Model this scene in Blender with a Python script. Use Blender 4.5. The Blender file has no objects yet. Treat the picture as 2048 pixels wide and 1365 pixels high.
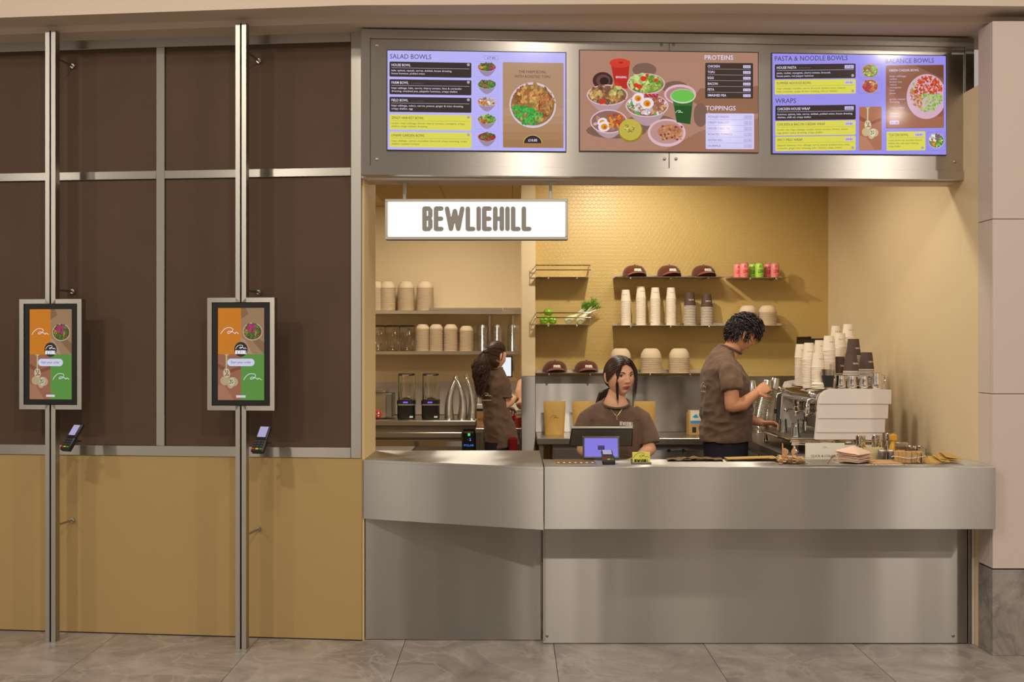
import bpy, math, random
from mathutils import Vector, Matrix, noise
import numpy as np
PI = math.pi
sc = bpy.context.scene
COL = sc.collection

def srgb(r, g, b):
    f = lambda c: (c/255/12.92) if c/255 <= .04045 else ((c/255+.055)/1.055)**2.4
    return (f(r), f(g), f(b))

# ---------------------------------------------------------------- camera, world, lights, exposure
F, CX, HY, EYE = 2120.0, 1024.0, 687.0, 1.62      # focal length and horizon of a 2048 x 1365 frame; eye height
cam = bpy.data.cameras.new('camera'); cam_o = bpy.data.objects.new('camera', cam); COL.objects.link(cam_o)
cam_o.location = (0, 0, EYE); cam_o.rotation_euler = (PI/2, 0, 0)
cam.sensor_width = 36; cam.lens = F/2048*36; cam.shift_y = (HY-682.5)/2048; cam.clip_end = 100
sc.camera = cam_o
sc.view_settings.view_transform = 'Standard'
try: sc.view_settings.look = 'None'
except Exception: pass
sc.view_settings.exposure = 0.0; sc.view_settings.gamma = 1.0; sc.view_settings.use_curve_mapping = False
sc.cycles.use_denoising = True
sc.cycles.transparent_max_bounces = 24
world = bpy.data.worlds.new('mall_ambient'); sc.world = world; world.use_nodes = True
world.node_tree.nodes['Background'].inputs[0].default_value = (1.0, .88, .77, 1)
world.node_tree.nodes['Background'].inputs[1].default_value = .42

def light(kind, name, loc, power, col, size=.3, aim=None, **k):
    l = bpy.data.lights.new(name, kind); o = bpy.data.objects.new(name, l); COL.objects.link(o)
    l.energy = power; l.color = col; o.location = loc
    if kind == 'AREA': l.shape = k.get('shape', 'DISK'); l.size = size; l.size_y = k.get('size_y', size)
    else: l.shadow_soft_size = size
    if kind == 'SPOT': l.spot_size = k.get('angle', 1.6); l.spot_blend = k.get('blend', .6)
    if aim is not None: o.rotation_euler = (Vector(aim)-Vector(loc)).to_track_quat('-Z', 'Y').to_euler()
    return o
WARM = (1, .91, .76); MID = (1, .90, .79)
# the mall's ceiling downlights in front of the shop
for x, y, z, p, s_ in ((-3.4, 1.2, 5.0, 80, .3), (.85, -.2, 5.05, 95, .22), (5.0, -.3, 5.05, 95, .22), (5.05, -.3, 4.25, 12, .14), (3.05, -.3, 4.05, 6, .12), (1.9, 2.9, 4.6, 22, .3), (-6.4, .8, 5.0, 70, .3), (-1.6, 3.0, 4.6, 22, .3)):
    light('AREA', 'mall_downlight', (x, y, z), p, MID, s_, (x, y+1.6, 0))
# the kitchen's ceiling lamps
light('SPOT', 'kitchen_spot', (.74, 7.25, 2.86), 60, WARM, .035, (.95, 8.5, 1.55), angle=2.3, blend=.7)
light('SPOT', 'kitchen_spot', (.50, 6.25, 2.88), 34, WARM, .05, (.6, 6.1, 0), angle=1.9, blend=.6)
light('SPOT', 'kitchen_spot', (1.25, 6.35, 2.88), 40, WARM, .06, (2.3, 6.6, 1.0), angle=2.2, blend=.7)
light('AREA', 'kitchen_panel_light', (1.2, 7.2, 2.90), 9, WARM, .5, (1.2, 7.2, 0))
light('AREA', 'back_room_light', (-.6, 8.9, 2.90), 26, WARM, .6, (-.6, 9.0, 0), size_y=.6)
light('AREA', 'back_room_light', (-1.6, 7.2, 2.90), 14, WARM, .5, (-1.4, 7.6, 0))

# ---------------------------------------------------------------- materials
def mat(name, col, rough=.5, metal=0, spec=.5, emis=None, es=1.0, trans=0, bump=None, vary=None, aniso=0, coat=0, alpha=1, sheen=0):
    m = bpy.data.materials.new(name); m.use_nodes = True; nt = m.node_tree; b = nt.nodes['Principled BSDF']
    b.inputs['Base Color'].default_value = (*col, 1); b.inputs['Roughness'].default_value = rough; b.inputs['Metallic'].default_value = metal
    b.inputs['Specular IOR Level'].default_value = spec
    b.inputs['Transmission Weight'].default_value = trans; b.inputs['Alpha'].default_value = alpha; b.inputs['Coat Weight'].default_value = coat
    b.inputs['Sheen Weight'].default_value = sheen
    if emis: b.inputs['Emission Color'].default_value = (*emis, 1); b.inputs['Emission Strength'].default_value = es
    tc = None
    def coord(scale):
        nonlocal tc
        if tc is None: tc = nt.nodes.new('ShaderNodeTexCoord')
        mp = nt.nodes.new('ShaderNodeMapping'); mp.inputs['Scale'].default_value = scale
        nt.links.new(tc.outputs['Object'], mp.inputs['Vector']); return mp
    if vary:      # (scale xyz, detail, amount 0..1)
        s, det, amt = vary
        mp = coord(s); n = nt.nodes.new('ShaderNodeTexNoise'); n.inputs['Scale'].default_value = 1; n.inputs['Detail'].default_value = det
        nt.links.new(mp.outputs[0], n.inputs['Vector'])
        mx = nt.nodes.new('ShaderNodeMix'); mx.data_type = 'RGBA'
        mx.inputs['A'].default_value = (*[c*(1-amt) for c in col], 1); mx.inputs['B'].default_value = (*[min(1, c*(1+amt)) for c in col], 1)
        nt.links.new(n.outputs['Fac'], mx.inputs['Factor']); nt.links.new(mx.outputs['Result'], b.inputs['Base Color'])
    if bump:      # (scale xyz, detail, strength, distance)
        s, det, st, di = bump
        mp = coord(s); n = nt.nodes.new('ShaderNodeTexNoise'); n.inputs['Scale'].default_value = 1; n.inputs['Detail'].default_value = det
        nt.links.new(mp.outputs[0], n.inputs['Vector'])
        bp = nt.nodes.new('ShaderNodeBump'); bp.inputs['Strength'].default_value = st; bp.inputs['Distance'].default_value = di
        nt.links.new(n.outputs['Fac'], bp.inputs['Height']); nt.links.new(bp.outputs[0], b.inputs['Normal'])
    if aniso:
        b.inputs['Anisotropic'].default_value = aniso
        cx = nt.nodes.new('ShaderNodeCombineXYZ'); cx.inputs[0].default_value = .03; cx.inputs[1].default_value = .08; cx.inputs[2].default_value = 1
        nt.links.new(cx.outputs[0], b.inputs['Tangent'])
    return m

def colmat(name, emit=0, rough=.5, spec=.5):
    """flat print: the colour of each printed shape comes from the mesh's own colour attribute"""
    m = bpy.data.materials.new(name); m.use_nodes = True; nt = m.node_tree; b = nt.nodes['Principled BSDF']
    a = nt.nodes.new('ShaderNodeVertexColor'); a.layer_name = 'Col'
    b.inputs['Roughness'].default_value = rough; b.inputs['Specular IOR Level'].default_value = spec
    if emit:
        b.inputs['Base Color'].default_value = (.01, .01, .01, 1)
        nt.links.new(a.outputs[0], b.inputs['Emission Color']); b.inputs['Emission Strength'].default_value = emit
    else: nt.links.new(a.outputs[0], b.inputs['Base Color'])
    return m

def clear(name, tint=(.93, .92, .90), fac=.12, rough=.12, gl=(1, 1, 1), bl=.35):
    m = bpy.data.materials.new(name); m.use_nodes = True; nt = m.node_tree; nt.nodes.clear()
    o = nt.nodes.new('ShaderNodeOutputMaterial'); t = nt.nodes.new('ShaderNodeBsdfTransparent'); t.inputs[0].default_value = (*tint, 1)
    g = nt.nodes.new('ShaderNodeBsdfGlossy'); g.inputs['Color'].default_value = (*gl, 1); g.inputs['Roughness'].default_value = rough
    lw = nt.nodes.new('ShaderNodeLayerWeight'); lw.inputs[0].default_value = bl
    ma = nt.nodes.new('ShaderNodeMath'); ma.operation = 'ADD'; ma.inputs[1].default_value = fac; ma.use_clamp = True
    mx = nt.nodes.new('ShaderNodeMixShader')
    nt.links.new(lw.outputs['Fresnel'], ma.inputs[0]); nt.links.new(ma.outputs[0], mx.inputs[0])
    nt.links.new(t.outputs[0], mx.inputs[1]); nt.links.new(g.outputs[0], mx.inputs[2]); nt.links.new(mx.outputs[0], o.inputs[0])
    return m

M = {}
M['steel'] = mat('brushed_steel', (.44, .42, .385), .33, 1, aniso=1, vary=((.9, 2, 1.1), 2, .07), bump=((3.2, 3.2, .25), 1, .5, .006))
M['steel_low'] = mat('brushed_steel_panel', (.42, .40, .37), .33, 1, aniso=1, vary=((1.6, 2, .35), 2, .13), bump=((3.6, 3.6, .2), 1, .6, .008))
M['steel_board'] = mat('brushed_board_steel', (.58, .55, .50), .35, 1, aniso=1, vary=((.9, 2, 1.1), 2, .07))
M['steel_frame'] = mat('satin_steel_frame', (.46, .44, .385), .36, 1, aniso=.9)
M['steel_dark'] = mat('dull_steel', (.34, .31, .27), .42, 1)
M['steel_shelf'] = mat('shelf_steel', (.62, .57, .50), .3, 1)
M['chrome'] = mat('chrome', (.80, .77, .73), .07, 1)
M['alum'] = mat('satin_aluminium', (.55, .53, .47), .45, .7)
M['brown_panel'] = mat('brown_fabric_panel', srgb(92, 74, 61), .9, spec=.15, vary=((2.2, 2, 2.2), 5, .16), bump=((420, 420, 420), 2, .35, .002))
M['yellow_panel'] = mat('ochre_panel', srgb(178, 150, 100), .8, spec=.2, vary=((1.1, 1, 1.1), 4, .05), bump=((300, 300, 300), 2, .15, .001))
M['cream'] = mat('cream_paint', srgb(226, 200, 150), .6, spec=.3, bump=((120, 120, 120), 2, .08, .002))
M['cream_warm'] = mat('cream_wall_paint', srgb(228, 206, 166), .6, spec=.3, bump=((120, 120, 120), 2, .08, .002))
M['soffit'] = mat('beige_bulkhead_paint', srgb(214, 196, 176), .7, spec=.2)
M['column'] = mat('pale_column_paint', srgb(210, 194, 182), .6, spec=.2)
M['tile_white'] = mat('pale_splashback', srgb(200, 188, 178), .35)
M['black'] = mat('black_plastic', (.012, .011, .011), .35)
M['black_soft'] = mat('matt_black', (.02, .018, .017), .6)
M['dark_gap'] = mat('dark_recess', (.02, .018, .015), .9)
M['white'] = mat('white_enamel', srgb(226, 216, 208), .35)
M['card_white'] = mat('white_card', srgb(228, 224, 206), .7)
M['cup'] = mat('white_paper_cup', srgb(238, 224, 200), .6, spec=.25)
M['cup_dark'] = mat('brown_paper_cup', srgb(92, 74, 66), .6, spec=.25)
M['cup_rim'] = mat('pale_cup_rim', srgb(240, 226, 206), .5)
M['pulp'] = mat('moulded_pulp', srgb(226, 204, 172), .8, spec=.15, bump=((260, 260, 260), 2, .25, .0015))
M['cap'] = mat('brown_corduroy', srgb(96, 50, 32), .9, spec=.1, sheen=.3, bump=((400, 60, 20), 1, .4, .002))
M['cap_brim'] = mat('brown_brim_cloth', srgb(128, 72, 50), .9, spec=.1, sheen=.3)
M['kraft'] = mat('kraft_paper', srgb(194, 156, 84), .55, spec=.35, bump=((18, 18, 18), 3, .5, .01))
M['kraft_pale'] = mat('pale_kraft_paper', srgb(196, 156, 104), .7, spec=.2, bump=((30, 30, 30), 3, .3, .006))
M['kraft_dark'] = mat('dark_kraft_paper', srgb(120, 92, 60), .7, spec=.2)
M['wood'] = mat('birch_wood', srgb(208, 168, 122), .7, spec=.2, vary=((30, 30, 30), 2, .12))
M['napkin'] = mat('blush_napkin_paper', srgb(228, 196, 172), .9, spec=.1)
M['shirt'] = mat('brown_cotton', srgb(106, 84, 68), .95, spec=.08, sheen=.15, vary=((14, 14, 14), 4, .12), bump=((500, 500, 500), 2, .25, .001))
M['navy'] = mat('navy_denim', srgb(44, 42, 50), .9, spec=.1)
M['red_cloth'] = mat('dark_red_cloth', srgb(110, 24, 26), .9, spec=.1)
M['skin'] = mat('skin', srgb(222, 168, 134), .5, spec=.35, vary=((22, 22, 22), 3, .06))
M['skin_m'] = mat('skin_tan', srgb(204, 146, 108), .5, spec=.35, vary=((22, 22, 22), 3, .06))
M['lips'] = mat('lips', srgb(168, 84, 76), .4, spec=.4)
M['blush'] = mat('flushed_skin', srgb(222, 160, 130), .5, spec=.35)
M['eye_white'] = mat('eye_white', srgb(206, 196, 188), .25)
M['iris'] = mat('dark_iris', srgb(38, 24, 18), .15)
M['hair_w'] = mat('dark_brown_hair', srgb(58, 36, 26), .42, spec=.5)
M['hair_m'] = mat('black_hair', srgb(30, 24, 22), .45, spec=.5)
M['hair_g'] = mat('brown_wavy_hair', srgb(72, 48, 36), .5, spec=.4)
M['gold'] = mat('gold_metal', (.75, .55, .28), .25, 1)
M['clear'] = clear('clear_plastic')
M['clear_rim'] = clear('clear_plastic_rim', (.80, .80, .78), .40, .15)
M['glass'] = clear('glass', (.93, .95, .93), .10, .03)
M['smoke'] = clear('smoky_clear_plastic', (.95, .94, .92), .05, .08, (1, 1, 1), .16)
M['green_apple'] = mat('green_apple_skin', srgb(138, 188, 40), .25, vary=((25, 25, 25), 2, .15))
M['fennel'] = mat('fennel_bulb', srgb(226, 224, 178), .4, vary=((30, 30, 12), 2, .1))
M['frond'] = mat('fennel_frond', srgb(92, 150, 34), .6)
M['red'] = mat('red_plastic', srgb(206, 34, 24), .35)
M['red_jam'] = mat('red_berries', srgb(170, 40, 30), .4, vary=((60, 60, 60), 2, .4))
M['pink_can'] = mat('pink_can_print', srgb(242, 142, 138), .35)
M['lime_can'] = mat('lime_can_print', srgb(178, 222, 84), .35)
M['honey'] = mat('honey', srgb(214, 158, 40), .3)
M['butter'] = mat('pale_yellow_tub', srgb(216, 200, 148), .4)
M['card_yellow'] = mat('yellow_card', srgb(222, 216, 96), .6)
M['blue'] = mat('blue_print', srgb(60, 150, 200), .6)
M['sign_lit'] = mat('lit_sign_face', (.9, .9, .9), .5, emis=(1, 1, 1), es=1.6)
M['glow_strip'] = mat('added_glow_strip', (.5, .5, .5), .5, emis=(1, .86, .70), es=4.0)  # glow for the strips added behind the viewer
M['housing'] = mat('grey_green_plastic', srgb(104, 98, 84), .45)
M['lamp_violet'] = mat('violet_display', (.02, .02, .02), .4, emis=srgb(120, 80, 255), es=1.4)
M['lamp_green'] = mat('green_switch', (.02, .02, .02), .4, emis=srgb(80, 220, 120), es=1.0)
M['screen_white'] = mat('pale_lit_screen', (.02, .02, .02), .3, emis=srgb(232, 240, 246), es=1.0)
M['art'] = colmat('screen_picture', .92, .09, .18)
M['art_sign'] = colmat('dimmed_sign_letters', .8, .5, .2)
M['print'] = colmat('printed_ink', 0, .6, .2)
M['grout'] = mat('floor_joint', srgb(96, 86, 78), .8)

def marble(name, c1, c2, vein, rough=.3):
    m = bpy.data.materials.new(name); m.use_nodes = True; nt = m.node_tree; b = nt.nodes['Principled BSDF']; b.inputs['Roughness'].default_value = rough
    tc = nt.nodes.new('ShaderNodeTexCoord'); oi = nt.nodes.new('ShaderNodeObjectInfo')
    ad = nt.nodes.new('ShaderNodeVectorMath'); ad.operation = 'MULTIPLY_ADD'; ad.inputs[1].default_value = (1, 1, 1)
    sc_ = nt.nodes.new('ShaderNodeVectorMath'); sc_.operation = 'SCALE'; sc_.inputs[0].default_value = (7.3, 3.1, 5.7)
    nt.links.new(oi.outputs['Random'], sc_.inputs['Scale']); nt.links.new(tc.outputs['Object'], ad.inputs[0]); nt.links.new(sc_.outputs[0], ad.inputs[2])
    n1 = nt.nodes.new('ShaderNodeTexNoise'); n1.inputs['Scale'].default_value = 2.6; n1.inputs['Detail'].default_value = 9; n1.inputs['Roughness'].default_value = .68; n1.inputs['Distortion'].default_value = 1.2
    n2 = nt.nodes.new('ShaderNodeTexNoise'); n2.inputs['Scale'].default_value = 1.7; n2.inputs['Detail'].default_value = 7; n2.inputs['Distortion'].default_value = 2.2
    for n in (n1, n2): nt.links.new(ad.outputs[0], n.inputs['Vector'])
    cr = nt.nodes.new('ShaderNodeValToRGB'); cr.color_ramp.elements[0].position = .34; cr.color_ramp.elements[0].color = (*c1, 1); cr.color_ramp.elements[1].position = .64; cr.color_ramp.elements[1].color = (*c2, 1)
    nt.links.new(n1.outputs['Fac'], cr.inputs[0])
    vr = nt.nodes.new('ShaderNodeValToRGB'); e = vr.color_ramp.elements; e[0].position = .47; e[0].color = (0, 0, 0, 1); e[1].position = .5; e[1].color = (1, 1, 1, 1)
    e3 = vr.color_ramp.elements.new(.53); e3.color = (0, 0, 0, 1)
    nt.links.new(n2.outputs['Fac'], vr.inputs[0])
    mm = nt.nodes.new('ShaderNodeMath'); mm.operation = 'MULTIPLY'; mm.inputs[1].default_value = .45; nt.links.new(vr.outputs[0], mm.inputs[0])
    mx = nt.nodes.new('ShaderNodeMix'); mx.data_type = 'RGBA'; nt.links.new(mm.outputs[0], mx.inputs['Factor']); nt.links.new(cr.outputs[0], mx.inputs['A']); mx.inputs['B'].default_value = (*vein, 1)
    nt.links.new(mx.outputs['Result'], b.inputs['Base Color'])
    return m
M['marble_floor'] = marble('grey_floor_stone', srgb(132, 122, 113), srgb(174, 164, 154), srgb(194, 182, 170), .34)
M['marble_base'] = marble('grey_marble', srgb(120, 114, 108), srgb(176, 166, 156), srgb(104, 96, 90), .25)

def embossed():
    m = bpy.data.materials.new('embossed_gold_wallcovering'); m.use_nodes = True; nt = m.node_tree; b = nt.nodes['Principled BSDF']
    b.inputs['Base Color'].default_value = (*srgb(198, 168, 100), 1); b.inputs['Roughness'].default_value = .42; b.inputs['Specular IOR Level'].default_value = .5
    tc = nt.nodes.new('ShaderNodeTexCoord'); sp = nt.nodes.new('ShaderNodeSeparateXYZ'); nt.links.new(tc.outputs['Object'], sp.inputs[0])
    def mth(op, a, bb=None, c=None):
        n = nt.nodes.new('ShaderNodeMath'); n.operation = op
        for i, v in enumerate((a, bb, c)):
            if v is None: continue
            if isinstance(v, (int, float)): n.inputs[i].default_value = v
            else: nt.links.new(v, n.inputs[i])
        return n.outputs[0]
    P = .036
    zz = mth('DIVIDE', sp.outputs[2], P*.8); row = mth('FLOOR', zz); fz = mth('FRACT', zz)
    xx = mth('ADD', mth('DIVIDE', sp.outputs[0], P), mth('MULTIPLY', mth('MODULO', row, 2.0), .5)); fx = mth('SUBTRACT', mth('FRACT', xx), .5)
    d = mth('SQRT', mth('ADD', mth('MULTIPLY', fx, fx), mth('POWER', mth('MULTIPLY', fz, .8), 2.0)))
    ring = mth('SUBTRACT', 1.0, mth('MINIMUM', mth('MULTIPLY', mth('ABSOLUTE', mth('SUBTRACT', d, .38)), 10.0), 1.0))
    bp = nt.nodes.new('ShaderNodeBump'); bp.inputs['Strength'].default_value = .3; bp.inputs['Distance'].default_value = .004
    nt.links.new(ring, bp.inputs['Height']); nt.links.new(bp.outputs[0], b.inputs['Normal'])
    return m
M['emboss'] = embossed()
M['art_kiosk'] = colmat('kiosk_picture', .62, .16, .5)

# ---------------------------------------------------------------- mesh builder
class MB:
    def __init__(s): s.v = []; s.f = []; s.m = []; s.c = []; s.mats = []; s.mi = 0; s.col = (1, 1, 1); s.usecol = False
    def use(s, m):
        if isinstance(m, str): m = M[m]
        if m not in s.mats: s.mats.append(m)
        s.mi = s.mats.index(m); return s
    def color(s, *c): s.col = srgb(*c); s.usecol = True; return s
    def face(s, idx): s.f.append(idx); s.m.append(s.mi); s.c.append(s.col)
    def poly(s, pts): b = len(s.v); s.v += [tuple(p) for p in pts]; s.face(tuple(range(b, b+len(pts))))
    def box(s, x0, y0, z0, x1, y1, z1, c=0):
        x0, x1 = min(x0, x1), max(x0, x1); y0, y1 = min(y0, y1), max(y0, y1); z0, z1 = min(z0, z1), max(z0, z1)
        b = len(s.v)
        if c <= 0:
            s.v += [(x0, y0, z0), (x1, y0, z0), (x1, y1, z0), (x0, y1, z0), (x0, y0, z1), (x1, y0, z1), (x1, y1, z1), (x0, y1, z1)]
            for q in ((0, 3, 2, 1), (4, 5, 6, 7), (0, 1, 5, 4), (1, 2, 6, 5), (2, 3, 7, 6), (3, 0, 4, 7)): s.face(tuple(b+i for i in q))
            return s
        c = min(c, (x1-x0)*.45, (y1-y0)*.45, (z1-z0)*.45)
        X = (x0, x1); Y = (y0, y1); Z = (z0, z1); idx = {}
        for i in (0, 1):
            for j in (0, 1):
                for k in (0, 1):
                    sx, sy, sz = (1-2*i)*c, (1-2*j)*c, (1-2*k)*c
                    for a, p in enumerate(((X[i], Y[j]+sy, Z[k]+sz), (X[i]+sx, Y[j], Z[k]+sz), (X[i]+sx, Y[j]+sy, Z[k]))):
                        idx[i, j, k, a] = len(s.v); s.v.append(p)
        g = lambda *t: idx[t]
        for i in (0, 1):
            q = [g(i, 0, 0, 0), g(i, 1, 0, 0), g(i, 1, 1, 0), g(i, 0, 1, 0)]; s.face(tuple(q if i else q[::-1]))
            q = [g(0, i, 0, 1), g(1, i, 0, 1), g(1, i, 1, 1), g(0, i, 1, 1)]; s.face(tuple(q[::-1] if i else q))
            q = [g(0, 0, i, 2), g(1, 0, i, 2), g(1, 1, i, 2), g(0, 1, i, 2)]; s.face(tuple(q if i else q[::-1]))
        for i in (0, 1):
            for j in (0, 1):
                s.face((g(i, j, 0, 0), g(i, j, 1, 0), g(i, j, 1, 1), g(i, j, 0, 1)))
                s.face((g(i, 0, j, 0), g(i, 1, j, 0), g(i, 1, j, 2), g(i, 0, j, 2)))
                s.face((g(0, i, j, 1), g(1, i, j, 1), g(1, i, j, 2), g(0, i, j, 2)))
                for k in (0, 1): s.face((g(i, j, k, 0), g(i, j, k, 1), g(i, j, k, 2)))
        return s
    def ring(s, c, r, n, ax=(1, 0, 0), ay=(0, 1, 0), r2=None):
        b = len(s.v); r2 = r if r2 is None else r2
        for i in range(n):
            a = 2*PI*i/n; s.v.append(tuple(c[k]+ax[k]*r*math.cos(a)+ay[k]*r2*math.sin(a) for k in range(3)))
        return b
    def bridge(s, a, b, n):
        for i in range(n): j = (i+1) % n; s.face((a+i, a+j, b+j, b+i))
    def lathe(s, prof, n=24, c=(0, 0, 0), capb=True, capt=True, sx=1, sy=1):
        """prof: (r, z) pairs"""
        rs = [s.ring((c[0], c[1], c[2]+z), max(r, 1e-5)*sx, n, r2=max(r, 1e-5)*sy) for r, z in prof]
        for a, b in zip(rs, rs[1:]): s.bridge(a, b, n)
        if capb: s.face(tuple(range(rs[0], rs[0]+n))[::-1])
        if capt: s.face(tuple(range(rs[-1], rs[-1]+n)))
        return s
    def cyl(s, p0, p1, r, n=12, r1=None):
        return s.tube([p0, p1], [r, r if r1 is None else r1], n)
    def tube(s, pts, rs, n=8, side=None, cap=True, rnd=False):
        """round or elliptic tube through pts; rs: radii or (a, b) pairs, a along side"""
        P = [Vector(p) for p in pts]
        if not isinstance(rs, (list, tuple)): rs = [rs]*len(P)
        R = [(r, r) if not isinstance(r, (list, tuple)) else tuple(r) for r in rs]
        if rnd:
            t0 = (P[0]-P[1]).normalized(); t1 = (P[-1]-P[-2]).normalized()
            m0, m1 = min(R[0]), min(R[-1])
            P = [P[0]+t0*m0*.9, P[0]+t0*m0*.6]+P+[P[-1]+t1*m1*.6, P[-1]+t1*m1*.9]
            R = [(R[0][0]*.4, R[0][1]*.4), (R[0][0]*.8, R[0][1]*.8)]+R+[(R[-1][0]*.8, R[-1][1]*.8), (R[-1][0]*.4, R[-1][1]*.4)]
        rings = []; sd = Vector(side) if side is not None else None
        for i, p in enumerate(P):
            t = (P[min(i+1, len(P)-1)]-P[max(i-1, 0)])
            t = t.normalized() if t.length > 1e-9 else Vector((0, 0, 1))
            if sd is None: sd = Vector((0, 0, 1)) if abs(t.z) < .9 else Vector((1, 0, 0))
            a = sd-t*sd.dot(t); a = a.normalized() if a.length > 1e-6 else t.orthogonal().normalized(); b = t.cross(a)
            if side is None: sd = a
            rings.append(s.ring(p, R[i][0], n, a, b, R[i][1]))
        for a, b in zip(rings, rings[1:]): s.bridge(a, b, n)
        if cap: s.face(tuple(range(rings[0], rings[0]+n))[::-1]); s.face(tuple(range(rings[-1], rings[-1]+n)))
        return s
    def ball(s, c, r, n=16, k=10, sx=1, sy=1, sz=1):
        return s.lathe([(r*math.sin(PI*i/k), -r*sz*math.cos(PI*i/k)) for i in range(k+1)], n, c, False, False, sx, sy)
    def prism(s, pts, y0, y1):
        """pts (x, z) outline extruded in y"""
        n = len(pts); b = len(s.v)
        s.v += [(x, y0, z) for x, z in pts]+[(x, y1, z) for x, z in pts]
        s.face(tuple(range(b, b+n))); s.face(tuple(range(b+n, b+2*n))[::-1])
        for i in range(n): j = (i+1) % n; s.face((b+i, b+n+i, b+n+j, b+j))
        return s
    # flat print: mp maps (u, v) to a point
    def flat(s, uv, mp): s.poly([mp(u, v) for u, v in uv])
    def disc(s, u, v, ru, rv, mp, n=20, rot=0, wob=0, rng=None):
        pts = []
        for i in range(n):
            a = 2*PI*i/n; k = 1+(rng.uniform(-wob, wob) if rng else 0); x, y = ru*k*math.cos(a), rv*k*math.sin(a)
            pts.append((u+x*math.cos(rot)-y*math.sin(rot), v+x*math.sin(rot)+y*math.cos(rot)))
        s.flat(pts, mp)
    def rrect(s, u0, v0, u1, v1, r, mp, n=4):
        pts = []
        for cx, cy, a0 in ((u1-r, v1-r, 0), (u0+r, v1-r, PI/2), (u0+r, v0+r, PI), (u1-r, v0+r, 1.5*PI)):
            for i in range(n+1): a = a0+PI/2*i/n; pts.append((cx+r*math.cos(a), cy+r*math.sin(a)))
        s.flat(pts, mp)
    def stroke(s, pts, w, mp, closed=False):
        """ribbon of width w with mitred joints and round ends"""
        n = len(pts); L = []; Rr = []
        for i in range(n):
            a = pts[max(i-1, 0)]; b = pts[min(i+1, n-1)]; dx, dy = b[0]-a[0], b[1]-a[1]; l = math.hypot(dx, dy) or 1e-9
            nx, ny = -dy/l*w/2, dx/l*w/2
            L.append((pts[i][0]+nx, pts[i][1]+ny)); Rr.append((pts[i][0]-nx, pts[i][1]-ny))
        for i in range(n-1): s.flat([L[i], Rr[i], Rr[i+1], L[i+1]], mp)
        for p in (pts[0], pts[-1]): s.disc(p[0], p[1], w/2, w/2, mp, 8)
    def text(s, body, u, v, cap, mp, width=None, align='L', bold=0.0):
        """lettering with baseline at (u, v), capital height cap, squeezed to width"""
        vs, fs, x0, x1 = glyphs(body, bold)
        k = cap/.70; kx = k if width is None else width/max(x1-x0, 1e-6)
        off = {'L': -x0*kx, 'C': -(x0+x1)/2*kx, 'R': -x1*kx}[align]
        b = len(s.v); s.v += [tuple(mp(u+off+x*kx, v+y*k)) for x, y in vs]
        for f in fs: s.face(tuple(b+i for i in f))
    def mesh(s, name):
        me = bpy.data.meshes.new(name); me.from_pydata(s.v, [], s.f)
        for m in s.mats: me.materials.append(m)
        if len(s.f):
            me.polygons.foreach_set('material_index', s.m); me.polygons.foreach_set('use_smooth', [True]*len(s.f))
            if s.usecol:
                at = me.color_attributes.new('Col', 'FLOAT_COLOR', 'CORNER'); data = []
                for f, c in zip(s.f, s.c): data += [*c, 1.0]*len(f)
                at.data.foreach_set('color', data)
            me.update(); me.set_sharp_from_angle(angle=math.radians(38))
        return me
    def build(s, name, parent=None, mtx=None, label=None):
        o = bpy.data.objects.new(name, s.mesh(name)); COL.objects.link(o)
        if parent is not None: o.parent = parent
        if mtx is not None: o.matrix_world = mtx if parent is None else o.matrix_world
        if label: o['label'] = label
        return o
_gl = {}
def glyphs(body, bold=0.0):
    key = (body, bold)
    if key not in _gl:
        cu = bpy.data.curves.new('t', 'FONT'); cu.body = body; cu.resolution_u = 2; cu.offset = bold; cu.fill_mode = 'FRONT'
        ob = bpy.data.objects.new('t', cu); me = ob.to_mesh()
        vs = [(v.co.x, v.co.y) for v in me.vertices]; fs = [tuple(p.vertices) for p in me.polygons]
        ob.to_mesh_clear(); bpy.data.objects.remove(ob); bpy.data.curves.remove(cu)
        xs = [x for x, _ in vs] or [0, 1]
        _gl[key] = (vs, fs, min(xs), max(xs))
    return _gl[key]

def tag(o, label=None, cat=None, group=None, kind=None):
    if label: o['label'] = label
    if cat: o['category'] = cat
    if group: o['group'] = group
    if kind: o['kind'] = kind
    return o
def thing(name, label, cat, loc=(0, 0, 0), rz=0, group=None):
    o = bpy.data.objects.new(name, None); COL.objects.link(o); o.location = loc; o.rotation_euler = (0, 0, rz); o.empty_display_size = .05
    return tag(o, label, cat, group)
def struct(name, mb, parent=None, mtx=None):
    o = mb.build(name, parent, mtx)
    if parent is None: o['kind'] = 'structure'
    return o
def dup(o, loc=None, rz=None, label=None, group=None, parent=None, name=None):
    c = o.copy(); COL.objects.link(c)
    if parent is not None: c.parent = parent
    for ch in list(o.children): dup(ch, parent=c)
    if loc is not None: c.location = loc
    if rz is not None: c.rotation_euler = (0, 0, rz)
    if label: c['label'] = label
    if group: c['group'] = group
    return c
def W(px, py, D): return Vector(((px-CX)*D/F, D, EYE-(py-HY)*D/F))
class Frame:
    """a vertical plane: local x along it, local -y towards the viewer's side"""
    def __init__(s, ox, oy, ang): s.o = Vector((ox, oy, 0)); s.a = ang; s.m = Matrix.Translation(s.o) @ Matrix.Rotation(ang, 4, 'Z'); s.i = s.m.inverted()
    def loc(s, px, py, off=0):
        d = s.i.to_3x3() @ Vector(((px-CX)/F, 1, -(py-HY)/F)); o = s.i @ Vector((0, 0, EYE)); t = (off-o.y)/d.y; p = o+d*t; return p.x, p.z
FL = Frame(-.815, 5.765, -.1016)     # the left facade runs back a little towards its far end
FB = Frame(-.81, 5.70, .0507)        # so does the menu board

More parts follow.
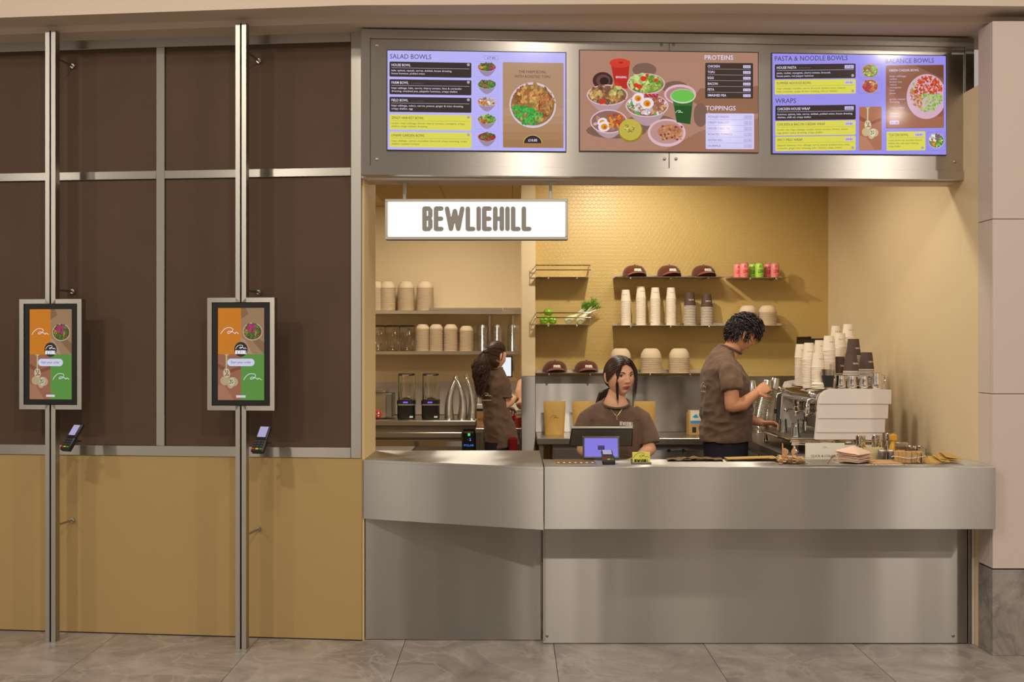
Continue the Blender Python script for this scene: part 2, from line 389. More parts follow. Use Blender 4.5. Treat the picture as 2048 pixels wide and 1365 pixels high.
# the shop's lettering and its hill mark, as strokes
LET = {'B': (.40, [[(.08, .08), (.08, .92)], [(.08, .92), (.27, .92), (.32, .85), (.32, .63), (.26, .52)], [(.26, .52), (.32, .42), (.32, .15), (.27, .08), (.08, .08)], [(.1, .52), (.2, .52)]]),
       'E': (.38, [[(.08, .08), (.08, .92)], [(.08, .92), (.30, .92)], [(.08, .5), (.29, .5)], [(.08, .08), (.30, .08)]]),
       'W': (.78, [[(.08, .92), (.24, .08)], [(.24, .08), (.40, .82)], [(.40, .82), (.54, .08)], [(.54, .08), (.70, .92)]]),
       'L': (.37, [[(.08, .92), (.08, .08)], [(.08, .08), (.30, .08)]]),
       'I': (.16, [[(.08, .08), (.08, .92)]]),
       'H': (.43, [[(.08, .08), (.08, .92)], [(.35, .08), (.35, .92)], [(.08, .5), (.35, .5)]])}
def logo(mb, u, v, h, w, mp, word='BEWLIEHILL', t=.155):
    gap = .07; tot = sum(LET[c][0] for c in word)+gap*(len(word)-1); kx = w/tot; x = 0
    for c in word:
        lw, ss = LET[c]
        for st in ss:
            pts = [(u+(x+px)*kx, v+py*h) for px, py in st]
            mb.stroke(pts, t*h, mp)
        x += lw+gap
HILL = [(0, 0), (8, 14), (22, 30), (42, 43), (62, 47), (84, 44), (95, 36), (92, 24), (80, 13), (64, 6), (55, 6), (54, 14), (62, 20), (78, 20), (96, 15), (106, 8), (112, 3), (115, 5), (116, 11), (122, 13), (132, 8), (140, 1)]
def hill(mb, u, v, w, mp, t=3.0):
    k = w/140; pts = [(u+x*k, v+y*k) for x, y in HILL]; out = []
    for i in range(len(pts)-1):
        p0, p1, p2, p3 = pts[max(i-1, 0)], pts[i], pts[i+1], pts[min(i+2, len(pts)-1)]
        for q in (0, .5):
            out.append(tuple(.5*(2*p1[c]+(p2[c]-p0[c])*q+(2*p0[c]-5*p1[c]+4*p2[c]-p3[c])*q*q+(3*p1[c]-p0[c]-3*p2[c]+p3[c])*q**3) for c in (0, 1)))
    out.append(pts[-1]); mb.stroke(out, t*k, mp)
# ---------------------------------------------------------------- the setting
b = MB().use('grout'); b.box(-6, -6, -.12, 6, 10.6, -.006); floor = struct('floor', b)
xs = [-3.82, -3.01, -2.2, -1.39, -.58, .225, 1.033, 1.838, 2.646, 3.45]
tl = MB().use('marble_floor'); g = .0025; tl.box(0, 0, -.0055, .808-g, 1.62-g, 0, .001); tile_me = None
for i, x in enumerate(xs[:-1]):
    y0 = 5.18-1.62*2 if i < 3 else 5.18-1.62*2+(.6 if i % 2 else -.75)
    for j in range(4):
        ya = y0+1.62*j; yb = min(ya+1.62, 6.2)
        if yb-ya < .05: continue
        w = xs[i+1]-x
        t = MB().use('marble_floor'); t.box(0, 0, -.0055, w-g, yb-ya-g, 0, .001)
        o = t.build('tile', floor); o.location = (x, ya, 0)

b = MB().use('grout'); b.box(-.81, 6.2, -.006, 2.49, 10.6, -.001); o = b.build('vinyl_sheet', floor)

# left facade
b = MB().use('dark_gap'); b.box(-3.9, .02, 0, -.015, .16, 3.33)
wl = struct('wall_left', b, None, FL.m)
mp_x = [FL.loc(p, 700)[0] for p in (702, 723, 313, 330)]
st0, st1, mu0, mu1 = mp_x; bay = mu0-st0; mw = mu1-mu0
m2 = mu0+bay-.0; m3 = m2+bay
def lp(name, x0, z0, x1, z1, m, y0=0, y1=.02, c=.002):
    q = MB().use(m); q.box(x0, y0, z0, x1, y1, z1, c); return q.build(name, wl)
cols = [(mu1, st0), (m2+mw, mu0), (m3+mw, m2)]
for xa, xb in cols:
    lp('acoustic_panel', xa, 2.578, xb, 3.262, 'brown_panel', .006, .022)
    lp('acoustic_panel', xa, 1.051, xb, 2.532, 'brown_panel', .006, .022)
xe = m3
for z0, z1 in ((3.262, 3.32), (2.532, 2.578), (.994, 1.051)):
    cuts = [(xe, st0)] if z0 != 2.532 else [(mu1, st0), (m2+mw, mu0), (m3+mw, m2)]
    for xa, xb in cuts: lp('frame_rail', xa, z0, xb, z1, 'steel_frame', -.006, .02)
for x in (mu0, m2, m3): lp('mullion', x, 1.051, x+mw, 3.262, 'steel_frame', -.006, .02)
lp('stile', st0, .994, st1, 3.32, 'steel_frame', -.006, .02)
lp('ochre_panel', xe, .004, -.002, .994, 'yellow_panel', 0, .02)
lp('base_joint', xe, -.0, -.002, .006, 'dark_gap', -.001, .02, 0)

# wall end (jamb) beside the opening, kitchen walls
b = MB().use('cream'); b.box(-.826, 5.778, 0, -.806, 6.26, 3.3); b.box(-1.0, 6.0, 0, -.826, 6.26, 3.3); struct('wall_jamb', b)
b = MB().use('cream_warm'); b.box(.075, 8.22, 1.364, .181, 8.6, 2.95, .002); pil = struct('wall_pillar', b)
b = MB().use('steel_low'); b.box(.075, 8.218, 0, .181, 8.6, 1.364, .002); b.build('steel_cladding', pil)
b = MB().use('emboss'); b.box(.181, 8.35, 0, 2.6, 8.5, 2.95); wb = struct('wall_back', b)
for i, (xa, xb) in enumerate(((.183, .95), (.952, 1.72), (1.722, 2.488))):
    b = MB().use('steel_low'); b.box(xa, 8.338, .92, xb, 8.352, 1.364, .002); b.build('splashback_panel', wb)
b = MB().use('cream_warm'); b.box(2.49, 5.66, 0, 2.62, 8.5, 3.0); struct('wall_right', b)
b = MB().use('cream_warm'); b.box(-3.0, 10.25, 0, .6, 10.4, 2.95); wr = struct('wall_rear', b)
b = MB().use('tile_white'); b.box(-3.0, 10.236, .93, .6, 10.252, 1.245, .003); b.build('splashback_panel', wr)
b = MB().use('cream_warm'); b.box(-3.0, 6.2, 0, -2.9, 10.3, 2.95); struct('wall_side', b)
b = MB().use('cream'); b.box(-3.0, 6.2, 0, -.99, 6.26, 2.95); struct('wall_inner', b)
b = MB().use('cream_warm'); b.box(.5, 8.5, 0, .6, 10.3, 2.95); struct('wall_partition', b)
b = MB().use('emboss'); b.box(-3.0, 6.25, 2.94, 2.6, 10.4, 3.1); b.box(-.8, 5.98, 2.945, 2.6, 6.25, 3.1); ce = struct('ceiling', b)
for x0, x1, y0, y1 in ((-.6, .0, 8.0, 8.9), (.005, .6, 8.0, 8.9), (-1.2, -.605, 8.0, 8.9), (-.6, .0, 8.905, 9.8), (.005, .6, 8.905, 9.8), (-1.2, -.605, 8.905, 9.8)):
    b = MB().use('yellow_panel'); b.box(x0, y0, 2.93, x1, y1, 2.942, .002); b.build('ceiling_panel', ce)

# bulkhead over the opening, and the stepped header above everything
b = MB().use('soffit'); p_ = [(-.815, 5.735), (2.55, 5.905), (2.55, 6.06), (-.815, 5.98)]; b.v = [(x, y, z) for z in (2.515, 3.31) for x, y in p_]
b.face((3, 2, 1, 0)); b.face((4, 5, 6, 7)); [b.face((i, (i+1) % 4, 4+(i+1) % 4, 4+i)) for i in range(4)]; struct('trim_1', b)
def header(name, pts, m):
    # pts: plan points (x, y) of the facade line; steps project towards the viewer
    q = MB().use(m)
    prof = [(0.35, 3.313), (-.148, 3.313), (-.148, 3.348), (-.328, 3.348), (-.328, 4.6), (.35, 4.6)]
    rings = []
    for x, y in pts:
        bi = len(q.v); q.v += [(x, y+d, z) for d, z in prof]; rings.append(bi)
    n = len(prof)
    for a, c in zip(rings, rings[1:]):
        for i in range(n): j = (i+1) % n; q.face((a+i, a+j, c+j, c+i))
    q.face(tuple(range(rings[0], rings[0]+n))); q.face(tuple(range(rings[-1], rings[-1]+n))[::-1])
    return struct(name, q)
header('trim_2', [(-4.0, 5.765+3.19*.1019), (-.815, 5.742)], 'soffit')
header('trim_3', [(-.815, 5.742), (1.2, 5.715), (3.6, 5.79)], 'soffit')

# column at the end of the counter
b = MB().use('dark_gap'); b.box(2.5, 5.51, 0, 3.4, 5.66, 3.27); colm = struct('column', b)
for z0, z1, m in ((0, .445, 'marble_base'), (.452, 1.355, 'column'), (1.358, 2.262, 'column'), (2.265, 3.29, 'column')):
    b = MB().use(m); b.box(2.489, 5.49, z0, 3.4, 5.515, z1, .002); b.build('column_panel', colm)
    b = MB().use(m); b.box(2.489, 5.516, z0, 2.505, 5.659, z1, .002); b.build('column_panel', colm)
b = MB().use('column'); b.box(2.474, 5.70, 0, 2.489, 5.74, .70, .002); struct('trim_5', b)

# ---------------------------------------------------------------- menu board with three screens
bd = thing('menu_board', 'long brushed steel frame around the three menu screens above the opening', 'menu board', FB.o, FB.a)
x0, zt = FB.loc(723, 62); _, zb = FB.loc(723, 351); x1, _ = FB.loc(1943, 200)
zt, zb = 3.303, 2.523
fw = .048
def bar(name, pts, y0=-.03, y1=.02):
    q = MB().use('steel_board'); q.prism(pts, y0, y1); return q.build(name, bd)
bar('frame_rail', [(x0, zt), (x0+fw, zt-fw), (x1-fw, zt-fw), (x1, zt)][::-1])
bar('frame_rail', [(x0, zb), (x1, zb), (x1-fw, zb+fw), (x0+fw, zb+fw)])
bar('frame_rail', [(x0, zb), (x0+fw, zb+fw), (x0+fw, zt-fw), (x0, zt)])
bar('frame_rail', [(x1, zb), (x1, zt), (x1-fw, zt-fw), (x1-fw, zb+fw)])
xm = FB.loc(1337, 90)[0]
for xa, xb in ((x0+fw+.001, xm-.001), (xm+.001, x1-fw-.001)):
    q = MB().use('steel_board'); q.box(xa, -.018, zb+fw+.001, xb, .02, zt-fw-.001, .0015); q.build('backing_plate', bd)
for px, py in ((754, 91), (754, 319), (1323, 90), (1329, 318), (1347, 90), (1352, 318), (1908, 99), (1910, 324)):
    X, Z = FB.loc(px, py, -.018); q = MB().use('steel_dark'); q.lathe([(.0085, 0), (.0085, .003), (.006, .0045)], 14)
    o = q.build('screw', bd); o.rotation_euler = (PI/2, 0, 0); o.location = (X, -.018, Z)

class Scr:
    """a lit display on the menu board; art is laid out in the display's own plane"""
    def __init__(s, quad, label):
        s.q = quad; c = [FB.loc(px, py, -.026) for px, py in quad]      # tl, tr, br, bl
        s.x0 = (c[0][0]+c[3][0])/2; s.x1 = (c[1][0]+c[2][0])/2; s.z1 = (c[0][1]+c[1][1])/2; s.z0 = (c[2][1]+c[3][1])/2
        s.root = thing('menu_screen', label, 'menu screen', FB.m @ Vector((0, 0, 0)), FB.a, 'menu screens over the counter')
        q = MB().use('black'); e = .005; q.box(s.x0-e, -.026, s.z0-e, s.x1+e, -.004, s.z1+e, .001); q.build('bezel', s.root)
        s.n = 0; s.base = 3; s.k = s.ppm = (quad[1][0]-quad[0][0])/(s.x1-s.x0)
    def uv(s, px, py):
        tl, tr, br, bl = s.q; u = (px-tl[0])/(tr[0]-tl[0]); yt = tl[1]+(tr[1]-tl[1])*u; yb = bl[1]+(br[1]-bl[1])*u; v = (py-yt)/(yb-yt)
        return s.x0+(s.x1-s.x0)*u, s.z1-(s.z1-s.z0)*v
    def mp(s):
        s.n += 1; y = -.0262-.00007*s.n; return lambda u, v: (*[c if i == 0 else y for i, c in enumerate((s.uv(u, v)[0], 0))], s.uv(u, v)[1])
    def new(s): s.n = s.base; return MB().use('art')
def A(mb, rgb): mb.color(*rgb); return mb
def food(mb, scr, cx, cy, rx, ry, pal, n, seed, bowl=(214, 178, 190), depth=.45, kind='bowl', blob=.16):
    """a bowl picture: wall, rim, filling and toppings as small flat shapes; pixels, y down"""
    rg = random.Random(seed)
    if kind == 'bowl':
        m = scr.mp(); A(mb, tuple(int(c*.82) for c in bowl)); pts = [(cx-rx, cy)]+[(cx+rx*.98*math.cos(PI-PI*i/14)*(1-.28*math.sin(PI*i/14)), cy+(ry+ry*depth*2)*math.sin(PI*i/14)) for i in range(1, 14)]+[(cx+rx, cy)]
        mb.flat(pts[::-1], m)
    m = scr.mp(); A(mb, bowl); mb.disc(cx, cy, rx, ry, m, 28)
    m = scr.mp(); A(mb, tuple(int(c*.7) for c in pal[0][:3])); mb.disc(cx, cy, rx*.93, ry*.9, m, 28)
    ms = [scr.mp() for _ in range(4)]
    for i in range(n):
        a = rg.uniform(0, 2*PI); r = math.sqrt(rg.random())*.86; c = rg.choice(pal); f = rg.uniform(.8, 1.15)
        # colour patches stay together: choose by angle half of the time
        if rg.random() < .65: c = pal[int(a/(2*PI)*len(pal)) % len(pal)]
        A(mb, tuple(min(255, int(k*f)) for k in c)); bl = rx*blob*rg.uniform(.5, 1.1)
        mb.disc(cx+rx*r*math.cos(a), cy+ry*r*math.sin(a)-ry*.08, bl, bl*rg.uniform(.5, .9), ms[i % 4], 6, rg.uniform(0, 3), .25, rg)
def card(scr, x0, y0, x1, y1, rgb, name='card', r=2):
    q = scr.new(); A(q, rgb)
    m = scr.mp(); pts = []
    for cx, cy, a0 in ((x1-r, y1-r, 0), (x0+r, y1-r, PI/2), (x0+r, y0+r, PI), (x1-r, y0+r, 1.5*PI)):
        for i in range(4): a = a0+PI/2*i/3; pts.append((cx+r*math.cos(a), cy+r*math.sin(a)))
    q.flat(pts[::-1], m); return q, name
def line(q, scr, x0, y, x1, rgb, w=.5):
    A(q, rgb); m = scr.mp(); q.flat([(x0, y+w), (x1, y+w), (x1, y), (x0, y)], m)
def txt(q, scr, s_, x, y, cap, rgb, width=None, bold=0, align='L', mp=None):
    A(q, rgb); m = mp or scr.mp(); vs, fs, a0, a1 = glyphs(s_, bold); k = cap/.70; kx = k if width is None else width/max(a1-a0, 1e-6)
    off = {'L': -a0*kx, 'C': -(a0+a1)/2*kx, 'R': -a1*kx}[align]; bi = len(q.v)
    q.v += [tuple(m(x+off+vx*kx, y-vy*k)) for vx, vy in vs]
    for f in fs: q.face(tuple(bi+i for i in f))
LAV = (190, 184, 252); DK = (58, 44, 42); YL = (226, 220, 84); TX = (60, 48, 72); WH = (232, 226, 250); TAN = (176, 134, 98)
def menu_card(scr, x0, y0, x1, y1, kind, title, lines, tw, price=None, dot=True, dsl=0):
    dark = kind == 'd'; q, nm = card(scr, x0, y0, x1, y1, DK if dark else YL)
    tc = WH if dark else TX; h = y1-y0
    txt(q, scr, title, x0+4, y0+9, 5.0, tc, tw, .012 if dark else 0); line(q, scr, x0+4, y0+12, x1-4, tc if dark else (150, 140, 90), .45)
    m = scr.mp()
    for i, (t, w) in enumerate(lines): txt(q, scr, t, x0+4, y0+19+6*i, 3.6, tc if dark else (120, 112, 70), w, .004, mp=m)
    if dot:
        A(q, (176, 166, 176)); q.disc(x1-6, (y0+4 if price is None else y1-5), 3, 3, scr.mp(), 12)
    if price:
        A(q, (206, 198, 240)); m2_ = scr.mp(); q.flat([(x1-22, y0+10), (x1-4, y0+10), (x1-4, y0+3), (x1-22, y0+3)], m2_); txt(q, scr, price, x1-13, y0+8.6, 3.6, (120, 90, 140), 13, .01, 'C')
    q.build('dark_card' if dark else 'yellow_card', scr.root)
def back(scr, rgb):
    q = scr.new(); scr.n = 0; A(q, rgb); (ax, ay), (bx, by), (cx, cy), (dx, dy) = scr.q; q.flat([(dx, dy), (cx, cy), (bx, by), (ax, ay)], scr.mp()); q.build('display', scr.root)

# screen one: salad bowls
S1 = Scr([(775, 104), (1131, 103), (1131, 301), (775, 301)], 'lit menu screen listing five salad bowls beside a large farm bowl picture'); back(S1, LAV)
q = S1.new(); txt(q, S1, 'SALAD BOWLS', 780, 120, 9.5, TX, 82); txt(q, S1, '£7.85', 982, 117.6, 4.4, TX, 16, 0, 'C')
m = S1.mp(); A(q, (150, 140, 200))
for a, c in (((968, 111), (996, 111.6)), ((968, 118.8), (996, 119.4)), ((968, 111), (968.6, 119)), ((995.4, 111), (996, 119))): q.flat([(a[0], c[1]), (c[0], c[1]), (c[0], a[1]), (a[0], a[1])], m)
q.build('lettering', S1.root)
rows = [(126, 'd', 'HOUSE BOWL', 38, [('kale, quinoa, squash, carrot, dukkah, house dressing,', 120), ('house hummus, pickled onion', 66)]),
        (161, 'd', 'FARM BOWL', 34, [('hispi cabbage, kale, carrot, cherry tomato, lime & coriander', 140), ('dressing, smashed pea, jalapeño hummus, crispy shallot', 131)]),
        (196, 'd', 'FIELD BOWL', 33, [('hispi cabbage, celery, carrot, peanut, ginger & miso dressing,', 143), ('crispy shallot, egg', 42)]),
        (231, 'y', 'ZINGY HARVEST BOWL', 64, [('rocket, hispi cabbage, fennel, cherry tomato, courgette, crispy', 146), ('shallot, zingy cashew dressing', 71)]),
        (266, 'y', 'UMAMI GARDEN BOWL', 66, [('hispi cabbage, carrot, cucumber, broccoli, shoyu dressing, crispy', 151), ('shallot, roasted tomato', 55)])]
GRN = [(70, 110, 40), (110, 130, 60), (190, 130, 50), (90, 90, 40)]
pals = [[(200, 60, 130), (90, 120, 50), (200, 150, 60), (70, 100, 40), (120, 110, 60)], [(70, 150, 50), (150, 90, 60), (120, 80, 60), (90, 140, 60)],
        [(240, 236, 226), (220, 120, 40), (170, 110, 80), (200, 180, 160)], [(120, 170, 60), (210, 90, 50), (170, 190, 110), (90, 140, 50)], [(180, 60, 60), (110, 120, 70), (130, 90, 60), (80, 110, 50)]]
for i, (y, kd, t, tw, ln) in enumerate(rows):
    menu_card(S1, 779, y, 942, y+30, kd, t, ln, tw)
    if i in (1, 2):
        q = S1.new(); txt(q, S1, 'SUMMER EDITION', 822, y+9, 2.4, (150, 140, 150), 25); q.build('lettering', S1.root)
    q, _ = card(S1, 948.5, y-3, 995.5, y+28, (170, 162, 226)); A(q, LAV)
    q.flat([(949, y+27.4), (995, y+27.4), (995, y-2.4), (949, y-2.4)], S1.mp())
    food(q, S1, 973, y+8, 19, 9, pals[i], 90, 40+i, (196, 172, 208), .55); q.build('bowl_picture', S1.root)
q, _ = card(S1, 1005, 123.5, 1127, 295, (180, 142, 112)); rg = random.Random(2)
for dz in range(5):
    A(q, (186-dz*5, 148-dz*6, 116-dz*8)); q.flat([(1006, 294-dz*0), (1126, 294), (1126, 215+dz*16), (1006, 215+dz*16)], S1.mp())
txt(q, S1, 'THE FARM BOWL', 1064.5, 145, 5.6, (66, 48, 50), 56, 0, 'C'); txt(q, S1, 'WITH ROASTED TOFU', 1064.5, 154.5, 5.6, (66, 48, 50), 72, 0, 'C')
food(q, S1, 1065, 209, 47, 46, [(206, 160, 90), (170, 110, 60), (150, 90, 50), (190, 140, 80)], 170, 7, (222, 200, 216), .05, 'flat', .12)
m = S1.mp(); m3_ = S1.mp()
for k in range(230):
    a = rg.uniform(.15*PI, 1.05*PI); r = rg.uniform(.05, .88); x = 1062+43*r*math.cos(a)*1.0-4; y = 211+41*r*math.sin(a)+2
    if (x-1065)**2+(y-209)**2 > 43**2 or x > 1083 and y < 225: continue
    A(q, rg.choice([(60, 170, 70), (80, 190, 80), (50, 140, 60)])); q.disc(x, y, 2.3, 2.3, m if k % 2 else m3_, 7)
m = S1.mp()
for k in range(60):
    a = rg.uniform(-1.0, .9); r = rg.uniform(.3, .88); A(q, rg.choice([(170, 96, 50), (140, 74, 40), (190, 120, 70)])); q.disc(1065+42*r*math.cos(a), 208+42*r*math.sin(a), 4, 1.6, m, 5, rg.uniform(0, 3))
m = S1.mp()
for k in range(26):
    a = rg.uniform(-2.9, -1.0); r = rg.uniform(.3, .85); A(q, rg.choice([(226, 180, 110), (206, 150, 80), (170, 104, 56)])); q.disc(1063+42*r*math.cos(a), 208+42*r*math.sin(a), 4.6, 4, m, 4, rg.uniform(0, 3))
A(q, (226, 200, 110)); q.flat([(1065+19*math.cos(PI*i/14), 285.6-16.5*math.sin(PI*i/14)) for i in range(15)], S1.mp())
A(q, (52, 40, 40)); q.flat([(1065+18*math.cos(PI*i/14), 285.6-15.5*math.sin(PI*i/14)) for i in range(15)], S1.mp())
txt(q, S1, '£10.85', 1065, 282, 4.8, WH, 18, .02, 'C'); q.build('farm_bowl_picture', S1.root)

# screen two: a table of bowls, proteins and toppings
S2 = Scr([(1160, 102), (1515, 105), (1516, 304), (1160, 302)], 'lit menu screen with the photographed spread of bowls, cups, proteins and toppings'); back(S2, (176, 132, 110))
q = S2.new(); BW = (226, 186, 196)
def shade(c, x, y, rx, ry, k=.8):
    A(q, tuple(int(v*k) for v in c)); q.disc(x, y, rx, ry, S2.mp(), 20)
A(q, (160, 112, 88)); q.flat([(1160.5, 301.8), (1515.5, 303.5), (1515.5, 236), (1400, 262), (1330, 300)], S2.mp())
A(q, (150, 104, 78)); q.flat([(1440, 240), (1515.3, 226), (1515.3, 170), (1470, 182), (1400, 176), (1380, 200)], S2.mp())
for c in ((1288, 140, 24, 14), (1350, 176, 26, 14), (1232, 262, 60, 16), (1300, 245, 50, 16), (1400, 230, 14, 24)): shade((176, 132, 110), *c, .72)
# red cup
A(q, (190, 40, 30)); q.flat([(1230, 178), (1254, 178), (1259, 122), (1220, 122)], S2.mp())
A(q, (214, 60, 40)); q.disc(1239, 127, 20.5, 9.5, S2.mp(), 24); A(q, (170, 40, 30)); q.disc(1241, 126, 5, 2.4, S2.mp(), 12); txt(q, S2, 'BEWLIEHILL', 1242, 157, 4, (240, 220, 220), 22, .02, 'C')
A(q, (70, 36, 34)); q.disc(1205, 162, 20, 17, S2.mp(), 24); A(q, (110, 66, 62)); q.disc(1206, 162, 14, 12, S2.mp(), 20); A(q, (44, 24, 24)); q.disc(1208, 163, 9, 8, S2.mp(), 16)
food(q, S2, 1291, 168, 38, 21, [(150, 180, 70), (206, 200, 120), (190, 210, 130), (120, 160, 60)], 150, 11, BW, .3, blob=.13)
m = S2.mp()
for x, y, r in ((1286, 158, 6.5), (1271, 171, 5.5), (1278, 174, 6), (1311, 161, 4.5), (1293, 151, 3.5)): A(q, (216, 56, 34)); q.disc(x, y, r, r*.8, m, 12)
food(q, S2, 1214, 191, 41, 21, [(190, 140, 80), (150, 96, 56), (206, 170, 110), (120, 80, 60), (190, 190, 110)], 170, 12, BW, .38, blob=.12)
m = S2.mp()
for x, y, r in ((1233, 169, 5), (1204, 204, 6.5)): A(q, (214, 46, 34)); q.disc(x, y, r, r*.75, m, 12)
A(q, BW); q.disc(1359, 189, 32, 20, S2.mp(), 24); A(q, (190, 130, 130)); q.disc(1359, 190, 28, 16, S2.mp(), 24)
food(q, S2, 1293, 212, 43, 23, [(200, 150, 110), (230, 216, 220), (220, 206, 200), (180, 120, 90), (170, 100, 80)], 190, 13, BW, .38, blob=.11)
m = S2.mp()
for x, y in ((1258, 213), (1266, 217), (1272, 226), (1310, 229), (1276, 229), (1262, 207)): A(q, (80, 180, 70)); q.disc(x, y, 3, 2.6, m, 8)
for k in range(10): A(q, (180, 30, 60)); q.disc(1290+k*2.6, 190+(k % 3)*2, 3, 2, m, 6)
def egg(x, y, r, rot, rng_=(236, 226, 236)):
    A(q, rng_); q.disc(x, y, r, r*.82, S2.mp(), 18, rot); A(q, (226, 150, 30)); q.disc(x, y+.5, r*.55, r*.5, S2.mp(), 12); A(q, (206, 90, 20)); q.disc(x+1, y+1.5, r*.25, r*.28, S2.mp(), 8)
egg(1275, 197, 12.5, -.5); egg(1293, 207, 13.5, 0)
food(q, S2, 1217, 244, 37, 24, [(206, 150, 140), (200, 140, 120)], 10, 14, BW, .2, blob=.2)
egg(1204, 245, 10, -.4); egg(1208, 254, 12.5, -.3); m = S2.mp(); m4_ = S2.mp()
for k in range(46): A(q, rg.choice([(196, 80, 30), (170, 54, 24), (222, 150, 40)])); q.disc(1230+rg.uniform(-15, 14), 242+rg.uniform(-12, 13), 3.4, 2.4, m if k % 2 else m4_, 6, rg.uniform(0, 3))
A(q, (150, 130, 40)); q.disc(1260, 262, 24, 23.5, S2.mp(), 26); A(q, (196, 178, 70)); q.disc(1259.5, 260, 22.5, 21.5, S2.mp(), 26)
m = S2.mp()
for k in range(34): A(q, rg.choice([(150, 110, 50), (220, 210, 120), (120, 130, 50)])); q.disc(1258+rg.uniform(-9, 9), 258+rg.uniform(-7, 7), 1.6, 1.3, m, 5)
A(q, BW); q.disc(1332, 266, 38, 28, S2.mp(), 28); A(q, (190, 146, 140)); q.disc(1332, 265, 33, 23, S2.mp(), 28); A(q, (190, 124, 88)); q.disc(1338, 264, 24, 15, S2.mp(), 24)
m = S2.mp(); m4_ = S2.mp()
for k in range(70): A(q, rg.choice([(214, 160, 110), (176, 106, 70), (130, 50, 60), (200, 140, 96)])); q.disc(1340+rg.uniform(-20, 22), 266+rg.uniform(-13, 14), 2.8, 2, m if k % 2 else m4_, 6, rg.uniform(0, 3))
A(q, (34, 84, 32)); q.flat([(1352, 245), (1379, 249), (1386, 186), (1342, 186)], S2.mp()); A(q, (54, 112, 44)); q.flat([(1346, 212), (1383, 212), (1386, 188), (1342, 188)], S2.mp())
A(q, (210, 216, 190)); q.disc(1364, 193, 25, 14.5, S2.mp(), 26); A(q, (110, 196, 80)); q.disc(1364, 192, 23.5, 12.5, S2.mp(), 26)
mm_ = S2.mp(); A(q, (230, 236, 230)); hill(q, 1350, 226, 14, lambda u, v: mm_(u, 452-v), 9)
q.build('spread_picture', S2.root); S2.base = S2.n+2
q = S2.new(); txt(q, S2, 'PROTEINS', 1408, 119.5, 9, (232, 224, 250), 57, .006); txt(q, S2, 'TOPPINGS', 1410, 221, 9, (232, 224, 250), 60, .006); q.build('lettering', S2.root)
q, _ = card(S2, 1409, 126, 1505, 197, (66, 48, 42)); m = S2.mp(); m5_ = S2.mp()
for i, (t, w, p) in enumerate((('CHICKEN', 24, '£3.00'), ('TOFU', 14, '£3.00'), ('EGG', 12, '£1.50'), ('BACON', 20, '£2.75'), ('FETA', 13, '£1.50'), ('SMASHED PEA', 37, '£1.00'))):
    y = 135+11.6*i; txt(q, S2, t, 1414, y, 4.6, WH, w, .016, mp=m5_)
    if i < 5: A(q, (200, 190, 200)); q.flat([(1414, y+3.4), (1500, y+3.8), (1500, y+3.3), (1414, y+2.9)], m)
    A(q, (214, 206, 244)); q.flat([(1485, y+1), (1500, y+1), (1500, y-4.6), (1485, y-4.6)], m); txt(q, S2, p, 1492.5, y-.1, 3.2, (110, 90, 130), 11, .01, 'C', mp=m5_)
q.build('dark_card', S2.root)
q, _ = card(S2, 1410, 227, 1507, 298.5, (214, 208, 250)); m = S2.mp(); m5_ = S2.mp()
for i, (t, w, p) in enumerate((('PICKLED ONION', 41, '£0.75'), ('CRISPY SHALLOT', 42, '£0.75'), ('HOUSE CHILLI OIL', 44, '£0.75'), ('ROASTED TOMATO', 48, '£1.50'), ('EXTRA VEG', 28, '£1.00'), ('HUMMUS', 25, '£1.00'))):
    y = 236+11.6*i; txt(q, S2, t, 1415, y, 4.2, (120, 90, 140), w, 0, mp=m5_)
    if i < 5: A(q, (160, 140, 190)); q.flat([(1415, y+3.8), (1502, y+3.8), (1502, y+3.3), (1415, y+3.3)], m)
    A(q, (150, 130, 190)); q.flat([(1487, y+1.2), (1503, y+1.2), (1503, y-4.8), (1487, y-4.8)], m); A(q, (214, 208, 250)); q.flat([(1487.6, y+.6), (1502.4, y+.6), (1502.4, y-4.2), (1487.6, y-4.2)], m5_); txt(q, S2, p, 1495, y-.1, 3.2, (120, 90, 150), 11, 0, 'C')
q.build('pale_card', S2.root)

# screen three: pasta, wraps and balance bowls
S3 = Scr([(1544, 105), (1891, 114), (1892, 312), (1545, 304)], 'lit menu screen for pasta, noodle bowls, wraps and balance bowls, nearest the column'); back(S3, (158, 148, 240))
q = S3.new(); txt(q, S3, 'PASTA & NOODLE BOWLS', 1549, 120, 9.5, TX, 145); txt(q, S3, 'WRAPS', 1550, 204.5, 9.5, TX, 41); txt(q, S3, 'BALANCE BOWLS', 1770, 127, 9, TX, 97); q.build('lettering', S3.root)
menu_card(S3, 1549, 127, 1710, 156, 'd', 'HOUSE PASTA', [('pasta, rocket, courgette, cherry tomato, broccoli,', 107), ('house pesto, red pepper hummus', 73)], 39, '£7.85')
q = S3.new(); txt(q, S3, 'SUMMER EDITION', 1596, 135.5, 2.2, (150, 140, 150), 24); q.build('lettering', S3.root)
menu_card(S3, 1549, 158, 1710, 187, 'y', 'SUMMER NOODLE BOWL', [('hispi cabbage, noodles, carrot, broccoli, pickled onion, peanut,', 137), ('lime, coriander, ginger & miso dressing, tofu or chicken', 120)], 69, '£9.45')
menu_card(S3, 1550, 209.5, 1710, 239, 'd', 'CHICKEN HOUSE WRAP', [('hummus, quinoa, kale, carrot, dukkah, pickled onion, house dressing,', 150), ('chicken, chilli oil, crispy shallot', 67)], 65, '£8.85', False)
menu_card(S3, 1550, 240.5, 1710, 269.5, 'y', 'CHICKEN & BACON CAESAR WRAP', [('brown rice, hispi cabbage, rocket, cherry tomato, chicken, bacon,', 141), ('egg, green caesar dressing, crispy shallot', 90)], 95, '£9.85', False)
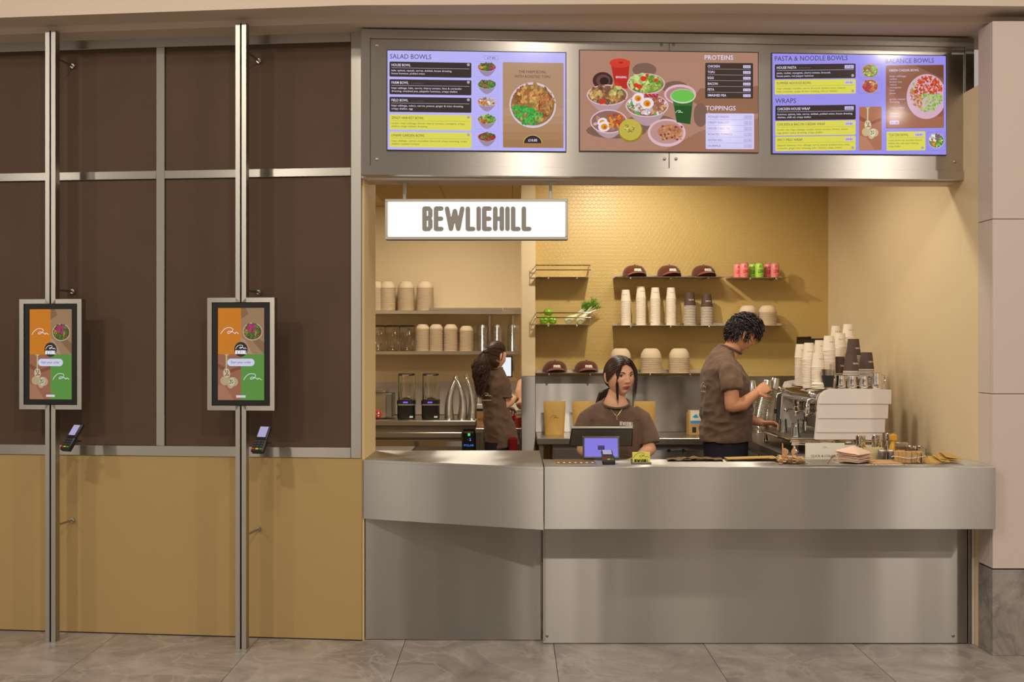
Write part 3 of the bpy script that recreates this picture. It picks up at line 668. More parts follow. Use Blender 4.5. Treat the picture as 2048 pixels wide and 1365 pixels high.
menu_card(S3, 1550, 271.5, 1710, 300.5, 'y', 'SPICY MISO WRAP', [('jalapeno hummus, rice, cabbage, carrot, peanut, pickled onion, lime,', 144), ('coriander, ginger miso dressing, tofu / chicken, crispy shallot', 128)], 50, '£8.85')
for i, y in enumerate((129, 160)):
    q, _ = card(S3, 1716, y, 1762, y+27, (130, 120, 200)); A(q, (158, 148, 240)); q.flat([(1716.6, y+26.4), (1761.4, y+26.4), (1761.4, y+.6), (1716.6, y+.6)], S3.mp())
    food(q, S3, 1739, y+13, 16, 14, [[(130, 170, 70), (206, 190, 110), (200, 60, 40), (150, 190, 90)], [(200, 110, 60), (190, 50, 90), (170, 80, 50), (210, 160, 110)]][i], 110, 60+i, (206, 150, 120), 0, 'flat', .16); q.build('bowl_picture', S3.root)
def wrap_pic(q, scr, x0, y0, x1, y1):
    w, h = x1-x0, y1-y0
    A(q, (176, 112, 84)); q.flat([(x0, y1), (x1, y1), (x1, y0), (x0, y0)], scr.mp())
    A(q, (146, 86, 60)); q.flat([(x0, y0+h*.2), (x0+w*.5, y0+h*.34), (x1, y0+h*.25), (x1, y0+h*.32), (x0+w*.5, y0+h*.42), (x0, y0+h*.3)], scr.mp())
    A(q, (190, 130, 100)); q.flat([(x0, y1), (x0+w*.7, y1), (x0+w*.3, y0+h*.7), (x0, y0+h*.66)], scr.mp())
    A(q, (206, 206, 150)); q.flat([(x0+w*.34, y0+h*.4), (x0+w*.39, y0+h*.4), (x0+w*.41, y0+h*.03), (x0+w*.49, y0), (x0+w*.27, y0), (x0+w*.34, y0+h*.03)], scr.mp())
    for cx, cy, rx, ry, rot in ((.3, .58, .2, .1, .5), (.38, .42, .16, .12, -.4), (.66, .6, .22, .1, .7), (.55, .66, .14, .09, .3)):
        A(q, (206, 184, 140)); q.disc(x0+w*cx, y0+h*cy, w*rx, h*ry, scr.mp(), 18, rot*.3)
    rg_ = random.Random(5)
    for cx, cy in ((.38, .41), (.6, .6)):
        A(q, (226, 220, 190)); q.disc(x0+w*cx, y0+h*cy, w*.13, h*.095, scr.mp(), 16); m = scr.mp()
        for k in range(16): A(q, rg_.choice([(120, 150, 60), (180, 60, 50), (230, 220, 200), (130, 100, 70)])); q.disc(x0+w*cx+rg_.uniform(-.08, .08)*w, y0+h*cy+rg_.uniform(-.06, .06)*h, w*.03, h*.014, m, 6)
q, _ = card(S3, 1717, 214, 1762, 301, (176, 112, 84)); wrap_pic(q, S3, 1718, 215, 1761, 300); q.build('wrap_picture', S3.root)
q, _ = card(S3, 1770.5, 131.5, 1887, 258, (146, 92, 68)); A(q, (116, 70, 50)); q.flat([(1830, 133), (1886, 132.5), (1886, 160)][::-1], S3.mp()); A(q, (164, 106, 80)); q.flat([(1772, 257), (1886, 257), (1886, 236), (1810, 226), (1772, 170)], S3.mp())
A(q, (216, 176, 196)); q.flat([(max(1771, min(1886.5, 1852+40*math.cos(a))), 195+45*math.sin(a)) for a in [2*PI*i/36 for i in range(36)]], S3.mp())
ms = [S3.mp() for _ in range(4)]; rg = random.Random(9)
for k in range(330):
    a = rg.uniform(0, 2*PI); r = math.sqrt(rg.random())*.9; x, y = 1853+36*r*math.cos(a), 192+40*r*math.sin(a)-3
    if x > 1883: continue
    c = rg.choice([(206, 74, 24), (222, 96, 34), (180, 56, 20)]) if y < 190 and x > 1828 else rg.choice([(150, 190, 80), (120, 170, 60), (180, 210, 110)]) if x > 1842 or y < 180 else rg.choice([(200, 130, 70), (210, 160, 100), (170, 100, 60)])
    A(q, c); q.disc(x, y, rg.uniform(2, 4.6), rg.uniform(1, 2.2), ms[k % 4], 5, rg.uniform(0, 3))
txt(q, S3, 'GREEN CAESAR BOWL', 1777, 144, 4.6, (226, 206, 236), 60, .012); m = S3.mp()
for t, w, y in (('hispi cabbage', 33, 155), ('rocket', 15, 160.7), ('brown rice', 24, 166.4), ('celery', 14, 172), ('courgette', 23, 177.6), ('feta', 10, 183.3), ('peas', 12, 189), ('green caesar', 32, 201), ('dressing', 20, 206.5), ('crispy shallot', 30, 218), ('chicken', 18, 229.5), ('& bacon', 20, 235.3)): txt(q, S3, t, 1778, y, 3.6, (214, 190, 226), w, .004, mp=m)
A(q, (206, 190, 240)); q.flat([(1778, 250), (1797, 250), (1797, 242.5), (1778, 242.5)], S3.mp()); txt(q, S3, '£11.45', 1787.5, 248.3, 3.8, (90, 60, 90), 14, .01, 'C'); q.build('caesar_bowl_picture', S3.root)
menu_card(S3, 1772, 264.5, 1850, 302.5, 'y', 'TZATZIKI BOWL', [('rocket, brown rice, cucumber, broccoli,', 68), ('shallots, feta, mint yogurt dressing,', 60), ('crispy shallot', 24), ('', 6)][:3], 40, '£8.85')
q, _ = card(S3, 1854, 266, 1890, 304, (130, 120, 200)); A(q, (158, 148, 240)); q.flat([(1854.6, 303.4), (1889.4, 303.4), (1889.4, 266.6), (1854.6, 266.6)], S3.mp())
food(q, S3, 1872, 284, 16, 15, [(120, 180, 70), (220, 140, 60), (226, 226, 210), (140, 90, 120)], 100, 71, (206, 190, 220), 0, 'flat', .16); q.build('bowl_picture', S3.root)

# ---------------------------------------------------------------- hanging lit sign
D = 5.83; ctr = W(953, 438.5, D); sg = thing('hanging_sign', 'lit white lightbox with heavy grey lettering hung from the soffit on two rods', 'sign', (ctr.x, D, ctr.z))
hw, hh = .5035, .1115
for nm, bx in (('frame_rail', (-hw, 0, hh-.016, hw, .09, hh)), ('frame_rail', (-hw, 0, -hh, hw, .09, -hh+.016)), ('frame_rail', (-hw, 0, -hh+.016, -hw+.016, .09, hh-.016)), ('frame_rail', (hw-.016, 0, -hh+.016, hw, .09, hh-.016))):
    q = MB().use('alum'); q.box(*bx, .0015); q.build(nm, sg)
q = MB().use('sign_lit'); q.box(-hw+.016, .006, -hh+.016, hw-.016, .02, hh-.016); q.build('lit_face', sg)
q = MB().use('alum'); q.box(-hw+.016, .07, -hh+.016, hw-.016, .088, hh-.016); q.build('rear_face', sg)
for i, c in enumerate('BEWLIEHILL'):
    gap = .07; adv = [LET[k][0]+gap for k in 'BEWLIEHILL']; tot = sum(adv)-gap; wtot = 217/363.6; kx = wtot/tot; x = sum(adv[:i])*kx+(845-953)/363.6
    q = MB().use('art_sign'); q.color(150, 138, 122); lw, ss = LET[c]; hgt = 48.5/363.6; n_ = 0
    for st in ss:
        n_ += 1; yy = .0045-.0002*n_; q.stroke([(x+px*kx, -.0645+py*hgt) for px, py in st], .20*hgt, lambda u, v, yy=yy: (u, yy, v))
    q.build('letter', sg)
for px in (809, 1101):
    X = W(px, 380, D+.045).x-ctr.x; q = MB().use('alum'); q.box(X-.009, .036, hh, X+.009, .054, 2.5149-ctr.z, .002); q.build('rod', sg)
    q = MB().use('alum'); q.box(X-.035, .015, 2.509-ctr.z, X+.035, .075, 2.5149-ctr.z, .002); q.build('ceiling_plate', sg)
# the other side of the mall, behind the viewer: it is seen only as soft reflections in the steel
b = MB().use('column'); b.box(-12, -7.2, 0, 14, -7.0, 5.0); wo = struct('wall_opposite', b)
for i, x in enumerate((-10.5, -7.2, -4.1, -.9, 2.4, 5.4, 8.6)):
    b = MB().use('brown_panel' if i % 2 else 'steel_dark'); b.box(x, -7.0, .1, x+2.1, -6.94, 3.6, .01); b.build('shopfront_panel', wo)
for x, w_ in ((-9.0, .5), (-5.9, .35), (-3.0, .4), (3.2, .5), (4.75, .28), (6.35, .30), (8.0, .25), (.6, .25)):  # unseen glowing strips, added to streak the brushed steel with reflected light
    b = MB().use('glow_strip'); b.box(x-w_/2, -6.99, .4, x+w_/2, -6.92, 3.0, .01); b.build('added_glow_strip', wo)
for x, y in ((-5.2, -3.2), (1.1, -3.6), (5.0, -3.0)):
    b = MB().use('column'); b.box(-.35, -.35, .5, .35, .35, 4.6, .01); b.use('marble_base'); b.box(-.37, -.37, 0, .37, .37, .5, .01); o = b.build('mall_column'); o.location = (x, y, 0); o['kind'] = 'structure'
# ---------------------------------------------------------------- ordering kiosks and card terminals on the left facade
def loc3(fr, px, py, off): x, z = fr.loc(px, py, off); return x, z
def kiosk(px_l, px_r, py_t, py_b, off, label, gap_px, rods):
    """px_l..px_r: outer frame; off: local y of the frame's front"""
    xl, zt = FL.loc(px_l, py_t, off); xr, _ = FL.loc(px_r, py_t, off); _, zb = FL.loc(px_l, py_b, off)
    xc = (xl+xr)/2; hw = (xr-xl)/2; root = thing('ordering_kiosk', label, 'kiosk', FL.m @ Vector((xc, off, 0)), FL.a, 'order kiosks on steel posts')
    t, d, g = .0245, .045, .0045
    top = 3.315
    for sx in (-1, 1):
        def P(pts, nm, y1=d):
            q = MB().use('steel_frame'); q.prism([(sx*x, z) for x, z in pts] if sx > 0 else [(sx*x, z) for x, z in pts][::-1], 0, y1); q.build(nm, root)
        P([(g, zt-t), (g+t, zt-t), (g+t, top), (g, top)], 'post')
        P([(g, 0), (g+t, 0), (g+t, zb+t), (g, zb+t)], 'post')
        P([(g, zt-t), (g+t, zt-t*.0), (g+t, zt), (g, zt)][:0] or [(g+.0, zt-t), (hw-t, zt-t), (hw, zt), (g+t, zt)], 'frame_rail')
        P([(g, zb+t), (g+t, zb), (hw, zb), (hw-t, zb+t)], 'frame_rail')
        P([(hw-t, zb+t), (hw, zb), (hw, zt), (hw-t, zt-t)], 'frame_stile')
    q = MB().use('dark_gap'); q.box(-g, .012, 0, g, .03, zb); q.box(-g, .012, zt, g, .03, top); q.build('spacer', root)
    w = hw-t; q = MB().use('black'); q.box(-w+.001, .004, zb+t+.001, w-.001, .04, zt-t-.001, .002); q.build('bezel', root)
    # the display, 100 units wide and 187 tall, y down
    dw, z1, z0 = w-.033, zt-t-.03, zb+t+.03
    n = [0]
    def mp():
        n[0] += 1; y = .004-.00007*n[0]; return lambda u, v: (-dw+2*dw*u/100, y, z1-(z1-z0)*v/187)
    R = lambda x0, y0, x1, y1, m: q.flat([(x0, y1), (x1, y1), (x1, y0), (x0, y0)], m)
    q = MB().use('art_kiosk'); q.color(232, 140, 24); R(0, 0, 50, 94, mp()); q.color(176, 140, 104); R(50, 0, 100, 94, mp()); q.color(176, 136, 106); R(0, 94, 50, 187, mp()); q.color(100, 166, 70); R(50, 94, 100, 187, mp())
    ds = q.build('display', root)
    q = MB().use('art_kiosk'); q.color(150, 114, 80); q.flat([(50, 22), (66, 12), (60, 0), (50, 0)], mp()); q.flat([(70, 62), (100, 94), (100, 70), (84, 60)], mp()); q.color(196, 160, 124); q.flat([(50, 90), (75, 94), (60, 66), (50, 60)], mp())
    K = type('K', (), {'mp': staticmethod(mp)})   # adapts the kiosk display to the picture helpers
    food(q, K, 75, 48, 21, 18, [(120, 120, 50), (90, 120, 50), (200, 150, 60), (110, 90, 40), (90, 130, 60)], 120, 21, (226, 206, 190), 0, 'flat', .14)
    m = mp(); rg = random.Random(4)
    for k in range(20): q.color(*rg.choice([(206, 60, 130), (180, 50, 110)])); q.disc(73+rg.uniform(-8, 8), 42+rg.uniform(-8, 8), 4, 2, m, 6, rg.uniform(0, 3))
    q.build('bowl_picture', root)
    q = MB().use('art_kiosk'); wrap_pic(q, K, 0, 94, 50, 187); q.build('wrap_picture', root)
    for (u, v, w_) in ((6, 53, 39), (56, 146, 38)):
        q = MB().use('art'); q.color(232, 228, 240); m = mp(); hill(q, u, 0, w_, lambda a, c, m=m, v=v: m(a, v-c), 4); q.build('hill_mark', root)
    q = MB().use('art'); q.color(52, 44, 42); q.disc(50, 84, 14.5, 15, mp(), 28); q.color(236, 232, 240); m = mp(); hill(q, 38.5, 0, 23, lambda a, c: m(a, 83-c), 6)
    m = mp(); logo(q, 38, -93.5, 7.5, 24, lambda a, c: m(a, -c), t=.2); q.build('round_badge', root)
    q = MB().use('art'); q.color(206, 206, 230); m = mp()
    q.flat([(28+7.6*math.cos(a), 110.5+7.6*math.sin(a)) for a in [PI/2+PI*i/8 for i in range(9)]]+[(72+7.6*math.cos(a), 110.5+7.6*math.sin(a)) for a in [-PI/2+PI*i/8 for i in range(9)]], m)
    txt(q, K, 'Start your order', 50, 112.6, 5.2, (70, 60, 90), 44, 0, 'C')
    q.build('start_button', root)
    q = MB().use('art'); q.color(220, 216, 232); R(40, 177.5, 60, 182, mp()); txt(q, K, 'Accessibility', 50, 181, 1.8, (120, 110, 130), 16, 0, 'C'); q.build('small_button', root)
    for z in rods:      # stand-off rods back to the wall
        q = MB().use('steel_frame'); q.tube([(g+t*.6, .04, z), (g+t*.6+.004, -off+.004, z)], .006, 10); q.lathe([(.013, 0), (.013, .006)], 12)
        vs = q.v; k = len(vs)-24
        for i in range(k, len(vs)): x, y, zz = vs[i]; vs[i] = (g+t*.6+.004+x, -off-.012+zz, z+y)
        q.build('standoff_rod', root)
    return root, g+t
k1, gx = kiosk(38.5, 163, 599, 819, -.20, 'order kiosk on steel post farther from the counter, its screen split in four pictures', 3, (3.17, 1.91, .63))
k2, gx = kiosk(414.5, 549, 596, 821, -.225, 'order kiosk on steel post nearer the counter, its screen split in four pictures', 3, (3.17, 1.90, .60))

def terminal(label, loc, rz, tilt=1.0, s=1.0, cat='card reader', group=None, arm=None, lit=True):
    root = thing('card_terminal', label, cat, loc, rz, group)
    rot = Matrix.Rotation(-tilt, 4, 'X')
    def put(q, nm):
        q.v = [tuple(rot @ Vector((x*s, y*s, z*s))) for x, y, z in q.v]; return q.build(nm, root)
    # local: x across, z up along the body, face towards -y
    q = MB().use('black'); q.box(-.039, 0, -.085, .039, .032, .0, .006); q.box(-.035, .004, -.005, .035, .026, .092, .005); put(q, 'body')
    q = MB().use('black_soft'); q.box(-.031, .0, .006, .031, .006, .088, .002); put(q, 'screen_bezel')
    q = MB().use('art' if lit else 'art'); q.color(176, 168, 206); q.box(-.027, -.001, .012, .027, .001, .080); put(q, 'display')
    for i in range(3):
        for j in range(4):
            q = MB().use('print'); q.color(*((206, 40, 30), (226, 200, 40), (60, 160, 60))[i] if j == 3 else (70, 66, 66)); x = -.024+.024*i; z = -.012-.0165*j
            q.box(x-.009, -.0035, z-.010, x+.009, .001, z-.001, .0015); put(q, 'key')
    if arm:
        q = MB().use('steel_frame'); arm(q, rot); q.build('bracket', root)
    return root
def arm1(q, rot):
    q.box(-.05, .035, -.03, .045, .05, -.024)
    q.tube([(-.03, .02, -.06), (-.055, .015, -.075)], .006, 8)
for (px, py, D_, lab, off) in ((143, 874, 5.72, 'card reader on the post of the farther kiosk, tilted over the steel rail', 0), (523, 878, 5.60, 'card reader on the post of the kiosk nearer the counter', 0)):
    p = W(px-2, py, D_)
    terminal(lab, p, FL.a-.42 if px < 300 else FL.a-.20, .62, .92, 'card reader', 'card readers on the kiosk posts', arm1)

# ---------------------------------------------------------------- the counter
HC = .984
ct = thing('service_counter', 'long brushed steel front counter with a deep fascia, under the menu screens', 'counter', (.165, 5.44, 0))
ox, oy = .165, 5.44
def cb(nm, m, x0, y0, z0, x1, y1, z1, c=.002, par=None):
    q = MB().use(m); q.box(x0-ox, y0-oy, z0, x1-ox, y1-oy, z1, c); return q.build(nm, par or ct)
cb('fascia', 'steel', .165, 5.44, .664, 2.482, 5.452, HC-.001)
cb('worktop', 'steel', .165, 5.4405, HC-.012, 2.482, 5.80, HC+.0005)
cb('front_panel', 'steel_low', .166, 5.705, .004, 2.452, 5.72, .72)
cb('end_strip', 'steel_low', 2.455, 5.70, .004, 2.470, 5.74, .72)
cb('underside', 'steel_dark', .17, 5.452, .664, 2.48, 5.705, .668)
cb('end_panel', 'steel_low', .166, 5.70, .02, .178, 5.80, HC-.012)
cb('till_shelf', 'steel_dark', .18, 5.80, .85, 1.58, 6.10, .865)
for x in (.185, 2.37):
    q = MB().use('steel_dark'); q.lathe([(.009, 0), (.009, .002), (.006, .004)], 12); o = q.build('screw', ct); o.rotation_euler = (PI/2, 0, 0); o.location = (x-ox+.004, 5.705-oy, .045)
# lifting flap on the left part
fl = thing('counter_flap', 'hinged steel counter section beside the ochre wall, its fascia set at an angle', 'counter', (-.80, 5.78, 0))
def fb(nm, m, pts, z0, z1):
    q = MB().use(m); n = len(pts); q.v += [(x+.80, y-5.78, z0) for x, y in pts]+[(x+.80, y-5.78, z1) for x, y in pts]
    q.face(tuple(range(n))[::-1]); q.face(tuple(range(n, 2*n)))
    for i in range(n): j = (i+1) % n; q.face((i, j, n+j, n+i))
    return q.build(nm, fl)
A0, A1 = (-.812, 5.775), (.161, 5.425)
fb('worktop', 'steel', [A0, A1, (.161, 6.27), (-.80, 6.27)], HC-.012, HC+.001)
fb('fascia', 'steel', [A0, A1, (.161, 5.437), (-.812, 5.787)], .664, HC-.0125)
fb('front_panel', 'steel_low', [(-.798, 5.782), (.156, 5.768), (.156, 5.785), (-.798, 5.80)], .006, .70)
fb('end_panel', 'steel_dark', [(.150, 5.79), (.160, 5.79), (.160, 6.25), (.150, 6.25)], .02, HC-.013)
fb('underside', 'steel_dark', [(-.80, 5.79), (.158, 5.45), (.158, 5.76), (-.8, 5.782)], .665, .669)

# ---------------------------------------------------------------- things on the front counter
p = W(1202, 893, 6.02)
mo = thing('till_monitor', 'wide dark till monitor seen from behind, tilted, in front of the seated-height woman'.replace('seated-height ', ''), 'monitor', (p.x, 6.02, .865))
zb_, zt_ = p.z-.865, EYE-(857-HY)*5.93/F-.865
q = MB().use('black_soft'); q.poly([(-.182, 0, zb_), (.178, 0, zb_), (.171, -.09, zt_), (-.171, -.09, zt_)]); q.poly([(-.182, .02, zb_), (-.171, -.07, zt_), (.171, -.07, zt_), (.178, .02, zb_)])
q.poly([(-.182, 0, zb_), (-.171, -.09, zt_), (-.171, -.07, zt_), (-.182, .02, zb_)]); q.poly([(.178, 0, zb_), (.178, .02, zb_), (.171, -.07, zt_), (.171, -.09, zt_)]); q.poly([(-.182, 0, zb_), (-.182, .02, zb_), (.178, .02, zb_), (.178, 0, zb_)])
q.use('housing'); q.poly([(-.176, -.004, zb_+.004), (.172, -.004, zb_+.004), (.167, -.0905, zt_-.006), (-.167, -.0905, zt_-.006)]); q.build('housing', mo)
q = MB().use('alum'); q.box(-.172, -.094, zt_-.003, .172, -.062, zt_+.008, .003); q.build('top_edge', mo)
q = MB().use('black_soft'); q.box(-.055, -.075, zb_-.03, .055, .0, zt_-.045, .006); q.build('mount', mo)
q = MB().use('black_soft'); q.box(-.04, -.02, 0, .04, .02, zb_, .004); q.box(-.1, -.06, 0, .1, .08, .012, .004); q.build('stand', mo)
p = W(1203, 904, 5.74)
tb = thing('customer_tablet', 'black customer tablet with a violet screen facing out, behind the card reader', 'tablet', (p.x, 5.75, HC), -.05)
rot = Matrix.Rotation(-.38, 4, 'X')
def tp(q, nm): q.v = [tuple(rot @ Vector(v)+Vector((0, 0, .008))) for v in q.v]; return q.build(nm, tb)
q = MB().use('black'); q.box(-.101, 0, 0, .101, .010, .128, .004); tp(q, 'body')
q = MB().use('alum'); q.box(-.1015, .004, -.0015, .1015, .011, .1295, .003); tp(q, 'rim')
q = MB().use('art'); q.color(136, 122, 226); q.box(-.090, -.0008, .012, .090, .001, .117); tp(q, 'display')
q = MB().use('art'); q.color(50, 40, 70); q.box(-.018, -.0014, .051, .018, 0, .075); tp(q, 'badge')
q = MB().use('art'); q.color(136, 122, 226)
for i, (s_, y) in enumerate((('BEWLIEHILL', .066), ('Welcome', .056))): q.text(s_, 0, y, .004, lambda u, v: (u, -.0017, v), .028 if not i else .02, 'C')
tp(q, 'badge_lettering')
q = MB().use('black_soft'); q.box(-.05, .01, 0, .05, .05, .01, .003); q.build('stand', tb)
q = MB().use('black_soft'); q.tube([(.1, .02, .03), (.13, .03, .028), (.16, .02, .02), (.19, .0, .012), (.22, -.03, .004)], .003, 6); q.build('cable', tb)
p = W(1218, 931, 5.53)
tt = terminal('card reader on the steel counter in front of the violet tablet', (p.x, 5.60, HC+.028), 0, 1.27, .86, 'card reader')
tt.location.z = HC+.045
p = W(1283, 929, 5.56)
ch = thing('card_holder', 'stack of yellow cards with hill mark in a small steel holder on the counter', 'card holder', (p.x, 5.58, HC+.0005), .0)
q = MB().use('steel_dark'); q.box(-.052, -.018, 0, .052, .014, .004, .001); q.box(-.052, -.018, 0, .052, -.015, .012, .001); q.box(-.052, -.018, 0, -.049, .014, .03, .001); q.build('holder', ch)
q = MB().use('card_yellow'); q.box(-.046, -.012, .005, .046, .006, .062, .0005); q.build('card_stack', ch)
q = MB().use('print'); q.color(50, 46, 40); hill(q, -.040, .034, .080, lambda u, v: (u, -.0124, v), 3); logo(q, -.036, .006, .02, .072, lambda u, v: (u, -.0126, v), t=.17); q.build('lettering', ch)
# brown strip with pale dashes
cs = [Vector(((px-CX)*(EYE-HC)/(py-HY), F*(EYE-HC)/(py-HY), HC+.0015)) for px, py in ((1108, 919.5), (1186, 919.5), (1193, 928.5), (1113, 928.5))]
q = MB().use('kraft_dark'); q.poly([c-cs[0] for c in cs][::-1]); q.poly([c-cs[0]-Vector((0, 0, .0012)) for c in cs])
mt = q.build('brown_mat'); mt.location = cs[0]; tag(mt, 'thin dark brown strip with a row of pale dashes on the counter beside the flap', 'mat')
q = MB().use('card_white')
for i in range(7):
    u0, u1 = (i+.25)/7, (i+.62)/7; a = [cs[3].lerp(cs[2], u0), cs[3].lerp(cs[2], u1)]; b_ = [cs[0].lerp(cs[1], u0), cs[0].lerp(cs[1], u1)]
    q = MB().use('card_white'); q.poly([v-cs[0]+Vector((0, 0, .0006)) for v in (a[0].lerp(b_[0], .12), a[1].lerp(b_[1], .12), a[1].lerp(b_[1], .3), a[0].lerp(b_[0], .3))]); q.build('dash', mt)
# folded papers along the far edge of the counter
def sheet(nm, x0, x1, y0, y1, z, m, seed, amp, label, cat):
    q = MB().use(m); nx, ny = 26, 5
    for layer in (0, 1):
        b0 = len(q.v)
        for j in range(ny+1):
            for i in range(nx+1):
                u, v = i/nx, j/ny; h = amp*(.5+noise.noise(Vector((u*7+seed, v*2, seed))))*(.4+.6*math.sin(PI*u))
                q.v.append((x0+(x1-x0)*u+.01*v, y0+(y1-y0)*v, z+max(h, 0)+(.004 if layer else 0)))
        for j in range(ny):
            for i in range(nx): a = b0+j*(nx+1)+i; f = (a, a+1, a+nx+2, a+nx+1); q.face(f if layer else f[::-1])
    o = q.build(nm); c = Vector(((x0+x1)/2, (y0+y1)/2, z)); o.data.transform(Matrix.Translation(-c)); o.location = c
    return tag(o, label, cat)
sheet('kraft_bag', .835, 1.135, 5.69, 5.795, HC+.001, 'kraft_dark', 3.1, .018, 'crumpled dark kraft bag lying flat on the counter in front of the man', 'paper bag')
o = sheet('kraft_bag', 1.150, 1.43, 5.69, 5.795, HC+.001, 'kraft_dark', 8.4, .004, 'smooth flat kraft bag on the counter, second along from the yellow card stack', 'paper bag')
o.rotation_euler = (0, -.03, 0); o.location.z += .005
q = MB().use('kraft'); q.box(-.13, -.045, .008, .135, .05, .0115); q.build('top_flap', o)

# condiment pans let into the counter, and what they hold
bx = [1562, 1622, 1685, 1748, 1808, 1870, 1928]
pans = []
pl = ['steel counter pan holding the heap of wooden spoons', 'nearly empty steel counter pan with one loose spoon tip', 'steel counter pan under the pile of napkins', 'steel counter pan with a flat brown sheet in it', 'steel counter pan holding the tied brown bundle', 'steel counter pan of loose kraft papers nearest the column']
xw = [(p_-CX)*5.53/F for p_ in bx]
for i in range(6):
    x0, x1 = xw[i]+.003, xw[i+1]-.003; r = thing('counter_pan', pl[i], 'pan', ((x0+x1)/2, 5.63, HC), 0, 'steel pans along the counter'); w = (x1-x0)/2
    q = MB().use('chrome')
    for bxx in ((-w, -.105, .0006, w, -.097, .004), (-w, .097, .0006, w, .105, .004), (-w, -.097, .0006, -w+.008, .097, .004), (w-.008, -.097, .0006, w, .097, .004)): q.box(*bxx, .001)
    q.build('rim', r); q = MB().use('steel_dark'); q.box(-w+.008, -.097, .0006, w-.008, .097, .0018); q.build('base', r); pans.append(r)
def at_pan(i, dx=0, dy=0, dz=.002): return Vector(((xw[i]+xw[i+1])/2+dx, 5.63+dy, HC+dz))
rg = random.Random(11)
# wooden spoons
q = MB().use('wood')
pts = [(-.0075, -.055), (-.0035, -.03), (-.003, .03), (-.005, .04), (-.011, .05), (-.012, .062), (-.007, .072), (0, .075)]; pts = pts+[(-x, z) for x, z in pts[::-1][1:]]
q.prism(pts, -.0012, .0012); sp0 = q.build('wooden_spoon'); first = True
for k in range(34):
    o = sp0 if first else sp0.copy()
    if not first: COL.objects.link(o)
    first = False
    lay = k//9; ii = k % 9
    o.location = at_pan(0, -.066+.0150*ii+rg.uniform(-.004, .004), -.03+rg.uniform(-.012, .012), .016+.0055*lay+(0.004 if k % 2 else 0))
    o.rotation_euler = (PI/2+rg.uniform(-.12, .12), rg.uniform(-.15, .15), rg.choice([0, PI])+rg.uniform(-.25, .25)+(PI/2 if lay == 2 and ii % 2 else 0))
    tag(o, 'short wooden spoon in the heap in the first counter pan', 'spoon', 'wooden spoons heaped in the pan')
for k in range(3):
    o = sp0.copy(); COL.objects.link(o); o.location = at_pan(0, -.058+.024*k, -.05, .014+.004*(k % 2)); o.rotation_euler = (rg.uniform(.25, .5), rg.uniform(-.3, .3), 0)
    tag(o, 'short wooden spoon in the heap in the first counter pan', 'spoon', 'wooden spoons heaped in the pan')
o = sp0.copy(); COL.objects.link(o); o.location = at_pan(1, .025, -.05, .012); o.rotation_euler = (.95, 0, .2); tag(o, 'single wooden spoon with its round tip up in the nearly empty pan', 'spoon')
q = MB().use('wood'); q.box(-.003, -.001, -.045, .003, .001, .052, .0008); o = q.build('stirring_stick'); o.location = at_pan(0, -.048, -.02, .055); o.rotation_euler = (.1, -.06, 0); tag(o, 'thin wooden stirring stick standing upright out of the spoon heap', 'stirrer')
# napkins: square sheets turned in a loose pile
q = MB().use('napkin'); q.box(-.072, -.06, -.0012, .072, .06, .0012); np0 = q.build('paper_napkin')
for k in range(16):
    o = np0 if k == 0 else np0.copy()
    if k: COL.objects.link(o)
    o.location = at_pan(2, .012+rg.uniform(-.006, .006), .01, .010+.0030*k); o.rotation_euler = (rg.uniform(-.02, .06), rg.uniform(-.03, .03), PI/4+rg.uniform(-.12, .12)); tag(o, 'pale pink folded paper napkin in the pile in the counter pan', 'napkin', 'paper napkins in a pile')
q = MB().use('napkin'); n_ = 10
b0 = len(q.v)
for j in range(n_+1):
    for i in range(n_+1):
        u, v = i/n_*2-1, j/n_*2-1; h = .066*max(0, 1-max(abs(u), abs(v))*1.02)**.8; q.v.append((u*.078, v*.07, h+.002*math.sin(9*u+4*v)))
for j in range(n_):
    for i in range(n_): a = b0+j*(n_+1)+i; q.face((a, a+1, a+n_+2, a+n_+1))
q.poly([(-.078, -.07, 0), (.078, -.07, 0), (.078, .07, 0), (-.078, .07, 0)][::-1])
o = q.build('paper_napkin'); o.location = at_pan(2, .012, .012, .058); o.rotation_euler = (.1, 0, PI/4); o.scale = (1.05, 1, .5); tag(o, 'topmost napkin of the pile, its middle raised to a soft peak', 'napkin')
q = MB().use('kraft_pale'); q.box(-.075, -.085, 0, .075, .085, .004, .001); o = q.build('brown_sheet'); o.location = at_pan(3, 0, 0, .003); o.rotation_euler = (.0, 0, .03); tag(o, 'flat pale brown sheet lying in the fourth counter pan', 'paper')
# tied bundle of brown packets
bu = thing('packet_bundle', 'bundle of brown paper packets tied with white string, standing in a counter pan', 'bundle', at_pan(4, -.018, .0, .004))
for k in range(17):
    a = k*.393; rx_, ry_ = .058, .036; q = MB().use('kraft_pale'); q.box(-.020, -.004, 0, .020, .004, .058+rg.uniform(-.004, .004), .002); o = q.build('packet', bu); rr = .75 if k > 11 else 1
    o.location = (rx_*rr*math.cos(a)*1.15, ry_*rr*math.sin(a), 0); o.rotation_euler = (rg.uniform(-.06, .06), rg.uniform(-.08, .08), a+PI/2)
q = MB().use('card_white'); q.tube([(.092*math.cos(2*PI*i/24), .054*math.sin(2*PI*i/24), .030+.004*math.sin(i)) for i in range(25)], .0016, 5); q.tube([(.01, -.054, .03), (.02, -.06, .045), (.028, -.06, .03), (.022, -.06, .015), (.035, -.062, .004)], .0014, 5); q.build('string', bu)
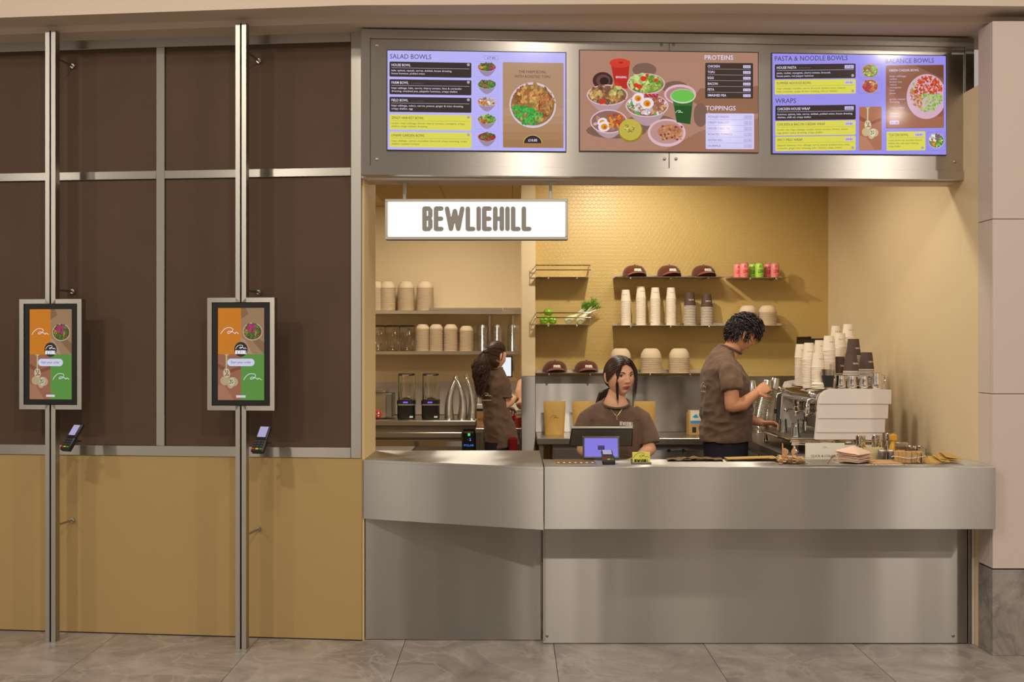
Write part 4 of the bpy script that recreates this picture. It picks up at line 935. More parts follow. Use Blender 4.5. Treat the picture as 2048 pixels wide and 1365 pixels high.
for k, (dx, rz) in enumerate(((-.05, .2), (-.02, -.15), (.01, .4), (.03, -.1), (.05, .25))):
    q = MB().use('kraft'); q.poly([(-.05, -.04, 0), (.05, -.045, .002), (.045, .045, .012), (-.045, .04, .02)]); q.poly([(-.05, -.04, -.001), (-.045, .04, .019), (.045, .045, .011), (.05, -.045, .001)])
    o = q.build('kraft_slip'); o.location = at_pan(5, dx, -.01+.008*k, .006+.006*k); o.rotation_euler = (.12, .08*k-.15, rz); tag(o, 'loose kraft paper slip in the counter pan nearest the column', 'paper', 'loose kraft slips in a pan')
# click and collect card
p = W(1651, 921, 5.82)
cc = thing('collect_sign', 'pale upright card sign with hill mark and collection wording beside the espresso machine', 'sign', (p.x, 5.83, .9655))
q = MB().use('card_white'); q.box(-.108, 0, 0, .108, .004, .105, .0005); q.build('card', cc)
q = MB().use('card_white'); q.box(-.09, .004, 0, .09, .05, .003); q.build('foot', cc)
q = MB().use('print'); q.color(74, 66, 58); q.text('CLICK & COLLECT', 0, .028, .0125, lambda u, v: (u, -.0008, v), .152, 'C', .004); hill(q, -.016, .076, .032, lambda u, v: (u, -.0008, v), 3); q.build('lettering', cc)

# ---------------------------------------------------------------- worktops behind the counter
WS = .965
sw = thing('side_worktop', 'steel side worktop along the cream wall under the espresso machine', 'worktop', (2.05, 7.1, 0))
def sb(nm, m, x0, y0, z0, x1, y1, z1, c=.002, par=sw, o=(2.05, 7.1)):
    q = MB().use(m); q.box(x0-o[0], y0-o[1], z0, x1-o[0], y1-o[1], z1, c); return q.build(nm, par)
sb('top', 'steel_dark', 1.60, 5.805, WS-.045, 2.485, 7.76, WS); sb('cabinet', 'steel_dark', 1.66, 5.83, .08, 2.48, 7.74, WS-.045)
for i in range(3): sb('door', 'steel_low', 1.655, 5.86+.63*i, .12, 1.662, 6.46+.63*i, WS-.09, .002)
bw = thing('back_worktop', 'steel worktop with drawers along the gold back wall', 'worktop', (1.3, 8.07, 0))
bo = (1.3, 8.07)
sb('top', 'steel_shelf', .185, 7.80, .875, 2.485, 8.336, .92, .004, bw, bo); sb('cabinet', 'steel_dark', .30, 7.86, .08, 2.48, 8.32, .875, .002, bw, bo)
sb('leg', 'steel_dark', .20, 7.84, 0, .235, 7.875, .875, .002, bw, bo)
sb('panel', 'steel_shelf', .31, 7.852, .12, .98, 7.861, .83, .002, bw, bo)
dx0 = [.985, 1.266, 1.547]
for i in range(3):
    dr = sb('drawer', 'steel_low', dx0[i]+.003, 7.845, .62, dx0[i]+.278, 7.861, .83, .002, bw, bo)
    X = (1338-CX)*7.84/F if i == 0 else (1367-CX)*7.84/F if i == 1 else 1.75
    q = MB().use('dark_gap'); q.lathe([(.013, 0), (.013, .002)], 16); o = q.build('finger_hole', dr); o.rotation_euler = (PI/2, 0, 0); o.location = (X-1.3, 7.845-8.07, EYE-(902-HY)*7.84/F)

# ---------------------------------------------------------------- shelves on the gold wall
def shelf(px0, px1, z, label, brk, y0=8.14):
    x0, x1 = (px0-CX)*y0/F, (px1-CX)*y0/F; r = thing('wall_shelf', label, 'shelf', ((x0+x1)/2, 8.35, z), 0, None)
    q = MB().use('steel_shelf'); w = (x1-x0)/2; q.box(-w, y0-8.35, -.003, w, -.001, 0, .0008); q.box(-w, -.004, -.003, w, -.001, .02); q.build('plate', r)
    for bpx in brk:
        X = (bpx-CX)*(y0+.02)/F-(x0+x1)/2; q = MB().use('steel_shelf'); q.tube([(X, y0-8.35+.008, -.010), (X, -.004, -.010)], .0055, 8); q.ball((X, y0-8.35+.008, -.011), .009, 10, 6); q.build('bracket', r)
    return r
ZT, ZM, ZL = EYE-(553.5-HY)*8.14/F, EYE-(651-HY)*8.14/F, EYE-(746.5-HY)*8.14/F
shelf(1231, 1450, ZT, 'upper wall shelf carrying three brown caps', (1261, 1341, 1416))
shelf(1462, 1577, ZT-.006, 'short upper wall shelf carrying the drink cans', (1500, 1552))
shelf(1230, 1577, ZM, 'long middle wall shelf carrying paper cup stacks and bowls', (1261, 1341, 1418, 1506))
shelf(1073, 1425, ZL, 'lowest wall shelf carrying two caps and three bowl stacks', (1098, 1180, 1300, 1380))
def basket(z, label):
    y0 = 8.14; x0, x1 = (1072-CX)*y0/F, (1181-CX)*y0/F; r = thing('wire_basket_shelf', label, 'shelf', ((x0+x1)/2, 8.35, z)); w = (x1-x0)/2
    q = MB().use('steel_shelf'); q.box(-w, -.21, -.003, w, -.001, 0, .0008); q.build('plate', r)
    for zz in (.052, .088): q = MB().use('chrome'); q.tube([(-w, -.208, zz), (w, -.208, zz)], .0042, 8); q.build('rail', r)
    for sx in (-1, 1):
        q = MB().use('steel_shelf'); q.box(sx*w-.0015, -.21, 0, sx*w+.0015, -.204, .105); q.build('post', r)
        q = MB().use('chrome'); q.tube([(sx*w, -.208, .052), (sx*w, -.002, .052)], .0035, 6); q.tube([(sx*w, -.208, .088), (sx*w, -.002, .088)], .0035, 6); q.build('side_rail', r)
    for X in (-w*.55, w*.5): q = MB().use('steel_shelf'); q.tube([(X, -.2, -.01), (X, -.004, -.01)], .0055, 8); q.ball((X, -.2, -.011), .009, 10, 6); q.build('bracket', r)
    return r
basket(ZT-.001, 'empty railed shelf high beside the pillar'); basket(ZM+.007, 'railed shelf beside the pillar holding green apples and fennel')
zb2 = ZM+.008
def apple(px, py, r, tilt, label):
    root = thing('green_apple', label, 'apple', (0, 0, 0)); q = MB().use('green_apple')
    pr = [(r*math.sin(PI*i/14)*(1+.06*math.cos(PI*i/14)), -r*.88*math.cos(PI*i/14)-(.22*r*math.exp(-((i-14)/1.8)**2))+(.16*r*math.exp(-(i/1.8)**2))) for i in range(15)]
    q.lathe(pr, 22, (0, 0, 0), False, False); q.build('flesh', root); q = MB().use('kraft_dark'); q.tube([(0, 0, r*.62), (.003, 0, r*.95)], .0018, 5); q.build('stem', root)
    p = W(px, py, 8.22); root.location = (p.x, 8.22, p.z); root.rotation_euler = tilt; return root
rr = .036
apple(1088, 638.5, rr, (1.1, -.3, 0), 'green apple lying at the pillar end of the railed shelf').location.z = zb2+rr*.95
apple(1105, 639, rr, (1.2, .3, .2), 'green apple lying beside the first fennel bulb on the railed shelf').location.z = zb2+rr*.95
apple(1096.5, 623, rr, (.1, .1, 0), 'green apple resting on top of the other two').location.z = zb2+rr*.95+.062
def fennel(x, ang, s, label, seed):
    root = thing('fennel', label, 'fennel', (x, 8.23, zb2+.046*s), 0); rg = random.Random(seed); d = Vector((math.sin(ang), 0, math.cos(ang)))
    q = MB().use('fennel'); q.tube([-d*.052*s, -d*.045*s, -d*.02*s, d*.012*s, d*.04*s, d*.06*s], [(.012*s, .012*s), (.030*s, .026*s), (.044*s, .034*s), (.042*s, .03*s), (.028*s, .02*s), (.018*s, .015*s)], 18, side=(0, 1, 0)); q.build('bulb', root)
    for k in range(4):
        a = ang+rg.uniform(-.5, .35); e = Vector((math.sin(a), rg.uniform(-.2, .2), math.cos(a))); b0 = d*.045*s
        q = MB().use('fennel'); q.tube([b0, b0+e*.05*s, b0+e*.10*s+Vector((.008, 0, 0))], [.010*s, .007*s, .0045*s], 8); q.build('stalk', root)
        q = MB().use('frond'); b1 = b0+e*.075*s
        for j in range(34):
            f = (e+Vector((rg.uniform(-.75, .75), rg.uniform(-.5, .5), rg.uniform(-.3, .6)))).normalized(); l = rg.uniform(.03, .075)*s; m_ = b1+e*rg.uniform(0, .05)*s
            q.tube([m_, m_+f*l*.6, m_+f*l+Vector((rg.uniform(-.01, .01), 0, rg.uniform(-.006, .006)))], [.0018, .0014, .0006], 4)
        q.build('fronds', root)
    return root
fennel((1141-CX)*8.22/F, 1.05, .92, 'fennel bulb with feathery green tops, nearer the apples', 3); fennel((1163-CX)*8.22/F, .75, .90, 'fennel bulb leaning at the open end of the railed shelf', 5)

# caps
def cap_mesh():
    q = MB().use('cap'); n, k = 28, 9; rings = []
    for j in range(k+1):
        t = j/k; e = PI/2*t; r = math.cos(e)**.75; z = .088*math.sin(e)**.9
        b0 = len(q.v)
        for i in range(n):
            a = 2*PI*i/n; seam = 1+.012*math.cos(6*a); fr = 1.0 if math.sin(a) > 0 else 1.04
            q.v.append((.096*r*seam*math.cos(a)+.004*math.sin(3*a)*(1-t), .10*r*fr*math.sin(a)-.006*t, z))
        rings.append(b0)
    for a, c in zip(rings, rings[1:]): q.bridge(a, c, n)
    q.face(tuple(range(rings[-1], rings[-1]+n))); return q
def cap(px, z, label, yaw):
    root = thing('baseball_cap', label, 'cap', ((px-CX)*8.23/F, 8.235, z+.006), yaw, 'brown caps on the wall shelves')
    cap_mesh().build('crown', root)
    q = MB().use('cap_brim'); n, k = 18, 5
    for lay in (0, 1):
        b0 = len(q.v)
        for j in range(k+1):
            t = j/k
            for i in range(n+1):
                u = -1+2*i/n; a = -PI/2+u*1.12; x = .090*math.sin(u*1.15)*(1-.03*t); y = -.086*math.cos(u*1.15)-t*.062*(math.cos(u*PI/2)**.5+.02)
                q.v.append((x, y, .022+.006*(1-t)-.024*u*u+(.012*(1-u*u)*(1-t))-(.003 if lay else 0)))
        for j in range(k):
            for i in range(n): a = b0+j*(n+1)+i; f = (a, a+1, a+n+2, a+n+1); q.face(f if lay else f[::-1])
    q.build('brim', root)
    def mp(u, v):   # wrap on the crown
        a = u/.098-.0; zz = v; e = math.asin(min(.98, (zz/.088))**(1/.9)); r = math.cos(e)**.75
        return (.1015*r*math.sin(a)*.98, -.1085*r*math.cos(a)-.006*(2*e/PI)-.0015, zz)
    q = MB().use('card_white'); logo(q, -.030, .036, .020, .062, mp, t=.18); q.build('lettering', root)
    q = MB().use('cap'); q.ball((0, -.006, .0885), .006, 8, 5); q.build('top_button', root)
    for sx in (-1, 1): q = MB().use('cap_brim'); q.ball((sx*.045, -.045, .078), .0028, 6, 4); q.build('eyelet', root)
    return root
for px, lab, yw in ((1269, 'brown cap on the upper shelf, the one nearest the basket shelves', .16), (1338, 'brown cap in the middle of the upper shelf', .18), (1407, 'brown cap at the end of the upper shelf towards the cans', .2)): cap(px, ZT, lab, yw)
for px, lab, yw in ((1110, 'brown cap on the lowest shelf beside the pillar', .12), (1172.5, 'brown cap on the lowest shelf next to the woman', .14)): cap(px, ZL, lab, yw)

# paper cups: upside down, nested
def cup_mesh(r, h, rb, m, rim, name, top=False):
    q = MB().use(rim); q.lathe([(r-.003, .0025), (r, 0.0), (r+.0012, .0022), (r, .0046), (r-.001, .005)], 26, capb=False, capt=False)
    hh = h
    q.use(m); z1 = .005
    if top: q.lathe([(r-.001, z1), (rb, hh), (rb-.0025, hh), (rb-.004, hh-.006), (0, hh-.006)], 26, capb=False, capt=False)
    else: k = .3; q.lathe([(r-.001, z1), (r-.001+(rb-r)*k, z1+(hh-z1)*k)], 26, capb=False, capt=False)
    return q
CUPS = {}
for nm, r, h, rb, m, rim in (('w', .0395, .088, .0295, 'cup', 'cup_rim'), ('d', .0465, .108, .033, 'cup_dark', 'cup_rim')):
    CUPS[nm] = (cup_mesh(r, h, rb, m, rim, nm).mesh('cup_nested'), cup_mesh(r, h, rb, m, rim, nm, True).mesh('cup_top'), r, h, rb)
def cup_print(nm, style):
    _, _, r, h, rb = CUPS[nm]; q = MB().use('print')
    q.color(*((70, 58, 60) if nm == 'w' else (232, 220, 206)))
    def mp(u, v):
        t = v/h; rr = (r-.001)+(rb-r)*t+.0006; a = u/rr; return (rr*math.sin(a), -rr*math.cos(a), v)
    hgt, wd, v0 = (.0085, .036, h*.52) if nm == 'w' else (.0105, .042, h*.42)
    logo(q, wd/2, v0+hgt, -hgt, -wd, mp, t=.2)   # upside down on the inverted cup
    if nm == 'd': q.stroke([(.012, .092), (.004, .086), (-.004, .087), (-.012, .093)], .0016, mp)
    return q.mesh('lettering')
CP = {'w': cup_print('w', 0), 'd': cup_print('d', 0)}
def cup_stack(nm, x, y, z, n, sp, where, yaw=0, lean=(0, 0), ink=True, mass=False):
    nest, topm, r, h, rb = CUPS[nm]; rg = random.Random(int(x*1000)); colr = 'white' if nm == 'w' else 'brown'
    g = f'{colr} paper cups nested {where}'
    if mass:      # the rims of a rear stack, mostly hidden: one object
        q = MB(); src = cup_mesh(r, h, rb, 'cup' if nm == 'w' else 'cup_dark', 'cup_rim', nm)
        for k in range(n-1):
            b0 = len(q.v); q.v += [(a, b_, c+sp*k) for a, b_, c in src.v]
            for f, mi in zip(src.f, src.m): q.use(src.mats[mi]); q.face(tuple(b0+i for i in f))
        o = q.build('paper_cups'); o.location = (x, y, z); tag(o, f'nested {colr} paper cups {where}', 'cups', None, 'stuff')
    for k in range(n-1 if mass else 0, n):
        tp_ = k == n-1
        o = bpy.data.objects.new('paper_cup', topm if tp_ else nest); COL.objects.link(o)
        o.location = (x+rg.uniform(-.0007, .0007)+lean[0]*k, y+lean[1]*k, z+sp*k); o.rotation_euler = (0, 0, yaw)
        tag(o, (f'topmost upturned {colr} paper cup {where}' if tp_ else f'nested {colr} paper cup {where}'), 'cup', None if tp_ else g)
        if tp_:
            if ink: c = bpy.data.objects.new('lettering', CP[nm]); COL.objects.link(c); c.parent = o
def stack_n(py_top, D_, z, h, sp): zt = EYE-(py_top-HY)*D_/F; return max(2, int(round((zt-z-h)/sp))+1)
Dc = 8.24
for px, pt, nm, wh, yw in ((1251.5, 580, 'w', 'in the first stack of the middle shelf', -.35), (1281.5, 574, 'w', 'in the tallest stack of the middle shelf', .25), (1310.5, 576, 'w', 'in the third white stack of the middle shelf', .12), (1342, 576.5, 'w', 'in the white stack beside the brown cups', .15),
                           (1379.5, 585.5, 'd', 'in the brown stack beside the white cups', .12), (1413.5, 588, 'd', 'in the brown stack nearest the man', .12)):
    sp = .0086 if nm == 'w' else .0092
    cup_stack(nm, (px-CX)*Dc/F, Dc, ZM, stack_n(pt, Dc, ZM, CUPS[nm][3], sp), sp, wh, yw)

# moulded bowls
def bowl_mesh(r, h, rb, top):
    q = MB().use('pulp')
    if top: q.lathe([(r-.004, .003), (r, 0), (r+.001, .004), (r-.004, .006), (r*.97, h*.22), (r*.90, h*.48), (r*.78, h*.74), (r*.64, h*.93), (rb, h), (rb*.5, h*.992), (0, h*.99)], 32, capb=False, capt=False)
    else: q.lathe([(r-.004, .002), (r, 0), (r+.001, .0035), (r-.004, .0055), (r-.006, .009)], 32, capb=False, capt=False)
    return q.mesh('pulp_bowl')
BO = {}
def bowl_stack(key, r, h, rb, x, y, z, n, sp, where):
    if key not in BO: BO[key] = (bowl_mesh(r, h, rb, False), bowl_mesh(r, h, rb, True))
    rg = random.Random(int(x*999))
    for k in range(n):
        tp_ = k == n-1; o = bpy.data.objects.new('pulp_bowl', BO[key][1 if tp_ else 0]); COL.objects.link(o); o.location = (x+rg.uniform(-.0012, .0012), y, z+sp*k)
        tag(o, f'topmost upturned beige pulp bowl {where}' if tp_ else f'nested beige pulp bowl {where}', 'bowl', None if tp_ else f'pulp bowls nested {where}')
for px, wh in ((1241, 'in the lowest-shelf stack behind the woman'), (1302, 'in the lowest-shelf stack next to the woman'), (1358.5, 'in the lowest-shelf stack next to the man')):
    bowl_stack('L', .083, .074, .040, (px-CX)*Dc/F, Dc, ZL, 15, .0082, wh)
for px, wh in ((1496, 'in the middle-shelf stack behind the man\'s hair'), (1535, 'in the middle-shelf stack at the far end')):
    bowl_stack('M', .071, .056, .038, (px-CX)*Dc/F, Dc, ZM, 13, .0082, wh.replace("man's hair", 'man'))

# drink cans
def can(x, y, kind, label):
    root = thing('drink_can', label, 'can', (x, y, ZT-.006), random.Random(x).uniform(-.1, .1), 'drink cans on the short shelf')
    q = MB().use('pink_can' if kind == 'p' else 'lime_can'); q.lathe([(.024, 0), (.029, .004), (.033, .012), (.033, .098), (.030, .107), (.0265, .112)], 26); q.build('body', root)
    q = MB().use('alum'); q.lathe([(.0265, .112), (.0275, .1145), (.0255, .1155), (.024, .1125), (0, .1125)], 26, capb=False, capt=False); q.build('lid', root)
    c = (206, 50, 46) if kind == 'p' else (40, 130, 60); q = MB().use('print'); q.color(*c)
    mp = lambda u, v: (.0334*math.sin(u/.0334), -.0334*math.cos(u/.0334), v)
    q.disc(0, .086, .0085, .0085, mp, 16); q.text('LEW', .006, .036, .026, mp, .046, 'C', .03); q.text('sparkling', .006, .018, .005, mp, .03, 'C'); q.stroke([(-.018, .031), (.026, .031)], .0012, mp)
    q.build('lettering', root)
for px, kd, nmx in ((1488.5, 'p', 'nearest the caps'), (1519, 'g', 'in the middle'), (1550, 'p', 'at the far end')):
    cn = 'pink' if kd == 'p' else 'lime green'; X = (px-CX)*8.20/F
    can(X, 8.20, kd, f'{cn} drink can in front of its twin, {nmx} of the short shelf'); can(X-.034, 8.275, kd, f'{cn} drink can half hidden behind its twin, {nmx} of the short shelf')

# kraft pouches and a coffee pack on the back worktop
def pouch(px0, px1, py_t, label, logo_on):
    D_ = 8.12; x0, x1 = (px0-CX)*D_/F, (px1-CX)*D_/F; z1 = EYE-(py_t-HY)*D_/F-.92; w = (x1-x0)/2
    root = thing('kraft_pouch', label, 'pouch', ((x0+x1)/2, D_, .92), 0, 'gold kraft pouches on the back worktop'); q = MB().use('kraft'); nx, nz = 14, 18
    for sgn in (-1, 1):
        b0 = len(q.v)
        for j in range(nz+1):
            t = j/nz; wz = w*(.86+.14*min(1, t*1.2)); dep = .038*(1-t)**.55 if t < .97 else .002
            for i in range(nx+1):
                u = -1+2*i/nx; q.v.append((u*wz, sgn*dep*math.sqrt(max(0, 1-u*u*.98))*(1+.12*noise.noise(Vector((u*3, t*4, px0))))+(.0 if t < .9 else 0), z1*t))
        for j in range(nz):
            for i in range(nx): a = b0+j*(nx+1)+i; f = (a, a+1, a+nx+2, a+nx+1); q.face(f if sgn < 0 else f[::-1])
    q.build('bag', root)
    q = MB().use('kraft'); q.box(-w, -.003, z1-.03, w, .003, z1-.026, .001); q.build('seal', root)
    if logo_on: q = MB().use('print'); q.color(74, 56, 36); hill(q, -.033, z1*.50, .066, lambda u, v: (u, -.041, v), 5); q.build('hill_mark', root)
pouch(1087, 1131, 803, 'gold kraft pouch with a hill mark, standing nearest the pillar', True); pouch(1144, 1188, 803, 'gold kraft pouch half hidden behind the woman, next to the marked pouch', False); pouch(1268, 1311, 803, 'gold kraft pouch peeking out between the woman and the man', False)
D_ = 8.06; p = W(1376, 868, D_); cpk = thing('coffee_pack', 'kraft carton with a white and blue label beside the man', 'carton', (p.x+.06, D_+.05, .92), .12)
q = MB().use('kraft_pale'); q.box(-.055, -.035, 0, .055, .035, .165, .003); q.prism([(-.055, .165), (.055, .165), (.052, .19), (-.052, .19)], -.006, .006); q.build('carton', cpk)
q = MB().use('card_white'); q.box(-.045, -.0365, .085, .056, -.0345, .188); q.build('label_panel', cpk)
q = MB().use('blue'); q.box(-.045, -.0372, .088, .056, -.036, .110); q.prism([(-.03, .14), (.0, .16), (.02, .135), (-.01, .13)], -.0375, -.036); q.build('blue_print', cpk)
q = MB().use('black_soft'); q.box(-.03, -.0365, .02, .0, -.0345, .06); q.build('window', cpk)
# ---------------------------------------------------------------- espresso machine on the side worktop
em = thing('espresso_machine', 'white and chrome espresso machine with ribbed side panel, cups stacked on top', 'coffee machine', (2.0, 6.3, WS))
def eb(nm, q, par=None): return q.build(nm, par or em)
def side_panel(y):
    x0 = (1628-CX)*6.3/F-2.0; X = lambda px, D_=6.3: (px-CX)*D_/F-2.0; Z = lambda py, D_=6.3: EYE-(py-HY)*D_/F-WS
    xl = lambda z: X(1628)+(X(1640)-X(1628))*min(1, max(0, (z-Z(895))/(Z(800)-Z(895))))
    base = MB().use('white'); zt_ = Z(779); pts = [(X(1628), Z(897)), (X(1760), Z(897)), (X(1779), Z(780))]+[(X(1779)-(X(1779)-X(1662))*t, zt_+.003*math.sin(t*2)) for t in (.3, .7, 1)]+[(X(1649), Z(782)), (X(1641), Z(789)), (X(1637), Z(800))]
    base.prism(pts, y, y+.02); base.build('side_panel', em)
    edges = [(779, 808.5, 1782), (808.5, 837.5, 1776.5), (837.5, 865.5, 1770), (865.5, 897, 1764.5)]
    for i, (ya, yb, xr) in enumerate(edges):
        q = MB().use('white'); za, zb_ = Z(ya)-.001, Z(yb)+.001; d0, d1 = (-.014+.002*i if False else -.013), -.006
        if i == 0: p_ = [(X(1637.5), zb_), (X(xr-1), zb_), (X(xr), Z(780)), (X(1720), Z(778)), (X(1662), Z(779.5)), (X(1650), Z(783)), (X(1642), Z(790))]
        else: p_ = [(xl(zb_), zb_), (X(xr-2), zb_), (X(xr), za), (xl(za), za)]
        n = len(p_); b0 = len(q.v)
        q.v += [(x, y-(.011 if z < (za+zb_)/2 else .004), z) for x, z in p_]+[(x, y+.001, z) for x, z in p_]
        q.face(tuple(range(b0, b0+n))); q.face(tuple(range(b0+n, b0+2*n))[::-1])
        for k in range(n): j = (k+1) % n; q.face((b0+k, b0+n+k, b0+n+j, b0+j))
        q.build('ribbed_slat', em)
side_panel(.0)
q = MB().use('white'); pts = [(-.19, .07), (.24, .07), (.26, .40), (-.10, .405), (-.155, .395), (-.17, .36)]; q.prism(pts, .86, .88); eb('side_panel', q)
q = MB().use('steel_dark'); q.box(-.03, .02, .07, .22, .86, .375, .004); eb('body', q)
q = MB().use('steel_shelf'); q.box(-.11, .02, .372, .235, .86, .380, .002); q.use('chrome'); q.box(-.115, .02, .38, -.108, .86, .388, .001); eb('cup_tray', q)
q = MB().use('chrome'); q.tube([(-.125, .03, .325), (-.125, .40, .325), (-.125, .86, .325)], [(.060, .046)]*3, 24, side=(1, 0, 0)); eb('group_cover', q)
q = MB().use('chrome'); q.box(-.16, .02, .285, -.03, .86, .31, .008); eb('group_rail', q)
for y in (.17, .42, .67):
    g_ = MB().use('chrome'); g_.lathe([(.030, .235), (.036, .245), (.036, .275), (.028, .29), (.028, .31)], 20, (-.115, y, 0)); gh = g_.build('group_head', em)
    q = MB().use('chrome'); q.lathe([(.018, .20), (.033, .21), (.034, .236), (.03, .24)], 20, (-.115, y, 0)); q.tube([(-.115, y, .20), (-.13, y, .188), (-.14, y, .178)], .006, 8); q.build('portafilter', gh)
    q = MB().use('chrome'); q.tube([(-.145, y, .222), (-.175, y-.01, .224), (-.205, y-.015, .216)], [.008, .010, .012], 10, rnd=True); q.build('handle', gh)
for y in (.07, .80):
    q = MB().use('chrome'); q.tube([(-.16, y, .31), (-.20, y, .325), (-.225, y, .31), (-.235, y-.005, .24), (-.24, y-.01, .13)], [.006, .006, .006, .0055, .005], 10); eb('steam_wand', q)
    q = MB().use('black_soft'); q.tube([(-.2365, y-.006, .215), (-.239, y-.008, .185)], .0095, 10); eb('wand_grip', q)
    q = MB().use('chrome'); q.tube([(-.17, y, .345), (-.205, y, .35)], [.014, .018], 14, rnd=True); eb('steam_knob', q)
q = MB().use('chrome'); q.box(-.352, -.01, .066, .20, .87, .086, .006); q.use('steel_dark'); q.box(-.335, .02, .084, -.03, .85, .088, .001); eb('drip_tray', q)
q = MB().use('chrome'); q.box(-.345, -.012, .050, .18, .0, .075, .004); eb('tray_lip', q)
q = MB().use('chrome'); q.box(-.06, .03, .088, -.03, .85, .115, .002); eb('splash_rail', q)
for x in (-.30, .18):
    for y in (.06, .80): q = MB().use('chrome'); q.lathe([(.022, 0), (.022, .01), (.015, .02), (.015, .066)], 14, (x, y, 0)); eb('foot', q)
ZC = WS+.381
# upturned glasses on the drip tray
def glass_cup(px, py_b, D_, label):
    X = (px-CX)*D_/F; q = MB().use('glass'); n = 20
    q.lathe([(.030, 0), (.0305, .002), (.023, .078), (.020, .082), (0, .082)], n, capb=False, capt=False); q.lathe([(.028, .001), (.021, .072), (0, .073)], n, capb=False, capt=False)
    o = q.build('drinking_glass'); o.location = (X, D_, WS+.0885); tag(o, label, 'glass', 'upturned glasses on the machine tray'); q = MB().use('clear_rim')
    for k in range(9): a = 2*PI*k/9; q.tube([(.0297*math.cos(a), .0297*math.sin(a), .004), (.0228*math.cos(a), .0228*math.sin(a), .076)], .0016, 5)
    q.use('clear_rim'); q.lathe([(.0305, .0), (.0315, .003), (.0305, .006)], n, capb=False, capt=False); q.build('facet', o)
glass_cup(1566, 860, 6.78, 'upturned facet glass on the machine tray, the farthest one'); glass_cup(1601, 862, 6.72, 'upturned facet glass on the machine tray half hidden behind the front one'); glass_cup(1591, 872, 6.42, 'upturned facet glass on the machine tray, the front one')

# cup stacks on the machine
MS = [(1602, 688, 'w', 6.85, 'in the rearmost machine stack towards the man'), (1617, 685, 'w', 6.72, 'in the second stack on the machine, towards the man'), (1619, 692, 'w', 6.50, 'in the front stack on the machine towards the man'),
      (1638, 682, 'w', 6.90, 'in the machine stack behind the short front one'), (1637, 706, 'w', 6.42, 'in the short front machine stack above the beaker'), (1658, 673, 'w', 6.58, 'in the tall middle stack on the machine'),
      (1675, 653, 'w', 7.02, 'in the tall rear machine stack next to the tallest'), (1679, 666, 'w', 6.78, 'in the machine stack just before the rear pair'), (1697, 650, 'w', 6.86, 'in the tallest stack on the machine, behind the brown cups')]
for px, pt, nm, D_, wh in MS:
    rg = random.Random(px); cup_stack(nm, (px-CX)*D_/F, D_, ZC, stack_n(pt, D_, ZC, .088, .0086), .0086, wh, rg.uniform(-.1, .5), (rg.uniform(-.0003, .0003), 0), True, D_ > 6.7)
for px, pt, D_, wh, ink in ((1707, 677, 6.62, 'in the tall brown stack on the machine', True), (1678, 715, 6.62, 'in the brown machine stack behind the white lids', True), (1702, 708, 6.42, 'in the front brown stack on the machine above the jugs', True), (1733, 704, 6.5, 'in the brown stack on the machine nearest the cream wall', True)):
    cup_stack('d', (px-CX)*D_/F, D_, ZC, stack_n(pt, D_, ZC, .108, .0092), .0092, wh, .5, (0, 0), ink)
q = MB().use('cup'); q.lathe([(.040, 0), (.042, .002), (.041, .007), (.036, .009), (.034, .014), (0, .014)], 26, capb=False, capt=False); lid = q.mesh('cup_lid')
for k in range(6):
    o = bpy.data.objects.new('cup_lid', lid); COL.objects.link(o); D_ = 6.42; o.location = ((1676-CX)*D_/F+.001*(k % 2), D_, ZC+.0085*k+.02*0); tag(o, 'white plastic cup lid in the low pile between beaker and brown cups', 'lid', 'white cup lids on the machine')
for k in range(4):
    o = bpy.data.objects.new('cup_lid', lid); COL.objects.link(o); D_ = 6.36; o.location = ((1638-CX)*D_/F-.004*(k % 2), D_-.0, ZC+.0085*k); tag(o, 'white plastic cup lid at the foot of the short front cup stack', 'lid', 'white cup lids by the beaker')
# beaker and milk jugs
bk = thing('steel_beaker', 'tall steel beaker with a clear spoon standing in it, on the machine', 'beaker', ((1656-CX)*6.335/F, 6.335, ZC))
q = MB().use('steel_shelf'); q.lathe([(.026, 0), (.027, .002), (.0395, .115), (.041, .118), (.038, .116), (.0265, .008), (0, .006)], 28, capt=False); q.build('body', bk)
q = MB().use('black_soft'); q.lathe([(.0283, .012), (.0365, .082)], 28, capb=False, capt=False); q.build('dark_reflection', bk)  # black band painted round the steel in place of a dark reflection
q = MB().use('clear_rim'); q.box(.008, -.004, .06, .022, -.001, .15, .001); q.build('scoop', bk)
def jug(px, D_, h, label, hd=1):
    r_ = thing('milk_jug', label, 'jug', ((px-CX)*D_/F, D_, ZC), 0, 'steel milk jugs on the machine'); q = MB().use('chrome')
    q.lathe([(.030, 0), (.033, .004), (.033, h*.35), (.029, h*.7), (.0285, h), (.0265, h), (.027, h*.7), (.031, h*.35), (.030, .006), (0, .006)], 26, capt=False); q.build('body', r_)
    q = MB().use('chrome'); q.tube([(hd*.029, 0, h*.9), (hd*.048, .004, h*.88), (hd*.052, .006, h*.6), (hd*.047, .004, h*.3), (hd*.032, 0, h*.22)], [.0045]*5, 8); q.build('handle', r_)
    q = MB().use('chrome'); q.tube([(-.0275, -.004, h*.8), (-.034, -.008, h*1.0)], [(.008, .004), (.010, .003)], 10); q.build('spout', r_)
jug(1681, 6.36, .080, 'steel milk jug beside the beaker'); jug(1703, 6.36, .078, 'steel milk jug second from the beaker'); jug(1727, 6.36, .078, 'steel milk jug third from the beaker'); jug(1753, 6.34, .096, 'taller steel milk jug nearest the cream wall')
